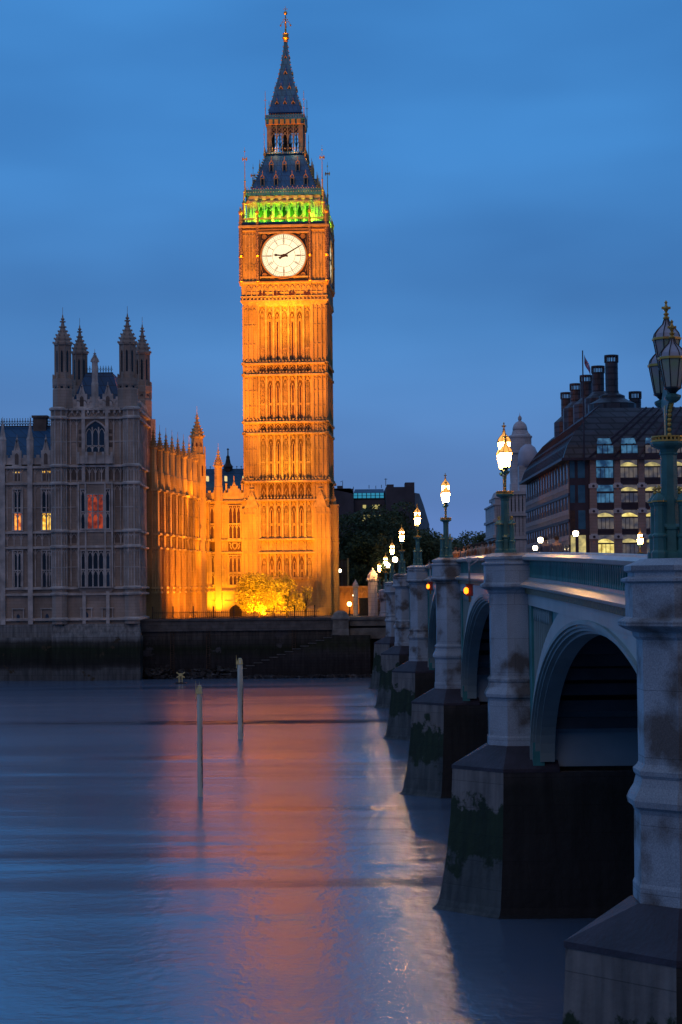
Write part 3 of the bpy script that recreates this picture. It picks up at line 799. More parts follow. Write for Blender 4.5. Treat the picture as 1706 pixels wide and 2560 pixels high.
# corner buttresses
for sx in (-1,1):
    for sy in (-1,1):
        m = MB(); cx, cy = sx*5.45, sy*5.45
        m.box(cx-1.05,cx+1.05,cy-1.05,cy+1.05,0,zs[-1])
        for f in (F((cx,cy-1.05),(1,0)), F((cx+1.05,cy),(0,1)), F((cx,cy+1.05),(-1,0)), F((cx-1.05,cy),(0,-1))):
            for a in (-0.98,-0.36,0.36,0.98): m.fb(f, a-0.08, a+0.08, -0.05, 0.20, 0.5, zs[-1])
            for k in range(len(zs)-1):
                z0_, z1_ = zs[k], zs[k+1]
                if z1_-z0_ > 5:
                    for q in (0.33, 0.66):
                        zz = z0_+(z1_-z0_)*q
                        m.fb(f, -0.98, 0.98, -0.05, 0.09, zz-0.09, zz+0.09)
                for a in (-0.67,0,0.67): m.arch(f, a-0.28, a+0.28, z1_-1.1, z1_-0.5, 0.09, -0.02, 0.10)
        m.build('corner_buttress', GS, ct, local=True)
# central field: bays, ribs, panels
BW = 1.185
def bays(f, mb, z0_, z1_, head=True, rungs=()):
    for k in range(8):
        a = (k-3.5)*BW
        mb.fb(f, a-0.13, a+0.13, -0.05, 0.34, z0_, z1_)
        mb.fb(f, a-0.24, a-0.17, -0.05, 0.16, z0_, z1_); mb.fb(f, a+0.17, a+0.24, -0.05, 0.16, z0_, z1_)
    for k in range(7):
        a = (k-3)*BW
        if k in (0, 3, 6):
            for q in (-0.17, 0.0, 0.17): mb.fb(f, a+q-0.035, a+q+0.035, -0.05, 0.18, z0_, z1_-1.0)
            for zr in rungs: mb.fb(f, a-0.3, a+0.3, -0.05, 0.14, zr-0.12, zr+0.12)
        if head:
            mb.arch(f, a-0.42, a+0.42, z1_-1.75, z1_-0.35, 0.10, -0.02, 0.15)
            mb.arch(f, a-0.20, a+0.20, z1_-2.2, z1_-1.3, 0.07, -0.02, 0.10, 3)
levels = [(zs[0]+6.2, zs[2], ()), (zs[3], zs[4], (tz(1310),)), (zs[5], zs[6], (tz(1155),)), (zs[7], zs[8], (tz(1009),)), (zs[9], zs[10], (tz(870),))]
for fi, f in enumerate(faces(HW)):
    m = MB()
    for z0_, z1_, rg in levels: bays(f, m, z0_, z1_, True, rg)
    # quatrefoil and panel bands
    for z0_, z1_ in ((zs[2], zs[3]), (zs[4], zs[5]), (zs[6], zs[7]), (zs[8], zs[9])):
        for k in range(7):
            a = (k-3)*BW
            for q in (-0.55, 0.55): m.fb(f, a+q-0.06, a+q+0.06, -0.05, 0.20, z0_, z1_)
            m.arch(f, a-0.4, a+0.4, z1_-1.0, z1_-0.25, 0.09, -0.02, 0.14)
            h_ = (z1_-z0_)
            m.path(f, [(a-0.25, z0_+h_*.38), (a, z0_+h_*.62), (a+0.25, z0_+h_*.38), (a, z0_+h_*.14), (a-0.25, z0_+h_*.38)], 0.07, -0.02, 0.10)
    m.build('tracery', TR, ct, local=True)
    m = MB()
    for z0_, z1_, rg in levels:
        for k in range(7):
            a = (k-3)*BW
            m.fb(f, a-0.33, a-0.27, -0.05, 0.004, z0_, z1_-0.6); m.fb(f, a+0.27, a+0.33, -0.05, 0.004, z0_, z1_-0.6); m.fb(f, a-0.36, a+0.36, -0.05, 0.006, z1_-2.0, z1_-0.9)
    m.build('recess_shade_strip', PN, ct, local=True)  # flat dark strips painted as shade in grooves that are not cut
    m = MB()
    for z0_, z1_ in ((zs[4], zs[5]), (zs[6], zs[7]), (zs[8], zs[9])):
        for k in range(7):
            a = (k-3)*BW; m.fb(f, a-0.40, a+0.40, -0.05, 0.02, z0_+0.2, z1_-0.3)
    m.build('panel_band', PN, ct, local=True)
    if fi < 2:
        for (pa, pb) in ((803,905),(957,1007),(1012,1050),(1107,1153),(1158,1198),(1268,1308),(1314,1343),(1389,1424),(1430,1450)):
            for k in (1,2,4,5):
                a = (k-3)*BW; m = MB(); m.fb(f, a-0.125, a+0.125, -0.05, 0.012, tz(pb), tz(pa))
                wdw = m.build('window', mat('slit_glass', (0.06,0.02,0.025), 0.5, 0.2, 2.0) if 'slit' not in M else M['slit'], ct, local=True)
                if 'slit' not in M: M['slit'] = wdw.data.materials[0]
# string courses with little crests
for k, (z, pr_) in enumerate(((zs[2],.30),(zs[3],.28),(zs[4],.34),(zs[5],.55),(zs[6],.36),(zs[7],.38),(zs[8],.36),(zs[9],.38))):
    h = 6.5 + pr_
    m = MB()
    for f in faces(h):
        m.fb(f, -h, h, -0.6, 0.0, z-0.16, z+0.10)
        m.wedge(f, -h, h, -0.5, 0.0, z+0.10, z+0.28)
        if z > zs[3]+1:
            a = -h+0.35
            while a < h-0.2:
                m.fb(f, a-0.07, a+0.07, -0.30, -0.16, z+0.15, z+0.55); m.fb(f, a-0.14, a+0.14, -0.29, -0.17, z+0.36, z+0.44); a += 0.52
    m.build('string_course', TR, ct, local=True)
# lower stage: wider base with gabled buttress pinnacles
m = MB()
hb = 6.75
for sx in (-1,1):
    for sy in (-1,1):
        cx, cy = sx*5.75, sy*5.75
        m2 = MB(); 
        m2.box(cx-1.1,cx+1.1,cy-1.1,cy+1.1,0,zs[4]-1.2)
        for f in (F((cx,cy-1.1),(1,0)), F((cx+1.1,cy),(0,1)), F((cx,cy+1.1),(-1,0)), F((cx-1.1,cy),(0,-1))):
            for a in (-1.0,-0.35,0.35,1.0): m2.fb(f, a-0.09, a+0.09, -0.05, 0.13, 0.4, zs[4]-1.3)
            for zz in (zs[2], zs[3], zs[3]+4): m2.fb(f, -1.1, 1.1, -0.05, 0.16, zz-0.12, zz+0.12)
        o = m2.build('base_buttress', GS, ct, local=True)
        m2 = MB(); fx = cx - sx*0.35
        fq = F((fx, cy + sy*1.12), (1,0) if sy < 0 else (-1,0))
        m2.path(fq, [(-0.95, zs[4]-1.2), (0, zs[4]+1.4), (0.95, zs[4]-1.2)], 0.24, -0.35, 0.1)
        m2.archfill(fq, -0.8, 0.8, zs[4]-1.2, zs[4]-1.0, zs[4]+1.1, 0.02)
        m2.lathe((fx, cy+sy*1.0, zs[4]), [(0.30,0.6),(0.22,1.6),(0.42,1.75),(0.16,2.0),(0.10,3.3),(0.26,3.45),(0.05,3.6),(0.03,4.3)], 6)
        for q in range(4):
            for dx in (-1,1): m2.box(fx+dx*(0.32-0.05*q)-0.08, fx+dx*(0.32-0.05*q)+0.08, cy+sy-0.08, cy+sy+0.08, zs[4]+1.0+q*0.55, zs[4]+1.16+q*0.55)
        m2.build('gablet', TR, ct, local=True)
# extra outer buttress on the north side foot
m2 = MB(); zt2 = tz(1262)
m2.box(6.7, 7.95, -4.8, -3.3, 0, zt2)
for f in (F((7.32,-4.8),(1,0)), F((7.95,-4.05),(0,1))):
    for a in (-0.55,0,0.55): m2.fb(f, a-0.06, a+0.06, -0.05, 0.1, 0.5, zt2-0.3)
    for zz in (zs[2], zs[3], zt2-0.1, zt2-6): m2.fb(f, -0.75, 0.75, -0.05, 0.2, zz-0.12, zz+0.12)
m2.lathe((7.32,-4.05,zt2), [(0.5,0),(0.4,0.8),(0.5,0.9),(0.14,1.5),(0.08,2.6),(0.3,2.7),(0.04,2.9),(0.03,3.3)], 6)
m2.build('flank_buttress', GS, ct, local=True)
# plinth
m = MB()
for f in faces(6.9):
    m.fb(f, -6.9, 6.9, -0.6, 0.0, 0, 1.2); m.wedge(f, -6.9, 6.9, -0.5, 0.0, 1.2, 1.5)
    m.fb(f, -3.6, 3.6, -1.0, -0.35, zs[0]+5.7, zs[0]+6.1)
m.build('plinth', GS, ct, local=True)
# --- head of the shaft: corbel band, window band
zA, zB, zC, zD = tz(764), tz(752), tz(714), tz(706)
zE, zF = tz(563), tz(560)
m = MB(); H2 = 6.75
for k in range(5):
    h = 6.5 + 0.07*k + 0.05; m.box(-h,h,-h,h, zA+(zB-zA)*k/5, zA+(zB-zA)*(k+1)/5-0.002)
m.build('corbel_band', TR, ct, local=True)
m = MB(); m.box(-6.72,6.72,-6.72,6.72,zB,zD); m.build('window_stage', GS, ct, local=True)
for fi, f in enumerate(faces(6.72)):
    m = MB()
    for k in range(15):
        a = (k-7)*0.86; m.fb(f, a-0.06, a+0.06, -0.05, 0.15, zB+0.6, zD-0.2)
        if k < 14:
            m.arch(f, a+0.10, a+0.76, zD-1.3, zD-0.5, 0.08, -0.02, 0.12)
            m.fb(f, a+.06, a+.8, -0.05, 0.09, zB+1.3, zB+1.42)
    m.fb(f, -6.9, 6.9, -0.05, 0.22, zB-0.1, zB+0.15); m.fb(f, -6.8, 6.8, -0.05, 0.18, zB+0.62, zB+0.78)
    a = -6.6
    while a < 6.7: m.box if False else m.fb(f, a-0.1, a+0.1, 0.0, 0.20, zB+0.15, zB+0.5); a += 0.6
    m.build('window_stage_tracery', TR, ct, local=True)
    if fi < 2:
        for k in range(4):
            a = -3.5 + k*2.36
            m = MB()
            for q in (-0.27, 0.27): m.archfill(f, a+q-0.22, a+q+0.22, tz(743), tz(734), tz(728), 0.17)
            m.build('window', M['slit'], ct, local=True)
# clock stage
m = MB(); CS = 6.72; m.box(-CS,CS,-CS,CS,zD+0.001,zF); m.build('clock_stage', GS, ct, local=True)
for fi, f in enumerate(faces(CS)):
    m = MB()
    m.fb(f, -6.75, 6.75, -0.05, 0.30, zD-0.15, zD+0.15); m.fb(f, -6.95, 6.95, -0.05, 0.45, zE-0.35, zE+0.0); m.fb(f,-6.8,6.8,-.05,.25,zE-0.9,zE-0.75)
    for s in (-1,1):
        for q in range(5):
            a = s*(4.35 + q*0.55); m.fb(f, a-0.06, a+0.06, -0.05, 0.13, zD+0.2, zE-0.6)
        for q in range(4):
            a = s*(4.62 + q*0.55)
            m.arch(f, a-0.22, a+0.22, zE-1.9, zE-1.4, 0.07, -0.02, 0.10)
        for zz in (tz(668), tz(622)):
            for q in (4.75, 5.75):
                for (da, dz) in ((0,0),(0.28,0),(-0.28,0),(0,0.28),(0,-0.28),(0.28,0.5),(-0.28,0.5),(0.28,-0.5),(-0.28,-0.5)):
                    m.path(f, [(s*q+da-0.11, zz+dz),(s*q+da, zz+dz+0.13),(s*q+da+0.11, zz+dz),(s*q+da, zz+dz-0.13),(s*q+da-0.11, zz+dz)], 0.05, -0.02, 0.08)
    m.fb(f, -4.1, 4.1, -0.05, 0.28, zD+0.7, zD+0.95); m.fb(f, -4.2, 4.2, -0.05, 0.36, zE-1.35, zE-1.05)
    m.build('clock_stage_tracery', TR, ct, local=True)
    for s in (-4.15, 4.15, -6.72, 6.72):
        m = MB(); c = f.p(s, 0.18, 0); m.lathe((c[0],c[1],0), [(0.24,zD+0.3),(0.24,zE+0.6)], 8); m.build('checkered_shaft', M['checker'], ct, local=True)
    m = MB()
    for s in (-4.15, 4.15, -6.72, 6.72):
        c = f.p(s, 0.18, 0)
        m.lathe((c[0],c[1],0), [(0.1,zD-0.5),(0.28,zD+0.1),(0.34,zD+0.2),(0.26,zD+0.32)], 8)
        for zz in (tz(640),): m.lathe((c[0],c[1],0), [(0.26,zz-0.2),(0.33,zz-0.1),(0.26,zz),(0.33,zz+.1),(0.26,zz+.2)], 8)
        m.lathe((c[0],c[1],0), [(0.24,zE+0.5),(0.26,zE+0.6),(0.19,zE+0.8),(0.15,zE+1.8),(0.24,zE+1.9),(0.29,zE+2.2),(0.22,zE+2.4),(0.07,zE+2.5),(0.10,zE+2.7),(0.02,zE+3.1)], 8)
    m.build('shaft_finial', M['gilt'], ct, local=True)
# clock dials (three in reach of the lens, fourth for the back)
zc = tz(640.0)
M['dial'] = glow('lit_opal_glass', (1.0, 0.84, 0.52), 1.30)
M['hand'] = mat('clock_hand', (0.03, 0.015, 0.01), 0.6, 0.1, 1.0)
M['leading'] = mat('dial_ironwork', (0.12, 0.07, 0.02), 0.6, 0.1, 2.0)
def circ(f, r, z0_, n, a_=0.0):
    return [(r*math.sin(2*math.pi*k/n+a_), z0_ + r*math.cos(2*math.pi*k/n+a_)) for k in range(n+1)]
R = 3.46
for fi, f in enumerate(faces(CS)):
    if fi > 1: continue
    ck = MB(); ck.fb(f, -3.93, 3.93, -0.05, 0.10, zc-4.0, zc+4.0)
    clk = ck.build('clock_face', M['frame_iron'], ct, local=True)
    m = MB()
    for (a0,a1,b0,b1) in ((-3.93,3.93,3.88,4.02),(-3.93,3.93,-4.02,-3.88),(-3.95,-3.8,-4,4),(3.8,3.95,-4,4)):
        m.fb(f, a0,a1,0.0,0.30, zc+b0, zc+b1)
    m.build('clock_frame', M['frame_iron'], clk, local=True)
    m = MB()
    for (a0,a1,b0,b1) in ((-3.75,3.75,3.70,3.76),(-3.75,3.75,-3.76,-3.70),(-3.78,-3.72,-3.7,3.7),(3.72,3.78,-3.7,3.7)):
        m.fb(f, a0,a1,0.1,0.16, zc+b0, zc+b1)
    m.path(f, circ(f, 3.60, zc, 64), 0.15, 0.1, 0.34)
    for sx in (-1,1):
        for sz in (-1,1):
            cx, cz = sx*3.05, zc+sz*3.05
            m.path(f, circ(f, 0.36, cz, 10)[0:0] or [(cx+p[0], p[1]) for p in circ(f, 0.33, cz, 10)], 0.09, 0.1, 0.2)
            for k in range(8):
                t_ = k*math.pi/4; m.seg(f, (cx,cz), (cx+0.30*math.cos(t_), cz+0.30*math.sin(t_)), 0.09, 0.1, 0.18)
            m.path(f, [(cx-sx*0.5, cz+sz*0.35),(cx-sx*1.0, cz+sz*0.5),(cx-sx*1.5, cz+sz*0.55)], 0.06, 0.1, 0.16)
            m.path(f, [(cx+sx*0.35, cz-sz*0.5),(cx+sx*0.5, cz-sz*1.0),(cx+sx*0.55, cz-sz*1.5)], 0.06, 0.1, 0.16)
            m.path(f, [(cx-sx*0.45, cz-sz*0.1),(cx-sx*0.85, cz+sz*0.15)], 0.05, 0.1, 0.15)
    m.fb(f, -4.1, 4.1, 0.0, 0.34, zc+4.05, zc+4.22); m.fb(f, -4.1, 4.1, 0.0, 0.34, zc-4.22, zc-4.05)
    m.build('clock_gilding', M['gilt'], clk, local=True)
    m = MB(); m.add([f.p(a,0.14,z) for a,z in circ(f, R, zc, 64)[:-1]], [tuple(range(64))]); m.build('dial', M['dial'], clk, local=True)
    m = MB()
    for r_, t_ in ((3.40,0.045),(3.28,0.02),(2.92,0.03),(2.72,0.05),(1.80,0.05),(2.65,0.02)): m.path(f, circ(f, r_, zc, 64), t_, 0.15, 0.17)
    for k in range(12):
        t_ = k*math.pi/6; s_, c_ = math.sin(t_), math.cos(t_)
        for dd in ((0,) if k % 3 else (-0.045, 0.045)):
            m.seg(f, (1.80*s_+dd*c_, zc+1.80*c_-dd*s_), (3.42*s_+dd*c_, zc+3.42*c_-dd*s_), 0.055, 0.15, 0.175)
    for k in range(60):
        t_ = k*math.pi/30; s_, c_ = math.sin(t_), math.cos(t_); m.seg(f, (2.92*s_, zc+2.92*c_), (3.28*s_, zc+3.28*c_), 0.03, 0.15, 0.165)
        m.seg(f, (3.04*s_-.03*c_, zc+3.04*c_+.03*s_), (3.16*s_+.03*c_, zc+3.16*c_-.03*s_), 0.05, 0.15, 0.165)
    for k in range(24):
        t_ = k*math.pi/12; s_, c_ = math.sin(t_), math.cos(t_); m.seg(f, (0.5*s_, zc+0.5*c_), (1.78*s_, zc+1.78*c_), 0.010, 0.15, 0.16)
    # roman numerals, radial strokes
    num = ['XII','I','II','III','IIII','V','VI','VII','VIII','IX','X','XI']
    for k, s in enumerate(num):
        t_ = k*math.pi/6; wd = {'I':0.11,'V':0.20,'X':0.22}; tot = sum(wd[c] for c in s); u_ = -tot/2
        def P(u, v): return (v*math.sin(t_)+u*math.cos(t_), zc + v*math.cos(t_)-u*math.sin(t_))
        for c in s:
            w_ = wd[c]; a_, b_ = u_+0.03, u_+w_-0.03
            if c == 'I': m.seg(f, P((a_+b_)/2, 2.02), P((a_+b_)/2, 2.58), 0.035, 0.15, 0.17)
            if c == 'V': m.seg(f, P(a_,2.58), P((a_+b_)/2,2.02), 0.035, 0.15, 0.17); m.seg(f, P(b_,2.58), P((a_+b_)/2,2.02), 0.025, 0.15, 0.17)
            if c == 'X': m.seg(f, P(a_,2.58), P(b_,2.02), 0.035, 0.15, 0.17); m.seg(f, P(b_,2.58), P(a_,2.02), 0.025, 0.15, 0.17)
            u_ += w_
    m.build('dial_tracery', M['leading'], clk, local=True)
    # hands: nine minutes past nine
    def hand(ang, parts, name):
        m = MB(); s_, c_ = math.sin(ang), math.cos(ang)
        for r0_, r1_, w0, w1 in parts:
            q = [(-w0,r0_),(w0,r0_),(w1,r1_),(-w1,r1_)]
            pp_ = [(v*s_+u*c_, zc+v*c_-u*s_) for u,v in q]
            m.add([f.p(a,0.30,z) for a,z in pp_]+[f.p(a,0.22,z) for a,z in pp_], [(0,1,2,3),(7,6,5,4),(0,4,5,1),(1,5,6,2),(2,6,7,3),(3,7,4,0)])
        m.build(name, M['hand'], clk, local=True)
    hand(rad(59.5), [(-0.85,-0.35,0.20,0.13),(-0.4,0.35,0.16,0.16),(0.3,3.30,0.12,0.06)], 'minute_hand')
    hand(rad(275.0), [(-0.65,-0.45,0.20,0.14),(-0.5,0.4,0.15,0.15),(0.35,1.05,0.11,0.11),(0.95,1.25,0.09,0.22),(1.25,1.45,0.22,0.10),(1.4,1.72,0.08,0.01)], 'hour_hand')
    m = MB(); m.add([f.p(0.28*math.cos(t), 0.33, zc+0.28*math.sin(t)) for t in [k*math.pi/6 for k in range(12)]], [tuple(range(12))])
    m.build('hub', M['hand'], clk, local=True)
# parapet above the clock
zP = tz(543)
m = MB(); m.box(-6.95,6.95,-6.95,6.95,zF+0.002,zF+0.32)
m.build('cornice', M['slate'], ct, local=True)
m = MB()
for f in faces(6.8):
    m.fb(f, -6.8, 6.8, -0.25, 0.0, zP-0.3, zP-0.05)
    k = -6.5
    while k < 6.6: m.fb(f, k-0.06, k+0.06, -0.2, -0.05, zF+0.32, zP-0.3); k += 0.36
    for q in range(6):
        a = -3.05 + q*1.22*1.0
        m.path(f, [(a-0.45,zP-0.05),(a,zP+0.45),(a+0.45,zP-0.05)], 0.13, -0.2, 0.02); m.fb(f, a-0.05,a+0.05,-0.15,-0.05,zP+0.4,zP+0.95)
m.build('balcony_parapet', TR, ct, local=True)
# corner pinnacles of the belfry
for sx in (-1,1):
    for sy in (-1,1):
        m = MB(); m.lathe((sx*6.3,sy*6.3,zF+0.3), [(0.28,0),(0.28,3.0),(0.38,3.1),(0.16,3.6),(0.08,4.9),(0.16,5.0),(0.03,5.2)], 8)
        m.seg(F((0,sy*6.3),(1,0)), (sx*6.3, zF+2.9), (sx*5.6, zF+3.9), 0.16, -0.1, 0.1)
        m.build('pinnacle', TR, ct, local=True)
# belfry with green lights
zG, zH, zI = tz(545), tz(498), tz(486)
M['belfry_stone'] = mat('belfry_stone', (0.50,0.48,0.30), 0.8, 0.15, 1.0)
BH = 5.85
m = MB(); m.box(-4.6,4.6,-4.6,4.6,zF+0.3,zH); m.build('bell_chamber', M['belfry_stone'], ct, local=True)
m = MB(); m.box(-BH,BH,-BH,BH,zH+0.3,zI-0.003); m.build('belfry_frieze', M['belfry_stone'], ct, local=True)
for f in faces(BH):
    m = MB()
    for k in range(8):
        a = (k-3.5)*1.23; m.fb(f, a-0.17, a+0.17, -0.45, 0.02, zF+0.3, zH-0.5); m.fb(f, a-0.06,a+0.06,0.0,0.14,zF+.3,zH)
        if k < 7:
            c = a+0.615
            m.arch(f, c-0.50, c+0.50, zH-1.5, zH-0.05, 0.18, -0.35, 0.02); m.arch(f, c-0.32, c+0.32, zH-1.6, zH-0.7, 0.10, -0.3, -0.05)
    m.fb(f, -4.4, 4.4, -0.5, -0.1, zH-0.12, zH+0.31)
    for s in (-1,1):
        m.fb(f, s*5.12-0.72, s*5.12+0.72, -0.9, -0.03, zF+0.3, zH+0.3)
        for q in (4.5,4.85,5.35,5.75): m.fb(f, s*q-0.08, s*q+0.08, -0.1, 0.10, zF+0.3, zH)
        m.arch(f, s*5.1-0.2, s*5.1+0.2, zH-1.2, zH-0.6, 0.08, -0.1, 0.06)
    m.build('belfry_arcade', M['belfry_stone'], ct, local=True)
    m = MB()
    for k in range(8):
        a = (k-3.5)*1.24
        m.add([f.p(a-0.30,0.34,zI-0.12),f.p(a+0.30,0.34,zI-0.12),f.p(a+0.30,0.34,zI-0.6),f.p(a,0.30,zI-0.85),f.p(a-0.30,0.34,zI-0.6)], [(0,4,3,2,1)])
        m.fb(f, a-0.32, a+0.32, 0.0, 0.30, zI-0.62, zI-0.1)
    m.fb(f, -6.1, 6.1, -0.05, 0.18, zI-1.05, zI-0.85)
    a = -5.9
    while a < 6: m.fb(f, a-.08,a+.08,0.0,0.24,zI-1.3,zI-1.05); a += 0.31
    m.build('shield_frieze', M['belfry_stone'], ct, local=True)
    m = MB()
    for k in range(7): 
        a = (k-3)*1.23; m.fb(f, a-0.36, a+0.36, -1.3, -1.22, zF+0.3, zH-0.8)
    m.build('louvre', mat('louvre_wood', (0.03,0.07,0.02), 0.7, 0.2, 3.0) if 'louvre' not in M else M['louvre'], ct, local=True)
# roofs
IR = M['iron_roof']
zR0, zR1 = tz(470), tz(384.7, 3.0)
zE0, zE1 = tz(486), tz(470)
m = MB(); m.box(-6.15,6.15,-6.15,6.15,zI,zI+0.25)
for f in faces(6.15):
    m.fb(f,-6.15,6.15,-0.12,0.0,zI+0.25,zI+0.95)
m.build('roof_gutter', IR, ct, local=True)
m = MB()
secs = []
for t_ in [i/10 for i in range(11)]:
    h = 5.75 + (3.0-5.75)*(t_**0.85); z = zI+0.25 + (zR1-zI-0.25)*t_
    secs.append([(-h,-h,z),(h,-h,z),(h,h,z),(-h,h,z)])
m.loft(secs); m.build('lower_roof', IR, ct, local=True)
def rh(z):
    t_ = (z-zI-0.25)/(zR1-zI-0.25); return 5.75 + (3.0-5.75)*(t_**0.85)
# roof seams, crockets, crest
m = MB()
for f in faces(0):
    for k in range(-8, 9):
        for j in range(10):
            t0, t1 = j/10, (j+1)/10
            za, zb = zI+0.25+(zR1-zI-0.25)*t0, zI+0.25+(zR1-zI-0.25)*t1
            ha, hb_ = rh(za), rh(zb); aa, ab = k*ha/8.5, k*hb_/8.5
            m.tube(f.p(aa,ha+0.02,za), f.p(ab,hb_+0.02,zb), 0.035, n=4)
m.build('roof_seam', IR, ct, local=True)
m = MB()
for f in faces(6.15):
    a = -6.0
    while a <= 6.01:
        m.sphere(f.p(a,-0.03,zI+1.1), 0.09, 5, 4); m.sphere(f.p(a,0.03,zI+0.55), 0.07, 5, 4); a += 0.4
    a = -5.8
    while a <= 5.81:
        m.sphere(f.p(a,-0.03,zI+1.38), 0.08, 5, 4); a += 0.8
for sx in (-1,1):
    for sy in (-1,1):
        for j in range(13):
            z = zI+1.5+(zR1-zI-2.0)*j/12; h = rh(z); m.sphere((sx*(h+.12),sy*(h+.12),z), 0.17, 6, 4)
m.build('roof_gilding', M['gilt'], ct, local=True)
# dormers
for fi, f in enumerate(faces(0)):
    for (py, cols, ) in ((462, (-3.45,-1.3,1.3,3.45)), (424, (-2.1,0,2.1))):
        z0_ = tz(py, 5.0)
        for a in cols:
            h = rh(z0_); m = MB()
            m.fb(f, a-0.30, a+0.30, h-1.2, h+0.15, z0_-0.1, z0_+1.15)
            d_ = m.build('dormer', IR, ct, local=True)
            m = MB(); m.fb(f, a-0.17, a+0.17, h+0.151, h+0.17, z0_+0.05, z0_+1.0); m.build('opening', M['glass_dark'], d_, local=True)
            m = MB()
            for s in (-0.27,0.27): m.fb(f, a+s-0.045, a+s+0.045, h+0.152, h+0.24, z0_-0.1, z0_+1.15)
            m.path(f, [(a-0.36,z0_+1.1),(a,z0_+1.75),(a+0.36,z0_+1.1)], 0.10, h+0.1, h+0.24); m.fb(f, a-.3,a+.3,h+.15,h+.22,z0_+1.02,z0_+1.12)
            m.fb(f, a-0.035,a+0.035,h+.12,h+.19,z0_+1.7,z0_+2.35); m.fb(f, a-0.1,a+0.1,h+.12,h+.19,z0_+2.05,z0_+2.13)
            for s in (-1,1): m.sphere(f.p(a+s*0.27,h+.17,z0_+1.45), 0.07, 5, 4)
            m.build('dormer_gilding', M['gilt'], d_, local=True)
# lantern stage
zL0, zL1, zL2 = tz(384.7,3), tz(310,3), tz(299,3)
LH = 2.85
m = MB(); m.box(-3.35,3.35,-3.35,3.35,zL0,zL0+0.28); m.build('lantern_balcony', IR, ct, local=True)
m = MB()
for f in faces(3.35):
    a = -3.2
    while a < 3.3: m.sphere(f.p(a,0.02,zL0+0.12), 0.10, 5, 4); a += 0.36
    a = -3.2
    while a < 3.3:
        m.sphere(f.p(a,-0.1,zL0+0.95), 0.07, 5, 4); m.tube(f.p(a,-0.1,zL0+0.28), f.p(a,-0.1,zL0+0.9), 0.02, n=4); a += 0.40
for sx in (-1,1):
    for sy in (-1,1):
        m.lathe((sx*3.3,sy*3.3,zL0-0.3), [(0.08,0),(0.25,0.15),(0.12,0.4),(0.06,1.2),(0.04,3.4),(0.12,3.5),(0.04,3.6),(0.03,4.8)], 6)
m.build('balcony_gilding', M['gilt'], ct, local=True)
M['pale_iron'] = mat('pale_iron', (0.22,0.21,0.17), 0.6, 0.25, 1.5)
m = MB()
for f in faces(LH):
    for k in range(6):
        a = (k-2.5)*0.90; m.fb(f, a-0.085, a+0.085, -0.25, 0.03, zL0+0.28, zL1)
        if k < 5:
            c = a+0.45; m.arch(f, c-0.36, c+0.36, zL1-2.2, zL1-1.4, 0.11, -0.15, 0.0)
            m.path(f, [(c-.3,zL1-1.1),(c,zL1-0.75),(c+.3,zL1-1.1),(c,zL1-1.4),(c-.3,zL1-1.1)], 0.07, -0.15, 0.0)
            m.path(f, [(c-.3,zL1-.45),(c,zL1-0.15),(c+.3,zL1-.45),(c,zL1-0.75),(c-.3,zL1-.45)], 0.07, -0.15, 0.0)
    for s in (-1,1): m.fb(f, s*2.55-0.3, s*2.55+0.3, -0.5, -0.04, zL0+0.28, zL1); m.fb(f, s*2.8-0.07,s*2.8+0.07,-0.1,0.05,zL0+.28,zL1)
    m.fb(f, -2.3, 2.3, -0.1, 0.0, zL0+0.95, zL0+1.05)
m.build('lantern_arcade', M['pale_iron'], ct, local=True)
m = MB(); m.box(-0.5,0.5,-0.5,0.5,zL0,zL1); m.lathe((0,0,zL0), [(1.0,1.3),(0.9,2.0),(0.4,2.5)], 8); m.build('bell', M['frame_iron'], ct, local=True)
m = MB(); m.box(-2.95,2.95,-2.95,2.95,zL1,zL2+0.1)
zS = tz(286,3)
m.box(-3.2,3.2,-3.2,3.2,zL2+0.1,zL2+0.35)
for f in faces(3.15): m.fb(f,-3.15,3.15,-0.1,0,zL2+0.35,zS)
m.build('lantern_entablature', IR, ct, local=True)
m = MB()
for f in faces(2.95):
    for k in range(6):
        a = (k-2.5)*0.90; m.fb(f, a-0.30, a+0.30, 0.0, 0.22, zL1+0.02, zL2+0.08)
    m.fb(f,-3.0,3.0,0.0,0.10,zL1-0.06,zL1+0.06)
    a = -3.1
    while a <= 3.15: m.sphere(f.p(a,0.17,zS+0.12), 0.075, 5, 4); m.sphere(f.p(a,0.2,zS-0.32), 0.055, 5, 4); a += 0.41
m.build('lantern_gilding', M['gilt'], ct, local=True)
# spire
prof = [(286,2.68),(265,2.30),(240,1.92),(216,1.55),(195,1.20),(177,0.92),(158,0.72),(139,0.52),(120,0.36),(100,0.26)]
m = MB(); secs = [[(-h,-h,tz(y,1)),(h,-h,tz(y,1)),(h,h,tz(y,1)),(-h,h,tz(y,1))] for y, h in prof]
m.loft(secs); m.build('spire', IR, ct, local=True)
def sh(z):
    for (y0_,h0),(y1_,h1) in zip(prof, prof[1:]):
        a_, b_ = tz(y0_,1), tz(y1_,1)
        if a_ <= z <= b_: return h0 + (h1-h0)*(z-a_)/(b_-a_)
    return 0.25
m = MB()
for sx in (-1,1):
    for sy in (-1,1):
        z = tz(280,1)
        while z < tz(104,1): h = sh(z); m.sphere((sx*(h+.07),sy*(h+.07),z), 0.105, 5, 4); z += 0.78
for f in faces(0):
    for (py, cols) in ((260,(-1.32,0,1.32)),(220,(-0.68,0.68)),(180,(0,)),(138,(0,))):
        z0_ = tz(py,2)
        for a in cols:
            h = sh(z0_); sc = 1 if py > 150 else 0.7
            m.path(f, [(a-0.26*sc,z0_),(a,z0_+0.45*sc),(a+0.26*sc,z0_)], 0.11*sc, h-0.2, h+0.16); m.fb(f,a-.025,a+.025,h,h+.06,z0_+.4*sc,z0_+0.95*sc)
m.build('spire_gilding', M['gilt'], ct, local=True)
m = MB()
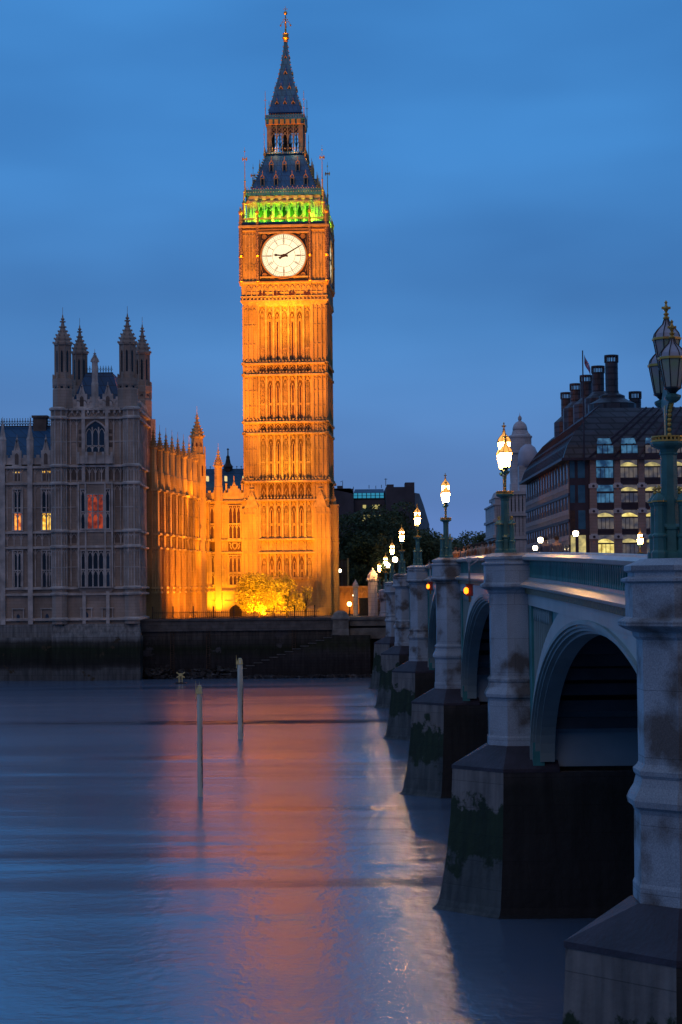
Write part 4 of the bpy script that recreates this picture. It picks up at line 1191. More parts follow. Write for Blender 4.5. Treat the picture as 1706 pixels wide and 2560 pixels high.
for f in faces(0):
    for (py, cols) in ((260,(-1.32,0,1.32)),(220,(-0.68,0.68)),(180,(0,)),(138,(0,))):
        z0_ = tz(py,2)
        for a in cols: h = sh(z0_); m.fb(f, a-0.13, a+0.13, h-0.3, h+0.08, z0_-0.05, z0_+0.25)
m.build('spire_lucarne', M['frame_iron'], ct, local=True)
for sx in (-1,1):
    for sy in (-1,1):
        m = MB(); m.lathe((sx*3.1,sy*3.1,zS-0.6), [(0.07,0),(0.07,1.6),(0.13,1.7),(0.05,1.8),(0.035,4.4)], 6); m.box(sx*3.1-.22,sx*3.1+.22,sy*3.1-.02,sy*3.1+.02,zS+2.35,zS+2.43); m.sphere((sx*3.1,sy*3.1,zS+3.4),.07,5,4)
        m.build('spire_pinnacle', M['gilt'], ct, local=True)
        m = MB(); m.lathe((sx*6.15,sy*6.15,zI-0.2), [(0.12,0),(0.12,2.4),(0.2,2.5),(0.08,2.7),(0.05,6.0),(0.12,6.1),(0.03,6.3),(0.02,8.0)], 6)
        m.box(sx*6.15-.42,sx*6.15+.42,sy*6.15-.02,sy*6.15+.02,zI+5.75,zI+5.95); m.box(sx*6.15-.38,sx*6.15-.22,sy*6.15-.02,sy*6.15+.02,zI+5.55,zI+6.15); m.box(sx*6.15+.22,sx*6.15+.38,sy*6.15-.02,sy*6.15+.02,zI+5.55,zI+6.15)
        m.sphere((sx*6.15,sy*6.15,zI+7.1),0.13,6,4); m.build('roof_vane', M['gilt'], ct, local=True)
zK = tz(100,0)
m = MB(); m.lathe((0,0,zK-0.3), [(0.26,0),(0.42,0.1),(0.36,0.35),(0.60,0.6),(0.60,0.75),(0.46,0.8),(0.50,1.3),(0.55,1.35),(0.50,1.4),(0.22,1.42)], 8)
m.lathe((0,0,zK), [(0.2,0.7),(0.15,1.6),(0.08,2.6),(0.05,4.0),(0.03,tz(19,0)-zK)], 8)
zf = tz(61,0)
for k in range(4):
    f = F((0,0),(math.cos(k*math.pi/2),math.sin(k*math.pi/2)))
    m.path(f, [(0,zf+0.1),(0.35,zf+0.55),(0.6,zf+0.35),(0.8,zf)], 0.07, -0.03, 0.03); m.path(f, [(0,zf+0.6),(0.2,zf+1.0),(0.32,zf+0.8)], 0.06, -0.03, 0.03)
for k in range(4):
    a = k*math.pi/2; m.sphere((0.8*math.cos(a),0.8*math.sin(a),zf-0.12),0.17,6,4); m.sphere((0.32*math.cos(a),0.32*math.sin(a),zf+0.8),0.10,6,4); m.sphere((0.5*math.cos(a),0.5*math.sin(a),zf+0.45),0.08,6,4)
m.sphere((0,0,tz(32,0)),0.33,8,6); m.box(-0.35,0.35,-0.03,0.03,tz(22,0)-0.04,tz(22,0)+0.06); m.box(-0.03,0.03,-0.03,0.03,tz(24,0),tz(18,0)+.2)
for zz in (0.9,1.6,2.3,3.0): m.sphere((0,0,zK+zz+.8),0.2-zz*.012,6,4)
m.build('finial', M['gilt'], ct, local=True)

# tower floodlights: sodium lamps in the court and on the ledges
SOD = (0.9, 0.245, 0.005)
SODY = (0.92, 0.33, 0.007)
GRN = (0.34, 1.0, 0.02)
def twp(a, d, z): 
    c, s = math.cos(TH), math.sin(TH); x, y = a, -d; return (TC[0]+c*x-s*y, TC[1]+s*x+c*y, G0+z)
def flood(name, loc, tgt, watts, deg, col=SOD, r=0.3, blend=0.7):
    o = lamp_spot(name, loc, tgt, watts, deg, col, None, r, blend); return o
flood('court_floodlight', twp(-9.5, 27.5, 1.0), twp(0, 6, 22), 66000, 72)
flood('court_floodlight', twp(12, 26, 1.0), twp(0, 6, 28), 22000, 75)
flood('court_floodlight', twp(-12, 36, 1.0), twp(0, 6, 50), 290000, 36)
flood('court_floodlight', twp(-6, 40, 1.0), twp(0, 6, 67), 240000, 30)
for a in (-1.9, 1.9):
    flood('ledge_floodlight', twp(a, 10.2, zs[5]-2.0), twp(a*0.5, 6.2, zs[5]+8), 4200, 90, SODY, 0.15, 1.0)
for a in (-2.5, 2.5):
    flood('ledge_floodlight', twp(a, 11.0, zs[8]+1.0), twp(a*0.3, 6.2, zs[8]+15), 5200, 80, SODY, 0.15, 1.0)
flood('ledge_floodlight', twp(0, 10.6, zs[10]-3.0), twp(0, 7, zs[10]+4), 2600, 120, SODY, 0.15, 1.0)
# north side
flood('side_floodlight', twp(22, -2, 1.0), twp(6, -2, 30), 26000, 70)
# green lamps in the belfry gallery
for a in (-4.2,-1.4,1.4,4.2):
    lamp_point('belfry_lamp', twp(a, 6.45, zF+0.9), 620, GRN, None, 0.1)
    lamp_point('belfry_lamp', twp(a, 5.1, zF+0.75), 150, (0.05,1.0,0.03), None, 0.1)
for a in (-4,0,4): lamp_point('belfry_lamp', (TC[0]+6.35*math.cos(TH)-a*0, TC[1]+a, G0+zF+0.75), 500, GRN, None, 0.1)
for a in (-1.6,1.6):
    lamp_point('lantern_lamp', twp(a, 3.9, zL0+0.5), 42, (1,0.55,0.2), None, 0.1)
for a in (-3.5,0,3.5):
    lamp_point('roof_lamp', twp(a, 6.9, zI+0.9), 10, (1,0.5,0.15), None, 0.1)
# ================================================================ PALACE (dark river front)
GY, GT, GD = M['grey_stone'], M['grey_trim'], M['grey_dark']
YP = 254.5
def zp(py, Y=YP): return at(200, py, Y)[1]
def xp(px, py=1350, Y=YP): return at(px, py, Y)[0]
def turret_prof(r, z0, zc, ztop, base_r=None):
    """octagonal gothic turret: shaft z0..zc, crocketed ogee spire to ztop"""
    h = ztop - zc
    return [(r,z0),(r,zc-0.02*h),(r*1.2,zc),(r*1.22,zc+0.05*h),(r*1.0,zc+0.10*h),(r*1.0,zc+0.16*h),(r*0.80,zc+0.25*h),(r*0.50,zc+0.35*h),(r*0.33,zc+0.45*h),(r*0.20,zc+0.58*h),(r*0.14,zc+0.66*h),(r*0.26,zc+0.68*h),(r*0.26,zc+0.70*h),(r*0.10,zc+0.73*h),(r*0.09,zc+0.77*h),(0.03,zc+0.82*h),(0.025,ztop)]
def crockets(mb, c, r, zc, ztop, n=8):
    h = ztop-zc
    for t, k in ((0.06,1.22),(0.17,1.06),(0.27,0.84),(0.37,0.56),(0.48,0.38),(0.62,0.28)):
        for i in range(n):
            a = math.pi/n + 2*math.pi*i/n; q = r*k+0.03; s = 0.05+0.055*r*(1-t)
            x, y = c[0]+q*math.cos(a), c[1]+q*math.sin(a); z = zc+h*t
            mb.box(x-s,x+s,y-s,y+s,z-s,z+s*1.2)
def window(parent, f, ac, w, z0, z1, n, mul, matg, d=0.0, transom=None, head=0.75, lit=None, stone=None):
    """mullioned window: glass panel + stone tracery as sub-part"""
    m = MB(); m.fb(f, ac-w/2, ac+w/2, d-0.12, d+0.012, z0, z1)
    g = m.build('window', matg, parent)
    m = MB(); st = w/n
    for k in range(n+1):
        a = ac-w/2+k*st; m.fb(f, a-mul/2, a+mul/2, d-0.1, d+0.20, z0, z1)
    if transom:
        for t in transom: m.fb(f, ac-w/2, ac+w/2, d-0.1, d+0.18, t-0.07, t+0.07)
    for k in range(n):
        a = ac-w/2+k*st
        for zz in ([z1] + (list(transom) if transom else [])):
            m.arch(f, a+mul/2, a+st-mul/2, zz-head, zz-0.1, 0.09, d-0.05, d+0.12, 3)
    m.fb(f, ac-w/2-0.12, ac+w/2+0.12, d-0.1, d+0.26, z1, z1+0.14); m.fb(f, ac-w/2-0.12, ac+w/2+0.12, d-0.1, d+0.3, z0-0.16, z0)
    m.build('window_tracery', stone or GT, g)
    return g
M['pane_orange'] = glow_var('lit_orange_pane', (0.45, 0.07, 0.01), (1.0, 0.36, 0.05), 1.5, 1.9)
M['pane_yellow'] = glow_var('lit_yellow_pane', (0.55, 0.22, 0.01), (1.0, 0.62, 0.10), 1.5, 1.9)
M['pane_red'] = mat('red_curtain_pane', (0.25,0.04,0.02), 0.5, 0.5, 2.0, emit=(0.9,0.10,0.03), estr=0.20)
M['pane_red'] = glow_var('lit_red_pane', (0.10,0.012,0.006), (0.42,0.05,0.012), 0.9, 1.6)

pv = thing('corner_pavilion', 'dark stone palace pavilion with four spired turrets and red curtained windows', 'palace building', (xp(240), YP+6, 5.0))
X0, X1 = xp(139), xp(341)
wdt = X1-X0; DEP = 17.0
zb = zp(1590); zc1, zc2, zc3, zc4, zc5, zc6, zc7 = zp(1485), zp(1470), zp(1367), zp(1328), zp(1209), zp(1165), zp(1045)
zpar = zp(1023)
FR = F((X0, YP), (1, 0)); RT = F((X1, YP), (0, 1))
FR.n = Vector((0,-1,0)); RT.n = Vector((1,0,0))
m = MB(); m.box(X0, X1, YP, YP+DEP, zp(1560), zpar); body = m.build('wall', GY, pv)
m = MB(); m.box(X0-0.4, X1+0.5, YP-1.1, YP+DEP, -3, zp(1592)); m.hull([(X0-0.4,YP-1.1,zp(1592)+.003),(X1+0.5,YP-1.1,zp(1592)+.003),(X0-0.4,YP+1,zp(1592)+.003),(X1+0.5,YP+1,zp(1592)+.003),(X0-0.2,YP-0.35,zp(1560)),(X1+0.3,YP-0.35,zp(1560)),(X0-0.2,YP+1,zp(1560)),(X1+0.3,YP+1,zp(1560))])
m.build('river_base', M['wall_pavilion'], pv)
def strings(f, wd, zs_, mb, d=0.32, ext=0.3):
    for z in zs_:
        mb.fb(f, -ext, wd+ext, -0.2, d, z-0.16, z+0.08); mb.wedge(f, -ext, wd+ext, -0.2, d, z+0.08, z+0.26)
zl = [zp(1548), zc1, zc2, zc3, zc4, zc5, zc6, zc7, zpar]
m = MB(); strings(FR, wdt, zl, m, 0.45); strings(RT, DEP, zl, m, 0.45); m.build('string_course', GT, pv)
def panels(f, a0, a1, z0, z1, mb, st=0.85, d=0.16):
    n = max(1, round((a1-a0)/st)); s = (a1-a0)/n
    for k in range(n+1):
        a = a0+k*s; mb.fb(f, a-0.07, a+0.07, -0.05, d, z0, z1)
        if k < n:
            if z1-z0 > 1.2: mb.arch(f, a+0.1, a+s-0.1, z1-0.75, z1-0.15, 0.08, -0.02, d*0.7, 3)
            if z1-z0 > 5: mb.fb(f, a, a+s, -0.05, d*0.7, (z0+z1)/2-0.06, (z0+z1)/2+0.06)
stories = [(zc2, zc3), (zc3, zc4), (zc4, zc5), (zc5, zc6), (zc6, zc7)]
m = MB()
for z0, z1 in stories:
    z0 += 0.25; z1 -= 0.15
    panels(FR, 1.2, 3.7, z0, z1, m); panels(FR, wdt-3.7, wdt-1.2, z0, z1, m); panels(RT, 1.3, DEP-1.3, z0, z1, m)
panels(FR, 3.7, wdt-3.7, zc3+.25, zc4-.15, m, 1.0); panels(FR, 3.7, wdt-3.7, zc5+.25, zc6-.15, m, 0.85)
m.build('wall_panelling', GT, pv)
m = MB()
for k in range(9):
    a = 1.5 + k*(wdt-3)/8; 
    m.fb(FR, a-0.42, a+0.42, -0.02, 0.03, zc3+0.5, zc4-0.4); m.fb(FR, a-0.36, a+0.36, -0.02, 0.03, zc5+0.5, zc6-0.4)
m.build('carved_panel', GD, pv)
# gallery frieze near the top
m = MB()
for k in range(12):
    a = k*wdt/12
    m.path(FR, [(a,zc7+0.2),(a+wdt/24,zc7+1.0),(a+wdt/12,zc7+0.2)], 0.12, -0.05, 0.12)
for k in range(16):
    a = k*wdt/15.2+0.2; m.fb(FR, a-0.12, a+0.12, 0.0, 0.4, zpar-0.55, zpar-0.2)
m.build('frieze', GT, pv)
# corner pilaster buttresses
for a in (0.55, wdt-0.55):
    m = MB(); c = FR.p(a, 0.1, 0); m.lathe((c[0], c[1], 0), [(1.05, zp(1560)), (1.05, zpar)], 8); cs_ = m.build('corner_shaft', GY, pv)
    m = MB()
    for i in range(8):
        an = math.pi/8+i*math.pi/4; m.tube((c[0]+1.05*math.cos(an),c[1]+1.05*math.sin(an),zc2),(c[0]+1.05*math.cos(an),c[1]+1.05*math.sin(an),zpar),0.09,n=5)
        an = i*math.pi/4; ff = F((c[0]+0.97*math.cos(an), c[1]+0.97*math.sin(an)), (-math.sin(an), math.cos(an))); ff.n = Vector((math.cos(an), math.sin(an), 0))
        for z0_, z1_ in stories:
            m.arch(ff, -0.36, 0.0, z1_-1.0, z1_-0.45, 0.07, -0.03, 0.08, 3); m.arch(ff, 0.0, 0.36, z1_-1.0, z1_-0.45, 0.07, -0.03, 0.08, 3); m.fb(ff, -0.04, 0.04, -0.03, 0.07, z0_+0.2, z1_-0.5)
            if z1_-z0_ > 5: m.fb(ff, -0.38, 0.38, -0.03, 0.06, (z0_+z1_)/2-.08, (z0_+z1_)/2+.08)
    for z_ in zl: m.lathe((c[0],c[1],0), [(1.1,z_-0.18),(1.34,z_-0.14),(1.36,z_+0.06),(1.1,z_+0.26)], 8)
    m.build('shaft_moulding', GT, cs_)
c = RT.p(DEP-0.6, 0.1, 0); m = MB(); m.lathe((c[0], c[1], 0), [(1.0, zp(1590)), (1.0, zpar)], 8); m.build('corner_shaft', GY, pv)
for a in (3.75, wdt-3.75):
    m = MB(); m.fb(FR, a-0.22, a+0.22, -0.1, 0.41, zp(1560), zpar); m.build('buttress', GT, pv)
# windows
cx = xp(240.5)-X0
BAY = F((X0, YP-0.55), (1, 0)); BAY.n = Vector((0,-1,0))
m = MB(); m.fb(FR, cx-2.2, cx+2.2, -0.2, 0.55, zc2, zc5); m.hull([FR.p(cx-2.4,0.55,zc2),FR.p(cx+2.4,0.55,zc2),FR.p(cx-2.4,-0.1,zc2),FR.p(cx+2.4,-0.1,zc2),FR.p(cx-1.2,0,zp(1503)),FR.p(cx+1.2,0,zp(1503))])
m.build('oriel', GY, pv)
window(pv, BAY, cx, 2.15, zp(1322), zp(1238), 3, 0.17, M['pane_red'], 0, [zp(1280)], 0.7)
window(pv, BAY, cx-1.62, 0.55, zp(1322), zp(1225), 1, 0.14, M['glass_dark'], 0, [zp(1280)])
window(pv, BAY, cx+1.62, 0.55, zp(1322), zp(1225), 1, 0.14, M['glass_dark'], 0, [zp(1280)])
window(pv, BAY, cx, 2.15, zp(1467), zp(1378), 3, 0.17, M['glass_dark'], 0, [zp(1424)], 0.7)
window(pv, BAY, cx-1.62, 0.55, zp(1467), zp(1378), 1, 0.14, M['glass_dark'], 0, [zp(1424)])
window(pv, BAY, cx+1.62, 0.55, zp(1467), zp(1378), 1, 0.14, M['glass_sky'], 0, [zp(1424)])
m = MB(); m.fb(BAY, cx-2.3, cx+2.3, -0.2, 0.12, zc5-0.1, zc5+0.2); m.fb(BAY, cx-2.3, cx+2.3, -0.2, 0.16, zc3-0.15, zc3+0.15); m.fb(BAY, cx-2.3, cx+2.3, -0.2, 0.16, zc4-0.15, zc4+0.15)
for s in (-2.2,-1.28,1.28,2.2): m.fb(BAY, cx+s-0.1, cx+s+0.1, -0.1, 0.25, zc2, zc5)
m.build('oriel_trim', GT, pv)
# big arched window above with balcony
m = MB(); m.archfill(FR, cx-1.25, cx+1.25, zp(1130), zp(1080), zp(1054), 0.02)
g = m.build('window', M['glass_sky'], pv)
m = MB()
for k in range(4):
    a = cx-1.25+k*2.5/3; m.fb(FR, a-0.08, a+0.08, -0.05, 0.2, zp(1130), zp(1068) if k in (1,2) else zp(1080))
    if k < 3: m.arch(FR, a+.08, a+.75, zp(1084), zp(1072), 0.08, 0.0, 0.15, 3); m.arch(FR, a+.08, a+.75, zp(1122), zp(1116), 0.08, 0, 0.15, 3)
m.arch(FR, cx-1.4, cx+1.4, zp(1080), zp(1051), 0.2, -0.05, 0.28, 6); m.fb(FR, cx-1.3, cx+1.3, -0.05, 0.2, zp(1115)-.06, zp(1115)+.06)
m.build('window_tracery', GT, g)
m = MB(); m.fb(FR, cx-2.3, cx+2.3, -0.1, 0.85, zc6+0.25, zp(1140)); 
for k in range(5): a = cx-2.2+k*1.1; m.fb(FR, a-0.16, a+0.16, 0.7, 1.0, zc6+0.25, zp(1131)); 
m.build('balcony', GT, pv)
for k in range(2):
    for s in (-1,1):
        for q in range(3):
            m = MB(); m.fb(FR, cx+s*1.9-0.3, cx+s*1.9+0.3, -0.05, 0.05, zp(1074+q*17+10), zp(1074+q*17)); 
            if k == 0: m.build('niche_panel', GD, pv)
# base slit windows
for px in (215.5, 268):
    a = xp(px)-X0; m = MB(); m.archfill(FR, a-0.23, a+0.23, zp(1554), zp(1537), zp(1530), 0.03); g = m.build('window', M['glass_sky'], pv)
    m = MB()
    for s in (-0.75,0.62): m.fb(FR, a+s, a+s+0.14, -0.05, 0.2, zp(1548), zp(1522))
    m.fb(FR, a-0.85, a+0.85, -0.05, 0.24, zp(1522), zp(1519)); m.build('window_hood', GT, g)
# parapet with niches and battlement
m = MB()
for (f, wd) in ((FR, wdt), (RT, DEP)):
    m.fb(f, 0.5, wd-0.5, -0.5, 0.02, zpar+0.2, zp(998)); a = 1.2
    while a < wd-1.2: m.fb(f, a, a+0.42, -0.5, 0.02, zp(998), zp(992)); m.arch(f, a-0.2, a+0.5, zpar+0.6, zpar+1.2, 0.08, 0, 0.12, 3); a += 0.85
for px in (206.5, 271.5):
    a = xp(px)-X0; m.fb(FR, a-0.68, a+0.68, -0.5, 0.12, zpar, zp(985)); m.path(FR, [(a-.35,zp(988)),(a,zp(965)),(a+.35,zp(988))], 0.22, -0.4, 0.05)
    c = FR.p(a,-0.15,0); m.lathe((c[0],c[1],0), [(0.22,zp(985)),(0.12,zp(972)),(0.22,zp(970)),(0.05,zp(962)),(0.03,zp(955))], 6)
m.build('parapet', GT, pv)
m = MB()
for px in (206.5, 271.5): a = xp(px)-X0; m.archfill(FR, a-0.25, a+0.25, zpar+0.35, zp(996), zp(990), 0.14)
m.build('niche', GD, pv)
a = xp(239)-X0; c = FR.p(a, -0.2, 0); m = MB()
m.lathe((c[0],c[1],0), turret_prof(0.42, zpar, zp(905), zp(872)), 6); m.lathe((c[0],c[1],0), [(0.5,zpar),(0.5,zp(960)),(0.42,zp(955))], 6); crockets(m, c, 0.42, zp(905), zp(872), 6)
m.build('centre_pinnacle', GT, pv)
# steep roof with iron crest
m = MB(); rz1 = zp(925); ins = 1.6
xa, xb = xp(172), xp(303)
m.hull([(xa,YP+1.5,zpar+.5),(xb,YP+1.5,zpar+.5),(xa,YP+DEP-1.5,zpar+.5),(xb,YP+DEP-1.5,zpar+.5),(xp(207),YP+4,rz1),(xp(276),YP+4,rz1),(xp(207),YP+DEP-4,rz1),(xp(276),YP+DEP-4,rz1)])
m.build('roof', M['slate'], pv)
m = MB(); a = xp(210)
while a < xp(276):
    m.box(a-0.03,a+0.03,YP+4.0,YP+4.06,rz1,zp(906)); m.box(a-0.12,a+0.12,YP+4.0,YP+4.05,zp(913),zp(911.5)); m.box(a-0.1,a+0.1,YP+4.0,YP+4.05,zp(920),zp(918)); a += 0.36
m.box(xp(207),xp(276),YP+3.98,YP+4.05,rz1,rz1+0.12); m.box(xp(207),xp(276),YP+3.98,YP+4.05,zp(916),zp(915))
m.build('roof_cresting', M['frame_iron'], pv)
# four turrets
for (px, yy, zcc, ztt, r) in ((157.5, YP+0.4, 862, 768, 1.02), (319.5, YP+0.4, 860, 765, 1.02), (200.0, YP+DEP-0.8, None, 795, 0.98), (356.5, YP+DEP-0.8, None, 792, 0.98)):
    x = at(px, 950, yy)[0]
    zc_ = zp(862) if zcc else at(px, 886, yy)[1]
    zt_ = at(px, ztt, yy)[1]
    m = MB(); zo = zpar
    r2 = r*1.28
    m.lathe((x,yy,0), [(r2*1.06,zo),(r2*1.06,zo+2.6),(r2*0.96,zo+2.8),(r2*0.96,zc_-5.6),(r2*1.08,zc_-5.3),(r2*1.1,zc_-4.5),(r*1.0,zc_-4.4)] + turret_prof(r, zc_-4.3, zc_, zt_)[1:], 8)
    for i in range(8):
        a = math.pi/8+i*math.pi/4
        m.tube((x+r2*math.cos(a),yy+r2*math.sin(a),zo+2.8),(x+r2*math.cos(a),yy+r2*math.sin(a),zc_-3.9),0.11,n=5)
        m.tube((x+r*1.04*math.cos(a),yy+r*1.04*math.sin(a),zc_-4.4),(x+r*1.04*math.cos(a),yy+r*1.04*math.sin(a),zc_),0.09,n=5)
    crockets(m, (x,yy), r, zc_, zt_)
    t = m.build('turret', GY, pv)
    m = MB()
    for i in range(8):
        a = i*math.pi/4; f = F((x+math.cos(a)*r2*0.9, yy+math.sin(a)*r2*0.9), (-math.sin(a), math.cos(a)))
        f.n = Vector((math.cos(a), math.sin(a), 0)); m.archfill(f, -0.17, 0.17, zo+3.4, zc_-6.2, zc_-5.8, 0.03)
        f = F((x+math.cos(a)*r*0.93, yy+math.sin(a)*r*0.93), (-math.sin(a), math.cos(a))); f.n = Vector((math.cos(a), math.sin(a), 0))
        m.archfill(f, -0.13, 0.13, zc_-3.6, zc_-1.1, zc_-0.7, 0.03)
    m.build('turret_opening', M['glass_dark'], t)

# ---- left range of the river front
rr = thing('river_range', 'dark stone palace range at the left edge with two warmly lit windows', 'palace building', (xp(60), YP+6, 5.0))
XL0 = xp(-60); YR = YP+1.2
LF = F((XL0, YR), (1, 0)); LF.n = Vector((0,-1,0)); wl = X0-XL0
zr = lambda py: zp(py, YR)
zq = [zr(1548), zr(1485), zr(1470), zr(1368), zr(1330), zr(1208), zr(1167)]
m = MB(); m.box(XL0, X0+0.2, YR, YR+14, zr(1560), zr(1160)); m.build('wall', GY, rr)
m = MB(); m.box(XL0, X0-0.42, YR-1.0, YR+14, -3, zr(1592)); m.box(XL0, X0-0.25, YR-0.4, YR+1, zr(1592), zr(1560)); m.build('river_base', M['wall_pavilion'], rr)
m = MB(); strings(LF, wl, zq, m, 0.40, 0); m.build('string_course', GT, rr)
m = MB(); 
for z0, z1 in ((zq[2],zq[3]),(zq[3],zq[4]),(zq[4],zq[5]),(zq[5],zq[6])): panels(LF, 0.2, wl-1.0, z0+.25, z1-.15, m, 0.92, 0.14)
m.build('wall_panelling', GT, rr)
for px in (-28, 4, 73):
    a = xp(px)-XL0; m = MB(); m.fb(LF, a-0.32, a+0.32, -0.1, 0.5, zr(1560), zr(1160)); c = LF.p(a, 0.05, 0)
    zt_ = zr(1078)
    m.lathe((c[0],c[1],0), [(0.5,zr(1160)),(0.5,zr(1100)),(0.55,zr(1098)),(0.4,zr(1090)),(0.2,zr(1070)),(0.06,zr(1050)),(0.02,zr(1040))], 6); m.build('buttress', GT, rr)
for px, gm, gm2 in ((41, M['pane_orange'], M['glass_dark']), (113.5, M['pane_yellow'], M['glass_dark']), (-30, M['glass_dark'], M['glass_dark'])):
    a = xp(px)-XL0
    m = MB(); m.fb(LF, a-0.75, a+0.75, -0.05, 0.06, zr(1480), zr(1180)); m.build('window_bay', GY, rr)
    window(rr, LF, a, 1.28, zr(1324), zr(1283), 2, 0.17, gm, 0.08, None, 0.5)
    window(rr, LF, a, 1.28, zr(1279), zr(1223), 2, 0.17, gm2, 0.08, None, 0.7)
    window(rr, LF, a, 1.28, zr(1468), zr(1376), 2, 0.17, M['glass_dark'], 0.08, [zr(1425)], 0.7)
    m = MB(); 
    for q in (-0.33,0.33): m.fb(LF, a+q-0.25, a+q+0.25, 0.02, 0.075, zr(1201), zr(1183))
    m.build('attic_window', GD, rr)
    if px > 0:
        m = MB()
        for q in (-0.5,-0.25,0.2,0.45):
            m.add([LF.p(a+q-0.09,0.085,zr(1179)),LF.p(a+q,0.085,zr(1181.5)),LF.p(a+q+0.09,0.085,zr(1179)),LF.p(a+q,0.085,zr(1176.5))],[(0,1,2,3)])
        m.build('attic_light', M['pane_yellow'], rr)
    m = MB(); m.archfill(LF, a-0.22, a+0.22, zr(1554), zr(1540), zr(1533), 0.03); g = m.build('window', M['glass_sky'], rr)
    m = MB()
    for s in (-0.8,0.66): m.fb(LF, a+s, a+s+0.14, -0.05, 0.2, zr(1548), zr(1522))
    m.fb(LF, a-0.85, a+0.85, -0.05, 0.24, zr(1522), zr(1519)); m.build('window_hood', GT, g)
m = MB(); m.fb(LF, 0, wl, -0.5, 0.0, zr(1165), zr(1143)); a = 0.1
while a < wl-0.4: m.fb(LF, a, a+0.42, -0.5, 0.0, zr(1143), zr(1136)); a += 0.85
for px in (39, 112):
    a = xp(px)-XL0; m.fb(LF, a-0.62, a+0.62, -0.5, 0.12, zr(1165), zr(1125)); m.path(LF, [(a-.35,zr(1127)),(a,zr(1100)),(a+.35,zr(1127))], 0.22, -0.4, 0.05)
    c = LF.p(a,-0.15,0); m.lathe((c[0],c[1],0), [(0.2,zr(1125)),(0.1,zr(1100)),(0.2,zr(1097)),(0.04,zr(1092)),(0.03,zr(1085))], 6)
m.build('parapet', GT, rr)
m = MB()
for px in (39,112): a = xp(px)-XL0; m.archfill(LF, a-0.25, a+0.25, zr(1160), zr(1138), zr(1131), 0.14)
m.build('niche', GD, rr)
m = MB(); zrt = at(60, 1068, YR+9)[1]
m.hull([(XL0,YR+1.0,zr(1165)),(X0+.1,YR+1.0,zr(1165)),(XL0,YR+15,zr(1165)),(X0+.1,YR+15,zr(1165)),(XL0,YR+8,zrt),(X0+.1,YR+8,zrt)])
m.build('roof', M['slate'], rr)
m = MB(); a = XL0
zk = at(60,1045,YR+8)[1]
while a < X0:
    m.box(a-0.035,a+0.035,YR+7.97,YR+8.03,zrt,zk); m.box(a-0.13,a+0.13,YR+7.97,YR+8.02,zk-0.45,zk-0.38); m.path(F((0,YR+8),(1,0)), [(a,zrt+0.15),(a+0.18,zrt+0.5),(a+0.36,zrt+0.15)], 0.07, -0.03, 0.03); a += 0.36
m.box(XL0,X0,YR+7.96,YR+8.04,zrt-.05,zrt+0.12); m.box(XL0,X0,YR+7.97,YR+8.03,zrt+0.62,zrt+0.68)
m.build('roof_cresting', M['frame_iron'], rr)
m = MB(); c0, c1 = xp(59), xp(92); zch = at(75,1040,YR+8)[1]
m.box(c0,c1,YR+7.2,YR+9,zrt-2,zch-0.3); m.box(c0-0.2,c1+0.2,YR+7.0,YR+9.2,zch-0.3,zch); m.build('chimney', GD, rr)

# ================================================================ FLOODLIT COURT RANGE
cr_ = thing('court_range', 'orange floodlit gothic range with a row of pinnacles beside the clock tower', 'palace building', (-24, 290, 7.4))
Y1, Y2 = 267.0, 305.0
A0 = (at(380,1300,Y1)[0], Y1); B0 = (at(512,1300,Y2)[0], Y2)
uu = Vector((B0[0]-A0[0], B0[1]-A0[1], 0)); LEN = uu.length; uu.normalize()
SF = F(A0, (uu.x, uu.y)); SF.n = Vector((uu.y, -uu.x, 0))
def zc_(py): return at(560, py, Y2)[1]
zz = [7.4, zc_(1478), zc_(1468), zc_(1383), zc_(1350), zc_(1252), zc_(1215)]
zpp = [zc_(1478), zc_(1468), zc_(1381), zc_(1350), zc_(1253)]
m = MB()
q = [SF.p(0,0,0), SF.p(LEN,0,0), SF.p(LEN,-9,0), SF.p(0,-9,0)]
m.loft([[(a,b,z) for a,b,_ in q] for z in (7.0, zz[6])]); m.build('wall', GS, cr_, label='long receding court wall divided by buttresses')
m = MB(); strings(SF, LEN, zpp, m, 0.45, 0); m.build('string_course', TR, cr_)
NB = 9
M['glass_amber0'] = mat('amber_leaded_glass', (0.06,0.03,0.02), 0.35, 0.3, 1.5)
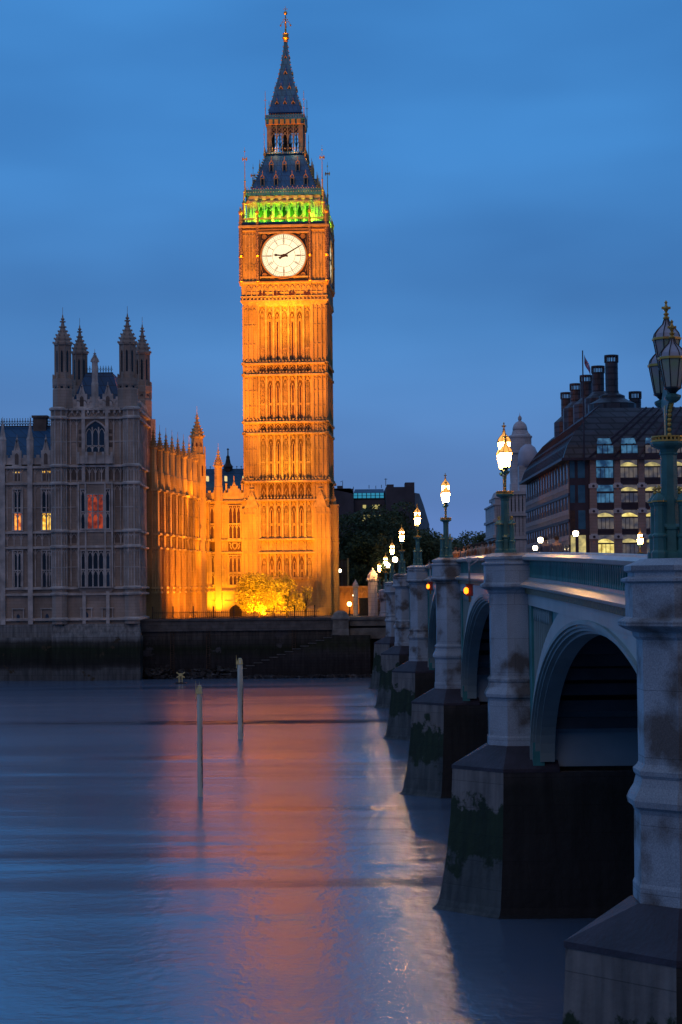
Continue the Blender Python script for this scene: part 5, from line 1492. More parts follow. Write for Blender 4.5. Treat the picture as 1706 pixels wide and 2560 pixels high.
for k in range(NB+1):
    a = 0.3 + k*(LEN-0.9)/NB
    m = MB(); c = SF.p(a, 0.2, 0)
    top = zc_(1180) if k < NB else zc_(1130)
    m.fb(SF, a-0.55, a+0.55, -0.1, 1.05, 7.2, zpp[2]); m.fb(SF, a-0.5, a+0.5, -0.1, 0.9, zpp[2], zpp[4]-0.1); 
    m.wedge(SF, a-0.5, a+0.5, 0.2, 0.9, zpp[4]-0.1, zpp[4]+1.0)
    for s in (-0.42, 0, 0.42): m.fb(SF, a+s-0.05, a+s+0.05, 0.8, 1.12, 8, zpp[2])
    if k < NB:
        r = 0.46
        m.lathe((c[0],c[1],0), [(r*1.25,zpp[4]),(r*1.25,zc_(1213)),(r*1.1,zc_(1211)),(r,zc_(1205))] + turret_prof(r, zc_(1200), zc_(1162), zc_(1106))[1:], 8); crockets(m, c, r, zc_(1162), zc_(1106), 8)
    m.build('buttress', GS, cr_)
    m = MB(); o_ = SF.p(a-0.552, 0, 0); fs_ = F((o_[0], o_[1]), (SF.n.x, SF.n.y)); fs_.n = -SF.u
    for z0_, z1_ in ((zpp[0], zpp[2]), (zpp[2], zpp[3]), (zpp[3], zpp[4])):
        for q in (0.12, 0.5, 0.88): m.fb(fs_, q-0.05, q+0.05, -0.02, 0.09, z0_+.15, z1_-.15)
        for q in (0.12, 0.5): m.arch(fs_, q+.04, q+0.34, z1_-0.9, z1_-0.3, 0.07, -0.02, 0.09, 3)
        if z1_-z0_ > 5: m.fb(fs_, 0.1, 0.9, -0.02, 0.10, (z0_+z1_)/2-.08, (z0_+z1_)/2+.08)
    for z_ in zpp: m.fb(SF, a-0.72, a+0.72, -0.05, 1.24, z_-0.15, z_+0.12)
    m.build('buttress_moulding', TR, cr_)
    m = MB()
    if k < NB:
        for f_ in (0.0,): m.fb(SF, a-0.12, a+0.12, 0.2+r*1.0, 0.2+r*1.05, zc_(1199), zc_(1170))
        m.build('buttress_niche', M['slit'], cr_)
# tall turret at the inner corner
c = SF.p(LEN-1.0, 0.9, 0); zta, ztb = zc_(1100), zc_(1022)
tx = at(493.5, 1150, 300)[0]; c = (tx, 300.0)
m = MB(); r = 0.98
m.lathe((c[0],c[1],0), [(r*1.28,7),(r*1.28,zc_(1145)),(r*1.35,zc_(1142)),(r*1.05,zc_(1138))] + turret_prof(r*0.95, zc_(1136), zta, ztb)[1:], 8); crockets(m, c, r*.95, zta, ztb)
for i in range(8):
    a = math.pi/8+i*math.pi/4; m.tube((c[0]+r*1.3*math.cos(a),c[1]+r*1.3*math.sin(a),zz[4]),(c[0]+r*1.3*math.cos(a),c[1]+r*1.3*math.sin(a),zc_(1122)),0.10,n=5)
t = m.build('tall_turret', GS, cr_)
m = MB()
for i in range(8):
    a = i*math.pi/4
    for rr_, z0_, z1_ in ((r*1.2, zc_(1195), zc_(1168)), (r*0.9, zc_(1134), zc_(1112))):
        f = F((c[0]+math.cos(a)*rr_*.99, c[1]+math.sin(a)*rr_*.99), (-math.sin(a), math.cos(a))); f.n = Vector((math.cos(a), math.sin(a), 0)); m.archfill(f, -0.15, 0.15, z0_, z1_-0.4, z1_, 0.04)
m.build('turret_opening', M['slit'], t)
# panels between buttresses
m = MB()
for k in range(NB):
    a0 = 0.3 + k*(LEN-0.9)/NB + 0.6; a1 = 0.3 + (k+1)*(LEN-0.9)/NB - 0.6
    for z0_, z1_ in ((zpp[1],zpp[2]),(zpp[2],zpp[3]),(zpp[3],zpp[4])): panels(SF, a0, a1, z0_+.25, z1_-.15, m, 0.7, 0.22)
m.build('wall_panelling', TR, cr_)
for k in range(NB):
    a0 = 0.3 + k*(LEN-0.9)/NB + 0.6; a1 = 0.3 + (k+1)*(LEN-0.9)/NB - 0.6; am = (a0+a1)/2
    for z0_, z1_ in ((zpp[1]+1.2, zpp[2]-0.8), (zpp[3]+0.6, zpp[4]-0.8)):
        m = MB(); m.fb(SF, am-0.62, am+0.62, 0, 0.03, z0_, z1_); g = m.build('window', M['glass_amber0'], cr_)
        m = MB()
        for s in (-0.62, 0, 0.62): m.fb(SF, am+s-0.06, am+s+0.06, 0.0, 0.24, z0_, z1_)
        m.fb(SF, am-0.62, am+0.62, 0, 0.2, (z0_+z1_)/2-0.08, (z0_+z1_)/2+0.08); m.build('window_tracery', TR, g)
m = MB(); m.fb(SF, 0, LEN, -0.6, 0.1, zpp[4], zc_(1228)); a = 0.2
while a < LEN-0.3: m.fb(SF, a, a+0.5, -0.6, 0.1, zc_(1228), zc_(1221)); a += 0.95
m.build('parapet', TR, cr_)
# facing wall up to the tower
XF0, XF1 = B0[0]-0.5, at(618, 1350, Y2)[0]
FF = F((XF0, Y2), (1, 0)); FF.n = Vector((0,-1,0)); wf = XF1-XF0
m = MB(); m.box(XF0, XF1, Y2, Y2+10, 7.0, zc_(1252)); m.build('wall', GS, cr_, label='court wall facing the river with tall traceried windows')
m = MB(); strings(FF, wf, [zc_(1478), zc_(1381), zc_(1350), zc_(1253)], m, 0.35, 0); m.build('string_course', TR, cr_)
m = MB(); 
for z0_, z1_ in ((zc_(1468), zc_(1381)),(zc_(1381), zc_(1350)),(zc_(1350), zc_(1253))):
    for (p0, p1) in ((540,565),(605,618)):
        panels(FF, at(p0,1350,Y2)[0]-XF0, at(p1,1350,Y2)[0]-XF0, z0_+.25, z1_-.15, m, 0.55, 0.16)
m.build('wall_panelling', TR, cr_)
M['glass_amber'] = mat('amber_glass', (0.08,0.035,0.02), 0.3, 0.3, 1.5)
def xf(px): return at(px, 1350, Y2)[0]-XF0
for pc, wpx, n in ((526, 20, 2), (587.5, 30, 3)):
    a = xf(pc); ww = wpx*Y2/4850
    for (t0, t1, b1) in ((1265,1308,1312),(1390,1430,1436)):
        window(cr_, FF, a, ww, zc_(t1), zc_(t0), n, 0.15, M['glass_amber'], 0.03, None, 1.0, stone=TR)
        window(cr_, FF, a, ww, zc_(b1+34 if t0<1300 else 1462), zc_(b1), n, 0.15, M['slit'], 0.03, None, 0.6, stone=TR)
    m = MB(); m.fb(FF, a-ww/2-0.1, a+ww/2+0.1, 0.0, 0.05, zc_(1378), zc_(1355)); m.build('carved_panel', PN, cr_)
# carved shield relief (generic)
a = xf(587.5); m = MB()
m.path(FF, [(a-.35,zc_(1358)),(a+.35,zc_(1358)),(a+.35,zc_(1367)),(a,zc_(1374)),(a-.35,zc_(1367)),(a-.35,zc_(1358))], 0.16, 0.05, 0.2)
for s in (-1,1): m.path(FF, [(a+s*.5,zc_(1373)),(a+s*.75,zc_(1366)),(a+s*.6,zc_(1361)),(a+s*.85,zc_(1357))], 0.16, 0.05, 0.22)
m.build('carved_relief', TR, cr_)
m = MB(); ad = at(589, 1520, Y2)[0]-XF0
m.archfill(FF, ad-0.95, ad+0.95, 7.4, zc_(1528), zc_(1512), 0.05); m.build('doorway', mat('old_oak_door', (0.03,0.018,0.012), 0.8, 0.2, 3.0), cr_)
m = MB(); m.arch(FF, ad-1.15, ad+1.15, zc_(1528), zc_(1508), 0.2, 0, 0.2, 6); m.fb(FF, ad-1.7, ad+1.7, 0, 0.2, zc_(1505), zc_(1502)); m.build('door_arch', TR, cr_)
ad2 = at(526, 1520, Y2)[0]-XF0
m = MB(); m.archfill(FF, ad2-0.35, ad2+0.35, zc_(1530), zc_(1518), zc_(1511), 0.05); m.build('window', M['slit'], cr_)
m = MB(); m.fb(FF, ad2-0.9, ad2+0.9, 0, 0.2, zc_(1505), zc_(1502)); m.build('window_hood', TR, cr_)
# small turret on the facing wall, battlement and gablet
tx = at(546, 1200, Y2-0.2)[0]; m = MB()
m.fb(FF, xf(538), xf(554), -0.1, 0.5, 7.4, zc_(1253))
m.lathe((tx,Y2,0), [(0.72,zc_(1253)),(0.72,zc_(1218)),(0.65,zc_(1215))] + turret_prof(0.62, zc_(1214), zc_(1167), zc_(1108))[1:], 8); crockets(m, (tx,Y2), 0.62, zc_(1167), zc_(1108))
m.build('small_turret', GS, cr_)
m = MB()
m.fb(FF, 0, wf, -0.5, 0.05, zc_(1253), zc_(1232)); a = 0.2
while a < wf-0.3: m.fb(FF, a, a+0.45, -0.5, 0.05, zc_(1232), zc_(1226)); a += 0.85
a = xf(586.5); m.fb(FF, a-0.9, a+0.9, -0.5, 0.1, zc_(1232), zc_(1222)); m.fb(FF, a-0.6, a+0.6, -0.5, 0.1, zc_(1222), zc_(1215)); m.path(FF, [(a-.2,zc_(1216)),(a,zc_(1205)),(a+.2,zc_(1216))], 0.2, -0.3, 0.05); m.fb(FF, a-0.05, a+0.05, -0.2, -0.1, zc_(1208), zc_(1190))
for px in (567, 606.5): a = xf(px); m.fb(FF, a-0.13, a+0.13, -0.3, 0.05, zc_(1232), zc_(1208)); m.fb(FF, a-0.2, a+0.2, -0.35, 0.1, zc_(1212), zc_(1210))
m.build('parapet', TR, cr_)
# court floodlights
flood('wall_floodlight', (at(545,1500,Y2-3.0)[0], Y2-3.0, 8.0), (at(545,1400,Y2)[0], Y2+0.2, 14), 5200, 125, SODY, 0.15, 1.0)
flood('wall_floodlight', (-11, 282, 8.0), SF.p(LEN*0.62, 0, 18), 24000, 100, SOD, 0.3, 0.8)
flood('wall_floodlight', (-10, 270, 8.0), SF.p(LEN*0.30, 0, 19), 52000, 90, SOD, 0.3, 0.8)
flood('wall_floodlight', (-18.0, 284, 8.0), (at(575,1350,Y2)[0], Y2, 18), 15000, 75, SOD, 0.3, 0.8)
flood('roof_floodlight', (-21.5, 290, zc_(1250)), (at(500,1150,300)[0], 300, zc_(1140)), 1500, 100, SOD, 0.2, 0.8)

# hall roof behind with a small fleche
hr = thing('hall_roof', 'blue grey metal hall roof with a small dark fleche behind the orange wall', 'hall', (-20, 325, 7.4))
Yh = 322
za, zb_ = at(560,1225,Yh)[1], at(560,1172,Yh+7)[1]
xa, xb = at(508,1200,Yh)[0], at(640,1200,Yh)[0]
m = MB(); m.hull([(xa,Yh,za-2),(xb,Yh,za-2),(xa,Yh+14,za-2),(xb,Yh+14,za-2),(xa,Yh+7,zb_),(xb,Yh+7,zb_)]); m.build('roof', M['slate'], hr)
m = MB(); m.box(xa+.1,xb-.1,Yh+0.3,Yh+13.7,7.4,za-2.003); m.build('wall', GY, hr)
m = MB(); a = xa
while a < xb: m.box(a-.04,a+.04,Yh+6.97,Yh+7.03,zb_-.1,zb_+0.45); m.box(a-.14,a+.14,Yh+6.97,Yh+7.03,zb_+0.3,zb_+0.4); a += 0.75
m.build('roof_cresting', M['frame_iron'], hr)
m = MB(); fxx = at(570.5,1170,Yh+7)[0]; z1_ = at(570,1124,Yh+7)[1]
m.lathe((fxx,Yh+7,0), [(0.75,zb_-0.8),(0.75,zb_+0.2),(0.95,zb_+0.3),(0.5,zb_+0.9),(0.3,zb_+1.9),(0.38,zb_+2.0),(0.12,zb_+2.3),(0.1,zb_+3.2),(0.25,zb_+3.3),(0.05,zb_+3.5),(0.03,z1_)], 8); m.build('fleche', M['frame_iron'], hr)
M['dormer_glow'] = glow('dormer_glow', (1.0,0.75,0.3), 0.9)
for px in (518.5, 564.5, 609.5):
    x, z = at(px, 1197, Yh+2.0)
    m = MB(); m.box(x-0.18,x+0.18,Yh+1.6,Yh+3.5,z-0.35,z+0.45); g = m.build('roof_light', M['dormer_glow'], hr)
# ================================================================ TREES
def foliage_mat(name, c, var=0.4):
    m = mat(name, c, 0.75, var, 0.8, spec=0.25)
    b = m.node_tree.nodes['Principled BSDF']
    return m
M['leaf_dark'] = foliage_mat('dark_foliage', (0.09, 0.12, 0.055))
M['leaf_spring'] = foliage_mat('spring_foliage', (0.48, 0.42, 0.05), 0.35)
M['bark'] = mat('bark', (0.07, 0.05, 0.04), 0.9, 0.3, 2.0, 0.5, 12)
def leafy(mb, blobs, n, size, rnd):
    tot = sum(b[3]*b[4]*b[5] for b in blobs)
    for (x, y, z, rx, ry, rz) in blobs:
        k = int(n*rx*ry*rz/tot)
        for _ in range(k):
            while True:
                p = Vector((rnd.uniform(-1,1), rnd.uniform(-1,1), rnd.uniform(-1,1)))
                if p.length <= 1: break
            p = p.normalized()*(p.length**0.45)*rnd.uniform(0.82,1.10)
            c = Vector((x+p.x*rx, y+p.y*ry, z+p.z*rz)); u = Vector((rnd.gauss(0,1),rnd.gauss(0,1),rnd.gauss(0,.7))).normalized(); v = u.orthogonal().normalized(); v = (v + u.cross(v)*rnd.uniform(-1,1)).normalized()
            s = size*rnd.uniform(0.6,1.3)
            mb.add([c-u*s, c+v*s*0.55, c+u*s, c-v*s*0.55], [(0,1,2,3)])
def tree(x, y, z0, h, wd, label, leaf, seed, n=5000, size=0.35, group=None, trunk_h=0.3, cat='tree', dens=12):
    rnd = random.Random(seed)
    t = thing('tree', label, cat, (x, y, z0), group=group)
    m = MB(); r = max(0.12, h*0.028); top = z0+h*trunk_h
    m.tube((x,y,z0-0.2),(x,y,top), r*1.2, r*0.85, 8)
    blobs = []
    for i in range(dens):
        a = rnd.uniform(0, 6.283); rr = wd/2*math.sqrt(rnd.uniform(0.0,1))*0.75; zz_ = z0 + h*rnd.uniform(trunk_h+0.08, 0.9)
        k = 1 - 0.55*max(0,(zz_-z0)/h-0.55)/0.45
        bx, by = x+rr*k*math.cos(a), y+rr*k*math.sin(a); br_ = wd*rnd.uniform(0.13,0.22)
        blobs.append((bx, by, zz_, br_, br_, br_*0.8))
        m.tube((x,y,z0+h*rnd.uniform(trunk_h*0.6,trunk_h)), (bx,by,zz_), r*0.45, r*0.12, 5)
        for j in range(2):
            m.tube((bx,by,zz_), (bx+rnd.uniform(-1,1)*br_, by+rnd.uniform(-1,1)*br_, zz_+rnd.uniform(-.2,1)*br_), r*0.12, r*0.04, 4)
    m.build('trunk', M['bark'], t)
    c = MB(); leafy(c, blobs, n, size, rnd); c.build('crown', leaf, t)
    return t
# spring trees in front of the tower foot, lit by the floodlights
x, z = at(650, 1545, 284); tree(x, 284, 7.4, 6.3, 8.6, 'rounded tree blazing yellow in the floodlight at the foot of the clock tower', M['leaf_spring'], 11, 20000, 0.12, trunk_h=0.10, dens=48)
x, z = at(718, 1545, 288); tree(x, 288, 7.4, 6.8, 7.0, 'dimmer olive tree partly behind the blazing yellow tree', M['leaf_spring'], 12, 6500, 0.12, trunk_h=0.15, dens=26)
x, z = at(765, 1545, 293); tree(x, 293, 7.4, 4.6, 4.2, 'small thin sparse tree at the right of the lit trees', M['leaf_spring'], 13, 900, 0.11, trunk_h=0.25, dens=14)
flood('tree_spotlight', (at(615,1540,266)[0], 266, 8.0), (at(650,1465,284)[0], 284, 11.0), 48000, 42, SODY, 0.2, 1.0)
flood('tree_spotlight', (at(708,1540,272)[0], 272, 8.0), (at(712,1475,288)[0], 288, 11.0), 30000, 40, SODY, 0.2, 1.0)  # extra spot added only to brighten the right-hand tree
# dark plane trees behind
for k, (px, Y, pt, wd, lb) in enumerate(((905, 345, 1255, 17, 'tall dark plane tree in front of the turquoise lit roof windows'), (975, 360, 1250, 16, 'tall dark tree in front of the right hand gable wall'), (868, 352, 1330, 12, 'dark tree beside the foot of the clock tower'),
        (1030, 372, 1312, 16, 'dark tree behind the fifth bridge lamp'), (1085, 385, 1322, 15, 'dark tree between the third and fourth bridge lamps'), (940, 335, 1330, 12, 'low dark tree above the stone kiosk'),
        (1135, 520, 1345, 15, 'distant tree to the left of the orange crowd on the bridge'), (1195, 500, 1328, 17, 'distant rounded tree behind the orange crowd on the bridge'), (1228, 490, 1338, 13, 'distant tree against the pale domed building'))):
    x, zt_ = at(px, pt, Y); tree(x, Y, 9.0, zt_-9.0, wd, lb, M['leaf_dark'], 30+k, 8500, 0.29, 'dark trees beyond the bridge end', 0.22, dens=20)

# ================================================================ BACKGROUND BLOCK behind the trees
M['brick_dark'] = mat('dark_brick', (0.10,0.085,0.10), 0.9, 0.2, 0.4)
M['render_pale'] = mat('pale_render', (0.30,0.27,0.28), 0.85, 0.15, 0.4)
bb_ = thing('office_block', 'dark gabled office block with a turquoise lit strip of roof windows behind the trees', 'office building', (at(900,1400,430)[0], 430, 9))
Yb = 430
def xb_(px, Y=Yb): return at(px, 1300, Y)[0]
def zb_(py, Y=Yb): return at(950, py, Y)[1]
m = MB(); m.box(xb_(826), xb_(885), Yb-2, Yb+14, 9, zb_(1222)); m.hull([(xb_(826),Yb-2,zb_(1222)),(xb_(886),Yb-2,zb_(1235)),(xb_(826),Yb+14,zb_(1222)),(xb_(886),Yb+14,zb_(1235)),(xb_(832),Yb-2,zb_(1221)),(xb_(878),Yb-2,zb_(1221)),(xb_(832),Yb+14,zb_(1221)),(xb_(878),Yb+14,zb_(1221))])
m.box(xb_(844),xb_(858),Yb-1,Yb+3,zb_(1223),zb_(1214)); m.build('gable_wall', M['brick_dark'], bb_)
m = MB(); m.box(xb_(885), xb_(963), Yb, Yb+14, 9, zb_(1250)); m.build('wall', M['brick_dark'], bb_)
m = MB(); m.hull([(xb_(885),Yb+2,zb_(1232)),(xb_(963),Yb+2,zb_(1232)),(xb_(885),Yb+14,zb_(1230)),(xb_(963),Yb+14,zb_(1230)),(xb_(889),Yb+5,zb_(1220)),(xb_(961),Yb+5,zb_(1220)),(xb_(889),Yb+12,zb_(1220)),(xb_(961),Yb+12,zb_(1220))]); m.build('roof', M['slate'], bb_)
M['turq'] = glow('turquoise_window', (0.03,0.30,0.50), 0.75)
m = MB(); m.box(xb_(884), xb_(963), Yb+0.6, Yb+2, zb_(1250), zb_(1231.5)); m.build('window_strip', M['frame_iron'], bb_)
for k in range(7):
    a = xb_(885.5+k*11.0); m = MB(); m.box(a, xb_(894.5+k*11.0), Yb+0.55, Yb+0.598, zb_(1244.5), zb_(1232)); g = m.build('window', M['turq'], bb_)
    m = MB(); m.box(a, xb_(894.5+k*11.0), Yb+0.5, Yb+0.548, zb_(1239), zb_(1238)); m.build('glazing_bar', M['frame_iron'], g)
M['office_lit'] = glow('office_light', (0.9,0.75,0.25), 0.55)
for (a, b, t, u) in ((905,914,1302,1287),(918,926,1302,1287),(931,939,1300,1288),(943,951,1300,1287),(908,916,1272,1262),(932,950,1272,1262)):
    m = MB(); m.box(xb_(a), xb_(b), Yb-0.06, Yb-0.003, zb_(t), zb_(u)); m.build('window', M['office_lit'], bb_)
m = MB(); m.box(xb_(965), xb_(1036), Yb-4, Yb+14, 9, zb_(1220)); m.box(xb_(968),xb_(985),Yb-3,Yb+3,zb_(1221),zb_(1213)); m.box(xb_(1013),xb_(1036),Yb-4.02,Yb+2,zb_(1221),zb_(1209)); m.build('right_gable_wall', M['brick_dark'], bb_)
m = MB(); m.hull([(xb_(1036.5),Yb-4,9),(xb_(1082),Yb+14,9),(xb_(1036.5),Yb+14,9),(xb_(1036.5),Yb-4,zb_(1235)),(xb_(1049),Yb-2,zb_(1236)),(xb_(1062),Yb+4,zb_(1262)),(xb_(1080),Yb+12,zb_(1308)),(xb_(1036.5),Yb+14,zb_(1235))]); m.build('side_wall', M['render_pale'], bb_)
m = MB()
for (px, p0, p1) in ((858,1203,1222),(885,1216,1222),(924,1212,1221),(941,1214,1222),(955,1212,1220),(966,1196,1215)): m.tube((xb_(px),Yb,zb_(p1)),(xb_(px),Yb,zb_(p0)),0.09,n=4)
m.tube((xb_(962),Yb,zb_(1198)),(xb_(970),Yb,zb_(1198)),0.07,n=4); m.tube((xb_(852),Yb,zb_(1204)),(xb_(859),Yb,zb_(1201)),0.07,n=4); m.build('aerial', M['frame_iron'], bb_)

# ================================================================ PORTCULLIS STYLE OFFICE
YO = 300.0
po = thing('bronze_office', 'dark bronze clad office building with a steep gridded roof and tall chimneys', 'office building', (at(1560,1380,YO)[0], YO+30, 10.2))
def bronze(name, c, w, h): return blocks(mat(name, c, 0.45, 0.2, 0.3, 0.1, 2.0, metal=0.3), w, h, 0.6, 0.14)
M['bronze'] = mat('bronze_cladding', (0.060,0.040,0.055), 0.45, 0.2, 0.5, metal=0.3)
M['bronze_roof'] = bronze('bronze_roof_panels', (0.075,0.078,0.10), 2.2, 1.0)
M['stone_pier'] = blocks(mat('pink_stone', (0.36,0.25,0.23), 0.85, 0.15, 0.6), 3.0, 0.5, 0.88)
M['stone_pin'] = mat('pale_stone_block', (0.55,0.50,0.52), 0.8, 0.1, 1.0)
M['off_sky'] = mat('office_glass', (0.05,0.14,0.22), 0.15, 0.3, 0.5, spec=0.9)
M['off_blue'] = glow_var('office_blue_glass', (0.012,0.05,0.13), (0.07,0.22,0.40), 0.7, 0.9)
M['off_blind'] = glow_var('office_blind', (0.03,0.035,0.06), (0.13,0.11,0.10), 0.9, 0.7)
M['off_yel'] = glow_var('office_yellow_arc', (0.35,0.30,0.14), (1.0,0.80,0.28), 0.75, 0.8)
M['off_yel2'] = glow_var('office_yellow_bright', (0.5,0.36,0.08), (1.0,0.82,0.25), 1.05, 1.2)
X0o = at(1425, 1250, YO)[0]
def xo(px): return at(px, 1250, YO)[0]
def zo_(py): return at(1550, py, YO)[1]
XE = X0o + 62
ze, zg = zo_(1145), 10.2
m = MB(); m.box(X0o, XE, YO, YO+70, zg-1, ze); wall_o = m.build('wall', M['bronze'], po)
OF = F((X0o, YO), (1,0)); OF.n = Vector((0,-1,0))
OS = F((X0o, YO), (0,1)); OS.n = Vector((-1,0,0)); OS.u = Vector((0,1,0))
# roof: steep hip with curve
m = MB(); secs = []
zr_ = zo_(1012)
for t_, k in ((0,0),(0.25,0.12),(0.5,0.34),(0.8,0.68),(1.0,1.0)):
    z = ze + (zr_-ze)*t_; i_ = -1.0 + 6.0*k
    secs.append([(X0o+i_, YO+i_, z), (XE-i_, YO+i_, z), (XE-i_, YO+70-i_, z), (X0o+i_, YO+70-i_, z)])
m.loft(secs); m.build('roof', M['bronze_roof'], po)
def roof_at(z):
    pts = ((0,0),(0.25,0.12),(0.5,0.34),(0.8,0.68),(1.0,1.0)); t_ = (z-ze)/(zr_-ze)
    for (a,b),(c,d) in zip(pts, pts[1:]):
        if a <= t_ <= c: return -1.0+6.0*(b+(d-b)*(t_-a)/(c-a))
    return 5.0
m = MB(); m.box(X0o-1.3, XE+1.3, YO-1.3, YO+71.3, ze-0.35, ze+0.05)
m.build('eaves', M['bronze'], po)
# roof ribs fanning upwards
m = MB()
bay = 60.5*YO/4850
for k in range(0, 16):
    a0 = 3.6 + k*bay
    for s in (-0.55, 0.55):
        za, zb2 = ze+0.1, zr_
        pl = None
        for j in range(6):
            u0, u1 = j/6, (j+1)/6; z0_, z1_ = za+(zb2-za)*u0, za+(zb2-za)*u1
            ax = lambda z,u: X0o + a0 + s + (27-a0)*0.42*u
            m.tube((ax(z0_,u0), YO+roof_at(z0_)-0.05, z0_), (ax(z1_,u1), YO+roof_at(z1_)-0.05, z1_), 0.19, n=4)
m.build('roof_rib', M['bronze'], po)
# south side roof ribs
m = MB()
for k in range(30):
    b0 = 1.5+k*2.3
    for j in range(5):
        z0_, z1_ = ze+0.1+(zr_-ze-.1)*j/5, ze+0.1+(zr_-ze-.1)*(j+1)/5
        m.tube((X0o+roof_at(z0_)-.03, YO+b0, z0_), (X0o+roof_at(z1_)-.03, YO+b0, z1_), 0.12, n=4)
m.build('roof_rib', M['bronze'], po)
# dormer windows and attic windows
for k in range(10):
    a = xo(1513 + 60.5*k) - X0o
    if k in (0,1,2,3,4) or True:
        m = MB(); zt0, zt1 = zo_(1134), zo_(1118)
        m.fb(OF, a-1.3, a+1.3, -3.0, 1.18, zo_(1144), zo_(1114)); dm = m.build('attic_dormer', M['bronze'], po)
        m = MB(); m.fb(OF, a-1.25, a+1.25, 1.18, 1.22, zt0, zt1+0.2); m.build('window', M['off_blue'] if k < 2 else M['off_blind'], dm)
        m = MB(); 
        for s in (-0.4,0.4): m.fb(OF, a+s-0.05, a+s+0.05, 1.18, 1.3, zt0, zt1+.2)
        m.build('glazing_bar', M['bronze'], dm)
        z2 = zo_(1106); ri = roof_at(z2)
        m = MB(); 
        zlo, zhi = zo_(1108), zo_(1095); rl, rhh = roof_at(zlo), roof_at(zhi)
        vs = [(X0o+a-1.15,YO+rl-0.25,zlo),(X0o+a+1.15,YO+rl-0.25,zlo),(X0o+a+0.95,YO+rhh-0.25,zhi),(X0o+a-0.95,YO+rhh-0.25,zhi)]
        m.add(vs + [(x_,y_+0.8,z_-0.5) for x_,y_,z_ in vs], [(0,1,2,3),(0,4,5,1),(1,5,6,2),(2,6,7,3),(3,7,4,0)]); m.build('roof_light', M['off_blue'], po)
# facade piers and windows
for k in range(10):
    a = xo(1483.5 + 60.5*k) - X0o
    m = MB(); w0 = 0.55
    for (t0, t1, ww) in ((1150,1213,0.46),(1213,1276,0.54),(1276,1340,0.60),(1340,1420,0.64)): m.fb(OF, a-ww, a+ww, 0, 0.55, zo_(t1)+0.02, zo_(t0))
    pr_ = m.build('stone_pier', M['stone_pier'], po)
    m = MB()
    for t in (1215,1278,1342): m.fb(OF, a-0.72, a+0.72, 0.5, 0.75, zo_(t+5), zo_(t-5)); m.fb(OF, a-0.5, a+0.5, 0.5, 0.7, zo_(t-5), zo_(t-8))
    m.build('pier_block', M['stone_pin'], pr_)
    m = MB()
    for t in (1215,1278,1342):
        c = OF.p(a, 0.76, zo_(t)); m.add([(c[0]+0.22*math.cos(u), c[1]-0.01, c[2]+0.22*math.sin(u)) for u in [j*math.pi/5 for j in range(10)]], [tuple(range(10))])
    m.build('pier_bolt', M['bronze'], pr_)
rnd = random.Random(5)
lit_rows = {0:(0,1,1,1,1,1,1), 1:(2,1,1,1,1,1,1), 2:(3,4,4,4,4,1,4), 3:(4,1,1,1,1,1,1)}
rows = ((1150,1166,1168,1194),(1212,1228,1232,1256),(1275,1292,1294,1322),(1337,1357,1359,1390))
for k in range(9):
    a = xo(1513.5 + 60.5*k) - X0o
    for r_, (t0,t1,t2,t3) in enumerate(rows):
        m = MB(); m.fb(OF, a-1.5, a+1.5, -0.02, 0.10, zo_(t3)-0.3, zo_(t0)+0.25); fr_ = m.build('window_frame', M['bronze'], po)
        st = lit_rows[r_][k % 7]
        m = MB(); m.fb(OF, a-1.3, a+1.3, 0.10, 0.13, zo_(t1), zo_(t0)); m.build('upper_pane', M['off_blue'] if st in (0,2) else (M['off_blind'] if st != 4 else M['off_blind']), fr_)
        if st in (1,4,3):
            # lit ceiling arc seen in the upper pane
            m = MB(); pts = [OF.p(a-1.28, 0.14, zo_(t1)+0.02)]
            for j in range(9): u = j/8; pts.append(OF.p(a-1.28+2.56*u, 0.14, zo_(t1)+0.02+0.62*math.sin(math.pi*(0.12+0.85*u))))
            pts.append(OF.p(a+1.28, 0.14, zo_(t1)+0.02)); m.add(pts, [tuple(range(len(pts)))]); m.build('lit_ceiling', M['off_yel2'] if st == 4 else M['off_yel'], fr_)
        m = MB(); m.fb(OF, a-1.3, a+1.3, 0.10, 0.13, zo_(t3), zo_(t2)-0.08)
        m.build('lower_pane', M['off_blue'] if (st == 2 and k == 0) or (r_ == 0 and k == 0) else (M['off_yel2'] if (r_ == 3 and k == 0) else M['off_blind']), fr_)
        m = MB()
        for s in (-0.65,-0.0,0.65): m.fb(OF, a+s-0.04, a+s+0.04, 0.13, 0.2, zo_(t3), zo_(t2)-.08)
        m.build('glazing_bar', M['bronze'], fr_)
# corner bay windows (chamfer)
for r_, (t0,t1,t2,t3) in enumerate(rows):
    for (a, w_) in ((0.45,0.75),(1.85,1.1)):
        m = MB(); m.fb(OF, a-w_/2, a+w_/2, 0.0, 0.06, zo_(t3), zo_(t0)); m.build('corner_window', M['off_yel'] if (r_ == 3) else (M['off_sky'] if a > 1 or r_ < 2 else M['glass_amber']), po)
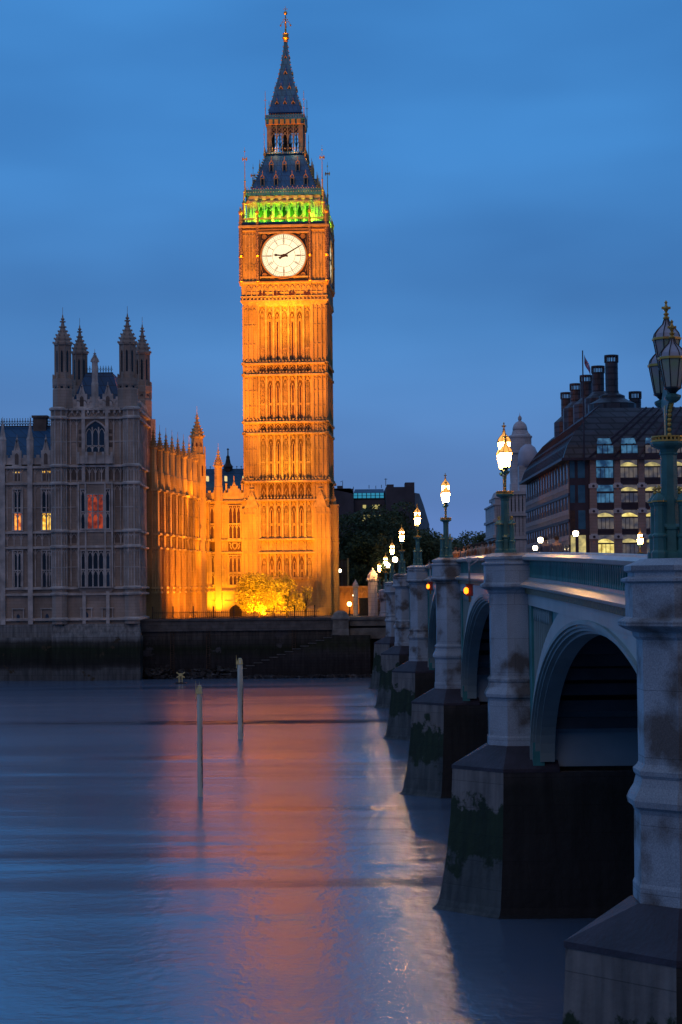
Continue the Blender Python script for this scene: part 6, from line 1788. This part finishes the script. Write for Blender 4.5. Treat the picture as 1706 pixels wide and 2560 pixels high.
# south flank: slender piers, floor bands, blocks
m = MB(); 
for k in range(16):
  for b in (0.6+k*4.4, 1.5+k*4.4): m.fb(OS, b-0.17, b+0.17, 0, 0.10, zg, ze-0.4)
m.build('flank_pier', M['stone_pier'], po)
for t in (1213, 1278, 1342):
    m = MB(); z_ = zo_(t)
    for k in range(64): b = 0.8+k*1.08; m.fb(OS, b-0.22, b+0.22, 0.02, 0.30, z_-0.45, z_+0.35); m.fb(OS, b-0.12, b+0.12, 0.02, 0.2, z_-1.1, z_-0.45)
    m.fb(OS, 0.5, 69.5, 0.0, 0.06, z_-0.3, z_+0.2); m.build('flank_block_course', M['stone_pin'], po)
    m = MB(); m.fb(OS, 0, 70, 0, 0.22, z_-1.6, z_-1.15); m.build('flank_band', M['bronze'], po)
for r_, (t0,t1,t2,t3) in enumerate(rows):
    for k in range(16):
        b = 2.1+k*4.4; m = MB(); m.fb(OS, b-0.75, b+0.75, 0.0, 0.05, zo_(t3), zo_(t0)); m.build('flank_window', M['glass_sky'] if k < 6 else M['glass_dark'], po)
# chimneys
for (px, Y, pt, pb, r) in ((1529, YO+14, 888, 960, 1.02), (1495.5, YO+22, 915, 985, 1.0), (1466, YO+30, 938, 1000, 0.98), (1440, YO+38, 959, 1010, 0.95), (1416.5, YO+47, 981, 1045, 0.95), (1588.5, YO+22, 979, 1012, 0.95)):
    x, zt_ = at(px, pt, Y); zbm = at(px, pb, Y)[1]; m = MB()
    k = 1.0 if px != 1529 else 1.0
    m.lathe((x,Y,0), [(r*1.02,zbm-6),(r*1.02,zt_-0.7-0.55),(r*1.14,zt_-0.7-0.5),(r*1.14,zt_-1.1)], 12)
    m.lathe((x,Y,0), [(r*1.14,zt_-0.25),(r*1.14,zt_)], 12)
    for j in range(12):
        a = j*math.pi/6; m.box(x+r*1.05*math.cos(a)-.08,x+r*1.05*math.cos(a)+.08,Y+r*1.05*math.sin(a)-.08,Y+r*1.05*math.sin(a)+.08,zt_-1.15,zt_-0.2)
    for q in range(4): zq_ = zbm + (zt_-1.4-zbm)*q/4; m.lathe((x,Y,0), [(r*1.05,zq_),(r*1.05,zq_+.1)], 12)
    if px == 1529:
        m.lathe((x,Y,0), [(3.9,zr_-0.5),(3.9,zo_(990)),(2.2,zo_(976)),(2.1,zo_(974)),(2.1,zo_(968)),(1.15,zo_(961)),(1.1,zo_(955))], 16)
    elif px != 1588.5:
        m.lathe((x+0.3,Y,0), [(2.6,zbm-7),(2.6,zbm-0.8),(1.2,zbm+0.4)], 12)
    m.build('chimney', M['bronze_roof'], po)
fp_x, fp_z = at(1455, 878, YO-0.5)
fl = thing('flagpole', 'thin dark flagpole with a blurred red and white flag before the bronze roof', 'flagpole', (fp_x, YO-1.6, ze))
m = MB(); m.tube((fp_x,YO-1.6,ze-0.5),(fp_x,YO-1.6,fp_z),0.13,0.09,6); m.build('pole', M['bronze'], fl)
m = MB(); n_ = 8; vs = []
for i in range(n_+1):
    for j in range(4):
        u, v = i/n_, j/3; vs.append((fp_x+0.25+u*0.95, YO-1.6+0.35*math.sin(u*7), fp_z-0.6-u*2.2-v*1.4*(1-0.15*u)))
fs = [(i*4+j, (i+1)*4+j, (i+1)*4+j+1, i*4+j+1) for i in range(n_) for j in range(3)]
m.add(vs, fs); m.build('flag', mat('flag_cloth', (0.45,0.06,0.10), 0.8, 0.1, 1.6, col2=(0.4,0.35,0.5), detail=0), fl)

# ================================================================ DOMED BUILDING
YD = 450.0
dm = thing('domed_building', 'pale stone building with stacked domes behind the second bridge lamp', 'government building', (at(1300,1300,YD)[0], YD, 10))
M['pale_stone'] = blocks(mat('pale_portland', (0.60,0.54,0.55), 0.85, 0.15, 0.3), 1.5, 0.6, 0.85)
def xd(px): return at(px, 1250, YD)[0]
def zd(py): return at(1300, py, YD)[1]
c = (xd(1311), YD+8); K = YD/4850
m = MB()
m.lathe((c[0],c[1],0), [(26*K,zd(1215)),(29*K,zd(1130)),(34*K,zd(1128)),(34*K,zd(1125)),(29*K,zd(1122)),(29*K,zd(1090)),(31*K,zd(1088)),(31*K,zd(1084)),(22*K,zd(1080)),(19*K,zd(1070)),(18*K,zd(1069))], 16)
m.box(c[0]-26*K, c[0]+26*K, c[1]-26*K, c[1]+26*K, 10, zd(1205)); m.build('drum', M['pale_stone'], dm)
m = MB(); m.lathe((c[0],c[1],0), [(19*K,zd(1069)),(18.5*K,zd(1062)),(16*K,zd(1055)),(11*K,zd(1049)),(5*K,zd(1046)),(2.5*K,zd(1044)),(2.5*K,zd(1042))], 16, ); m.lathe((c[0],c[1],0), [(3*K,zd(1045)),(5*K,zd(1041)),(5*K,zd(1036)),(2*K,zd(1032)),(0.7*K,zd(1030)),(0.4*K,zd(1024))], 10)
m.build('dome', M['pale_stone'], dm, smooth=True)
c2 = (xd(1318), YD-4)
m = MB(); m.lathe((c2[0],c2[1],0), [(25*K,zd(1170)),(25*K,zd(1150)),(23.5*K,zd(1135)),(18*K,zd(1122)),(9*K,zd(1115)),(6*K,zd(1113))], 20); m.build('dome', mat('lead_dome', (0.52,0.50,0.58), 0.6, 0.1, 0.5), dm, smooth=True)
m = MB()
for k in range(8): a = k*math.pi/4; m.box(c2[0]+6*K*math.cos(a)-.12,c2[0]+6*K*math.cos(a)+.12,c2[1]+6*K*math.sin(a)-.12,c2[1]+6*K*math.sin(a)+.12,zd(1114),zd(1096))
m.lathe((c2[0],c2[1],0), [(8*K,zd(1096)),(8*K,zd(1094)),(6*K,zd(1089)),(2*K,zd(1085)),(.3*K,zd(1080))], 10); m.lathe((c2[0],c2[1],0), [(8*K,zd(1116)),(8*K,zd(1113))], 10)
m.build('cupola', M['pale_stone'], dm)
m = MB(); m.box(c2[0]-24*K, c2[0]+40*K, c2[1]-20*K, c2[1]+22*K, 10, zd(1172)); m.box(c2[0]-25*K, c2[0]+41*K, c2[1]-21*K, c2[1]+23*K, zd(1173), zd(1168)); m.build('tower_block', M['pale_stone'], dm)
DF = F((xd(1266), YD-6), (1,0)); DF.n = Vector((0,-1,0))
m = MB(); x0_, x1_ = xd(1262), xd(1330); m.box(x0_, x1_, YD-6, YD+40, 10, zd(1235))
for t in (1235,1288,1345): m.box(x0_-0.5, x1_+.5, YD-7.0, YD+40.5, zd(t)-0.4, zd(t)+0.4)
for k in range(7): a = x0_+0.6+k*(x1_-x0_-1.2)/6; m.box(a-0.35,a+0.35,YD-6.6,YD-6.003,zd(1340),zd(1290)); m.box(a-0.3,a+0.3,YD-6.6,YD-6.003,zd(1284),zd(1240)); m.box(a-0.4,a+0.4,YD-6.6,YD-6.003,10,zd(1350))
m.build('wall', M['pale_stone'], dm)
for k in range(6):
    a = x0_+0.6+(k+0.5)*(x1_-x0_-1.2)/6
    for t0, t1 in ((1250,1280),(1300,1332),(1355,1380)):
        m = MB(); m.box(a-0.3,a+0.3,YD-6.05,YD-6.002,zd(t1),zd(t0)); m.build('window', M['glass_dark'], dm)
m = MB(); x2_, x3_ = xd(1238), xd(1262.5); m.box(x2_, x3_, YD+2, YD+30, 10, zd(1262)); m.box(x2_-.3,x3_,YD+1.6,YD+30.4,zd(1262),zd(1258)); m.hull([(x2_,YD+2,zd(1243)),(x3_,YD+2,zd(1243)),(x2_,YD+12,zd(1243)),(x3_,YD+12,zd(1243)),(x2_+.5,YD+3,zd(1228)),(x3_-.5,YD+3,zd(1228)),(x2_+.5,YD+11,zd(1228)),(x3_-.5,YD+11,zd(1228))]); m.box(x2_+.2,x3_-.2,YD+2.3,YD+12,zd(1258),zd(1243))
for t in (1300,1340): m.box(x2_-.4,x3_,YD+1.5,YD+30.4,zd(t)-.3,zd(t)+.3)
for k in range(4): a = x2_+.4+k*(x3_-x2_-.8)/3; m.box(a-.2,a+.2,YD+1.6,YD+2,zd(1338),zd(1264))
m.build('side_wing', M['pale_stone'], dm)

# ================================================================ GATE AREA AT THE TOWER FOOT
gw = thing('gate_wall', 'low stone arcaded wall lit orange at the right foot of the clock tower', 'garden wall', (at(900,1500,320)[0], 320, 7.4))
Yg = 318
def xg(px, Y=Yg): return at(px, 1480, Y)[0]
def zg_(py, Y=Yg): return at(900, py, Y)[1]
m = MB(); m.box(xg(845), xg(945), Yg, Yg+0.8, 7.4, zg_(1466)); m.build('wall', GS, gw)
f = F((xg(845), Yg), (1,0)); m = MB(); a = 0.3
while a < xg(940)-xg(845):
    m.arch(f, a, a+0.8, zg_(1490), zg_(1477), 0.12, 0.0, 0.2); m.fb(f, a-0.12, a, 0, 0.2, zg_(1498), zg_(1470)); a += 0.92
m.fb(f, 0, xg(945)-xg(845), 0, 0.3, zg_(1469), zg_(1465)); m.build('arcade_tracery', TR, gw)
flood('gate_floodlight', (xg(880), Yg-4, 8.0), (xg(885), Yg, 10.5), 900, 130, SOD, 0.2, 1.0)
gt = thing('dark_gates', 'dark boarded gates and hoarding below the stone kiosk', 'gate', (xg(915), 300, 7.4))
m = MB(); m.box(xg(898,300), xg(936,300), 300, 300.4, 7.3, zg_(1498,300)); a = xg(898,300)
while a < xg(936,300): m.box(a, a+0.06, 299.92, 299.998, 7.4, zg_(1500,300)); a += 0.3
m.box(xg(898,300)-.1, xg(942,300), 299.8, 300.5, zg_(1498,300)+.003, zg_(1495,300)); m.build('boards', M['frame_iron'], gt)
m = MB(); m.box(xg(936,300)+.003, xg(952,300), 299.9, 301, 7.3, zg_(1498,300)); m.build('pillar', mat('mottled_brick', (0.12,0.08,0.08), 0.9, 0.6, 3.0), gt)
def kiosk(px, Y, pt, pb, wpx, label):
    x, zt_ = at(px, pt, Y); zb2 = at(px, pb, Y)[1]; r = wpx*Y/4850/2
    t = thing('stone_kiosk', label, 'gate pier', (x, Y, 7.4)); h = zt_-zb2
    m = MB(); m.lathe((x,Y,0), [(r*0.95,7.0),(r*0.95,zt_-h*0.42),(r*1.12,zt_-h*0.40),(r*1.2,zt_-h*0.33),(r*1.05,zt_-h*0.30)], 8); m.build('shaft', M['pale_stone'], t)
    m = MB(); m.lathe((x,Y,0), [(r*1.1,zt_-h*0.30),(r*1.0,zt_-h*0.22),(r*0.45,zt_-h*0.08),(r*0.25,zt_-h*0.06),(r*0.2,zt_)], 8); m.build('cap', M['pale_stone'], t)
    m = MB()
    for k in range(16): a = k*math.pi/8; m.box(x+r*1.15*math.cos(a)-.07,x+r*1.15*math.cos(a)+.07,Y+r*1.15*math.sin(a)-.07,Y+r*1.15*math.sin(a)+.07,zt_-h*0.40,zt_-h*0.33)
    m.build('corbel', M['grey_trim'], t)
kiosk(932, 295, 1420, 1500, 27, 'pale octagonal stone kiosk with a pointed cap left of the farthest lamps')
kiosk(889, 300, 1449, 1498, 14, 'small dark gabled gate pier in front of the orange arcaded wall')
sc = thing('scaffold_hoarding', 'dark framed scaffold hoarding with an orange lit post beside the tower', 'hoarding', (xg(860,330), 330, 7.4))
m = MB(); 
for py in (1400, 1420, 1440): m.box(xg(843,330), xg(870,330), 330, 330.1, at(850,py,330)[1]-0.06, at(850,py,330)[1]+0.06)
for px in (843,852,861): m.box(xg(px,330)-.06, xg(px,330)+.06, 330, 330.1, 7.4, at(850,1400,330)[1])
m.build('frame', M['bark'], sc)
m = MB(); m.box(xg(843,330), xg(868,330), 330.2, 330.3, 7.4, at(850,1401,330)[1]); m.build('board', M['brick_dark'], sc)
m = MB(); m.box(xg(869,330), xg(873.5,330), 329.6, 330.6, 7.4, at(850,1396,330)[1]); m.build('post', GS, sc)
# small street lights
M['white_globe'] = glow('white_globe', (1.0,0.78,0.45), 22.0)
M['yellow_globe'] = glow('yellow_globe', (1.0,0.62,0.12), 22.0)
def street_light(px, py, Y, r, col, label, z0=None, mode='globe'):
    x, z = at(px, py, Y); z0 = 7.4 if z0 is None else z0
    t = thing('street_lamp', label, 'street lamp', (x, Y, z0), group='single street lamps at the far end of the bridge')
    m = MB(); m.lathe((x,Y,0), [(0.14,z0),(0.10,z0+0.8),(0.06,z0+1.0),(0.05,z-r*1.1)], 8); m.lathe((x,Y,0), [(0.1,z-r*1.15),(r*0.7,z-r),(0.1,z-r*0.9)], 8); m.lathe((x,Y,0), [(r*.6,z+r*.85),(r*.35,z+r*1.2),(.03,z+r*1.5),(.01,z+r*1.9)], 8); m.build('post', M['frame_iron'], t)
    m = MB(); m.lathe((x,Y,0), [(r*.55,z-r),(r*.95,z-r*.3),(r*1.0,z+r*.4),(r*.55,z+r*.9)], 10); m.build('globe', col, t)
street_light(988, 1399, 300, 0.42, M['white_globe'], 'round lamp between the fifth and sixth bridge lamps', 10.2)
street_light(969.5, 1413, 330, 0.42, M['white_globe'], 'round lamp low between the farthest bridge lamps', 10.2)
street_light(874, 1510, 296, 0.34, M['yellow_globe'], 'low yellow lamp beside the end pier of the embankment wall')
street_light(886.5, 1489, 306, 0.25, M['white_globe'], 'small lamp in front of the small dark gate pier')
street_light(849.5, 1427, 322, 0.30, M['white_globe'], 'small lamp in front of the dark scaffold hoarding')
street_light(1352, 1350, 285, 0.42, M['white_globe'], 'taller lamp at the far left foot of the bronze office', 10.2)
street_light(1339, 1370, 330, 0.42, M['white_globe'], 'lower lamp at the far left foot of the bronze office', 10.2)
street_light(1440, 1334, 265, 0.40, M['white_globe'], 'lamp before the corner of the bronze office', 10.2)

# ================================================================ MOORING POLES AND MARKER
M['pole_paint'] = mat('pole_paint', (0.72,0.72,0.58), 0.6, 0.25, 1.2, 0.3, 6, stretch=(1,1,0.3))
M['pole_cap'] = mat('pole_cap_paint', (0.75,0.62,0.28), 0.6, 0.15, 2.0)
M['rust'] = mat('weed_and_rust', (0.05,0.045,0.03), 0.9, 0.5, 4.0, 0.6, 14)
def pile(pxb, pyb, pxt, pyt, label, horns):
    d = Vector(((pxb-853)/FPX, -(pyb-1280)/FPX, -1)); w_ = CM.to_3x3() @ d; k = -EYE/w_.z; x, y = w_.x*k, w_.y*k
    zt_ = at(pxt, pyt, y)[1]; r = 0.14*y/103*1.0
    t = thing('mooring_pile', label, 'mooring pile', (x, y, 0), group='white mooring piles in the river')
    m = MB(); m.lathe((x,y,0), [(r,-3),(r,zt_-0.75),(r*0.99,zt_-0.7),(r*0.9,zt_-0.45),(r*.5,zt_-.3)], 14); m.build('pile', M['pole_paint'], t, smooth=False)
    m = MB(); m.box(x-r*1.5, x+r*1.02, y-r*1.05, y+r*1.05, zt_-0.80, zt_-0.72); m.hull([(x-r*1.4,y-.03-r*.8,zt_-.72),(x+r,y-.03-r*.8,zt_-.72),(x+r,y+r*.8,zt_-.72),(x-r*1.4,y+r*.8,zt_-.72),(x-r*.6,y-r*.8,zt_-0.32),(x+r*.6,y-r*.8,zt_-0.32),(x+r*.6,y+r*.8,zt_-.32),(x-r*.6,y+r*.8,zt_-.32)])
    for h in range(horns): m.hull([(x-r*1.5+h*.22,y-.05,zt_-.7),(x-r*1.1+h*.22,y-.05,zt_-.7),(x-r*1.1+h*.22,y+.05,zt_-.7),(x-r*1.5+h*.22,y+.05,zt_-.7),(x-r*1.45+h*.2,y,zt_)])
    m.box(x-r*1.5,x-r*1.2,y-.05,y+.05,zt_-1.1,zt_-.8); m.build('cap', M['pole_cap'], t)
    m = MB(); zz_ = zt_*0.60; pts = []; n_ = 24
    for j in range(n_+1):
        z = 0.5+(zz_-0.5)*j/n_; wv = (0.10+0.45*math.sin(math.pi*min(1,(j+2)/n_)))*(0.7+0.3*math.sin(j*2.3))
        a0 = -0.5 - wv*0.9; a1 = -0.15
        pts.append([(x+(r+.006)*math.cos(a0), y+(r+.006)*math.sin(a0), z), (x+(r+.02)*math.cos((a0+a1)/2), y+(r+.02)*math.sin((a0+a1)/2), z), (x+(r+.006)*math.cos(a1), y+(r+.006)*math.sin(a1), z)])
    m.loft(pts, close=False); m.build('weed_stain', M['rust'], t)
pile(501, 1992, 498, 1700, 'nearer taller white mooring pile with two horns on its cap', 2)
pile(602, 1848, 599, 1636, 'farther white mooring pile with a single horn', 1)
x, z = at(452, 1700, 243); z = 0
bc = thing('channel_marker', 'small yellow channel marker with crossed top near the far wall', 'river marker', (x, 243, 0))
m = MB(); m.lathe((x,243,0), [(0.75,-.2),(0.75,0.08),(0.6,0.14),(0.3,0.15)], 14); m.build('float', M['frame_iron'], bc)
m = MB()
for q in (-0.2,0.2):
    m.box(x+q-.05,x+q+.05,242.8,242.9,0.12,1.0); m.box(x+q-.05,x+q+.05,243.1,243.2,0.12,1.0)
for q in (0.3,0.55,0.8): m.box(x-.22,x+.22,242.81,242.87,q,q+.06)
f = F((x,243),(1,0))
m.path(f, [(-0.52,1.42),(0,1.0),(0.52,1.42)], 0.13, -0.08, 0.08); m.path(f, [(-0.5,0.75),(0,1.12),(0.5,0.75)], 0.13, -0.08, 0.08); m.box(x-.2,x+.2,242.85,243.15,0.95,1.28)
m.build('marker_frame', M['pole_cap'], bc)

# ================================================================ PEOPLE ON THE BRIDGE
cloth_cols = [(0.35,0.13,0.05),(0.25,0.15,0.10),(0.30,0.10,0.05),(0.10,0.10,0.14),(0.40,0.25,0.15),(0.20,0.08,0.06),(0.12,0.16,0.22)]
M['skin'] = mat('skin', (0.45,0.27,0.19), 0.6, 0.1, 5.0); M['hair'] = mat('hair', (0.05,0.03,0.02), 0.8, 0.2, 8.0); M['trouser'] = mat('trousers', (0.03,0.035,0.05), 0.85, 0.2, 4.0)
def skin_obj(name, verts, edges, radii, mt, parent, root=0):
    me = bpy.data.meshes.new(name); me.from_pydata(verts, edges, []); o = bpy.data.objects.new(name, me); COL.objects.link(o); me.materials.append(mt)
    sk = o.modifiers.new('skin', 'SKIN'); sk.use_smooth_shade = True
    if not me.skin_vertices: 
        bm = bmesh.new(); bm.from_mesh(me); bm.verts.layers.skin.verify(); bm.to_mesh(me); bm.free()
    for i, r in enumerate(radii): me.skin_vertices[0].data[i].radius = (r, r)
    me.skin_vertices[0].data[root].use_root = True
    o.modifiers.new('sub', 'SUBSURF').levels = 1
    o.modifiers['sub'].render_levels = 1
    o.parent = parent
    return o
def person(x, y, z, rz, label, ci, group, stride=0.16):
    t = thing('person', label, 'person', (x, y, z), rz, group)
    V = [(0,0,0.95),(0,0,1.15),(0,0,1.38),(0,0.0,1.50),(0,-0.01,1.58),(0,-0.01,1.66),
         (-0.10,0,0.90),(-0.11,-stride,0.50),(-0.11,-stride*0.9,0.08),(-0.11,-stride*0.9-0.14,0.04),
         (0.10,0,0.90),(0.11,stride*.6,0.50),(0.11,stride*1.3,0.10),(0.11,stride*1.3-.14,0.04),
         (-0.20,0,1.40),(-0.25,0.06,1.13),(-0.24,-0.06,0.90),(-0.24,-0.09,0.82),
         (0.20,0,1.40),(0.25,-0.06,1.13),(0.24,-0.16,0.92),(0.24,-0.20,0.85)]
    E = [(0,1),(1,2),(2,3),(3,4),(4,5),(0,6),(6,7),(7,8),(8,9),(0,10),(10,11),(11,12),(12,13),(2,14),(14,15),(15,16),(16,17),(2,18),(18,19),(19,20),(20,21)]
    Rr = [0.14,0.13,0.13,0.055,0.095,0.09,0.095,0.065,0.045,0.04,0.095,0.065,0.045,0.04,0.055,0.042,0.034,0.035,0.055,0.042,0.034,0.035]
    skin_obj('body', V, E, Rr, M['skin'], t)
    VC = [(0,0,0.82),(0,0,1.0),(0,0,1.2),(0,0,1.40),(-0.20,0,1.40),(-0.25,0.06,1.13),(-0.24,-0.05,0.92),(0.20,0,1.40),(0.25,-0.06,1.13),(0.24,-0.15,0.94)]
    EC = [(0,1),(1,2),(2,3),(3,4),(4,5),(5,6),(3,7),(7,8),(8,9)]
    key = 'coat%d' % ci
    if key not in M: M[key] = mat('coat_cloth', cloth_cols[ci], 0.85, 0.2, 3.0)
    skin_obj('coat', VC, EC, [0.17,0.165,0.16,0.15,0.07,0.058,0.05,0.07,0.058,0.05], M[key], t, 2)
    VT = [(0,0,0.93),(-0.10,0,0.88),(-0.11,-stride,0.50),(-0.11,-stride*.9,0.12),(0.10,0,0.88),(0.11,stride*.6,0.50),(0.11,stride*1.3,0.13)]
    skin_obj('trousers', VT, [(0,1),(1,2),(2,3),(0,4),(4,5),(5,6)], [0.15,0.11,0.08,0.065,0.11,0.08,0.065], M['trouser'], t)
    m = MB(); m.lathe((0,0.015,1.60), [(0.03,-0.02),(0.10,0.0),(0.112,0.06),(0.10,0.115),(0.06,0.155),(0.01,0.17)], 10); m.build('hair', M['hair'], t, local=True, smooth=True)
    m = MB(); m.box(-0.045,-0.02,-0.108,-0.098,1.615,1.628); m.box(0.02,0.045,-0.108,-0.098,1.615,1.628); m.box(-0.025,0.025,-0.104,-0.094,1.555,1.563); m.build('eyes_and_mouth', M['hair'], t, local=True)
    m = MB(); m.hull([(-0.013,-0.10,1.59),(0.013,-0.10,1.59),(0,-0.128,1.59),(0,-0.10,1.63),(0,-.09,1.585)]); m.build('nose', M['skin'], t, local=True)
    return t
pcols = ['rust coloured','brown','dark red','dark','tan','maroon','slate blue']
spots = [(1140,118),(1150,121),(1161,116),(1172,112),(1180,108),(1191,105),(1199,103),(1207,99),(1216,100),(1227,96),(1237,94)]
wh = ['leftmost of the crowd near the third lamp','second from the left in the crowd on the bridge','third from the left in the crowd on the bridge','fourth from the left in the bridge crowd','left of centre in the crowd on the bridge','at the centre of the crowd on the bridge','just right of the centre of the bridge crowd','fourth from the right in the crowd on the bridge','third from the right in the crowd on the bridge','second from the right in the crowd on the bridge','rightmost of the crowd, near the second lamp']
for k, (px, Y) in enumerate(spots):
    x, _ = at(px, 1400, Y); ci = (0,4,3,6,0,1,2,4,5,0,1)[k]
    person(x, Y, zt(Y)-1.048, rad((170,10,-20,200,0,15,180,-15,20,175,5)[k]), 'person in %s coat, %s' % (pcols[ci], wh[k]), ci, 'pedestrians walking over the bridge')
for px, Y, lb in ((1001, 196, 'person at the foot of the fifth bridge lamp'), (1062, 168, 'person seen just right of the fourth bridge lamp')):
    x, _ = at(px, 1430, Y); person(max(x,7.6), Y, zt(Y)-1.048, 0.3, lb, 0, 'pedestrians walking over the bridge')
for px, Y, lb in ((1365, 84, 'person in dark clothes with pale hands on the bridge before the bronze office'), (1393, 80, 'person in dark clothes seen from behind, right of the other dark figure on the bridge')):
    x, _ = at(px, 1380, Y); person(x, Y, zt(Y)-1.048, 0.2 if px < 1380 else 3.0, lb, 3, 'two dark figures standing on the bridge', 0.03)

# ================================================================ split far apart pieces of one mesh into parts of their own
import numpy as np
def comps(n, a, b):
    p = list(range(n))
    def find(i):
        while p[i] != i: p[i] = p[p[i]]; i = p[i]
        return i
    for i, j in zip(a, b):
        i, j = find(i), find(j)
        if i != j: p[j] = i
    return np.array([find(i) for i in range(n)])
def split_pieces(o):
    me = o.data; nv = len(me.vertices)
    if nv == 0 or nv > 40000 or o.modifiers: return
    co = np.empty(nv*3, dtype=np.float64); me.vertices.foreach_get('co', co); co = co.reshape(nv, 3)
    ed = np.empty(len(me.edges)*2, dtype=np.int64); me.edges.foreach_get('vertices', ed); ed = ed.reshape(-1, 2)
    _, isl = np.unique(comps(nv, ed[:,0].tolist(), ed[:,1].tolist()), return_inverse=True)
    k = isl.max()+1
    if k < 2 or k > 900: return
    lo = np.full((k,3), np.inf); hi = np.full((k,3), -np.inf)
    np.minimum.at(lo, isl, co); np.maximum.at(hi, isl, co); size = (hi-lo).max(axis=1)
    gap = np.maximum(0.0, np.maximum(lo[:,None,:]-hi[None,:,:], lo[None,:,:]-hi[:,None,:]))
    near = np.sqrt((gap**2).sum(axis=2)) <= np.maximum(0.02, 0.5*np.maximum(size[:,None], size[None,:]))
    a, b = np.nonzero(np.triu(near, 1))
    _, pc = np.unique(comps(k, a.tolist(), b.tolist()), return_inverse=True)
    n = pc.max()+1
    if n < 2 or n > 70: return
    vp = pc[isl]; base = o.name.split('.')[0]
    polys = [tuple(p.vertices) for p in me.polygons]; mi = [p.material_index for p in me.polygons]
    users = [x for x in bpy.data.objects if x.data == me]
    for q in range(n):
        idx = np.nonzero(vp == q)[0]; mp = {int(v): i for i, v in enumerate(idx)}
        sel = [i for i, f in enumerate(polys) if vp[f[0]] == q]
        m2 = bpy.data.meshes.new(base); m2.from_pydata([tuple(co[i]) for i in idx], [], [tuple(mp[v] for v in polys[i]) for i in sel])
        for mt in me.materials: m2.materials.append(mt)
        for j, i in enumerate(sel): m2.polygons[j].material_index = mi[i]
        for u in users:
            if q == 0: u.data = m2
            else:
                c = u.copy(); c.data = m2; COL.objects.link(c)
seen = set()
for o in [x for x in bpy.data.objects if x.type == 'MESH' and x.parent is not None]:
    if o.data.name in seen: continue
    seen.add(o.data.name)
    if o.name.split('.')[0] in ('crown', 'rails', 'wall_river'): continue
    split_pieces(o)
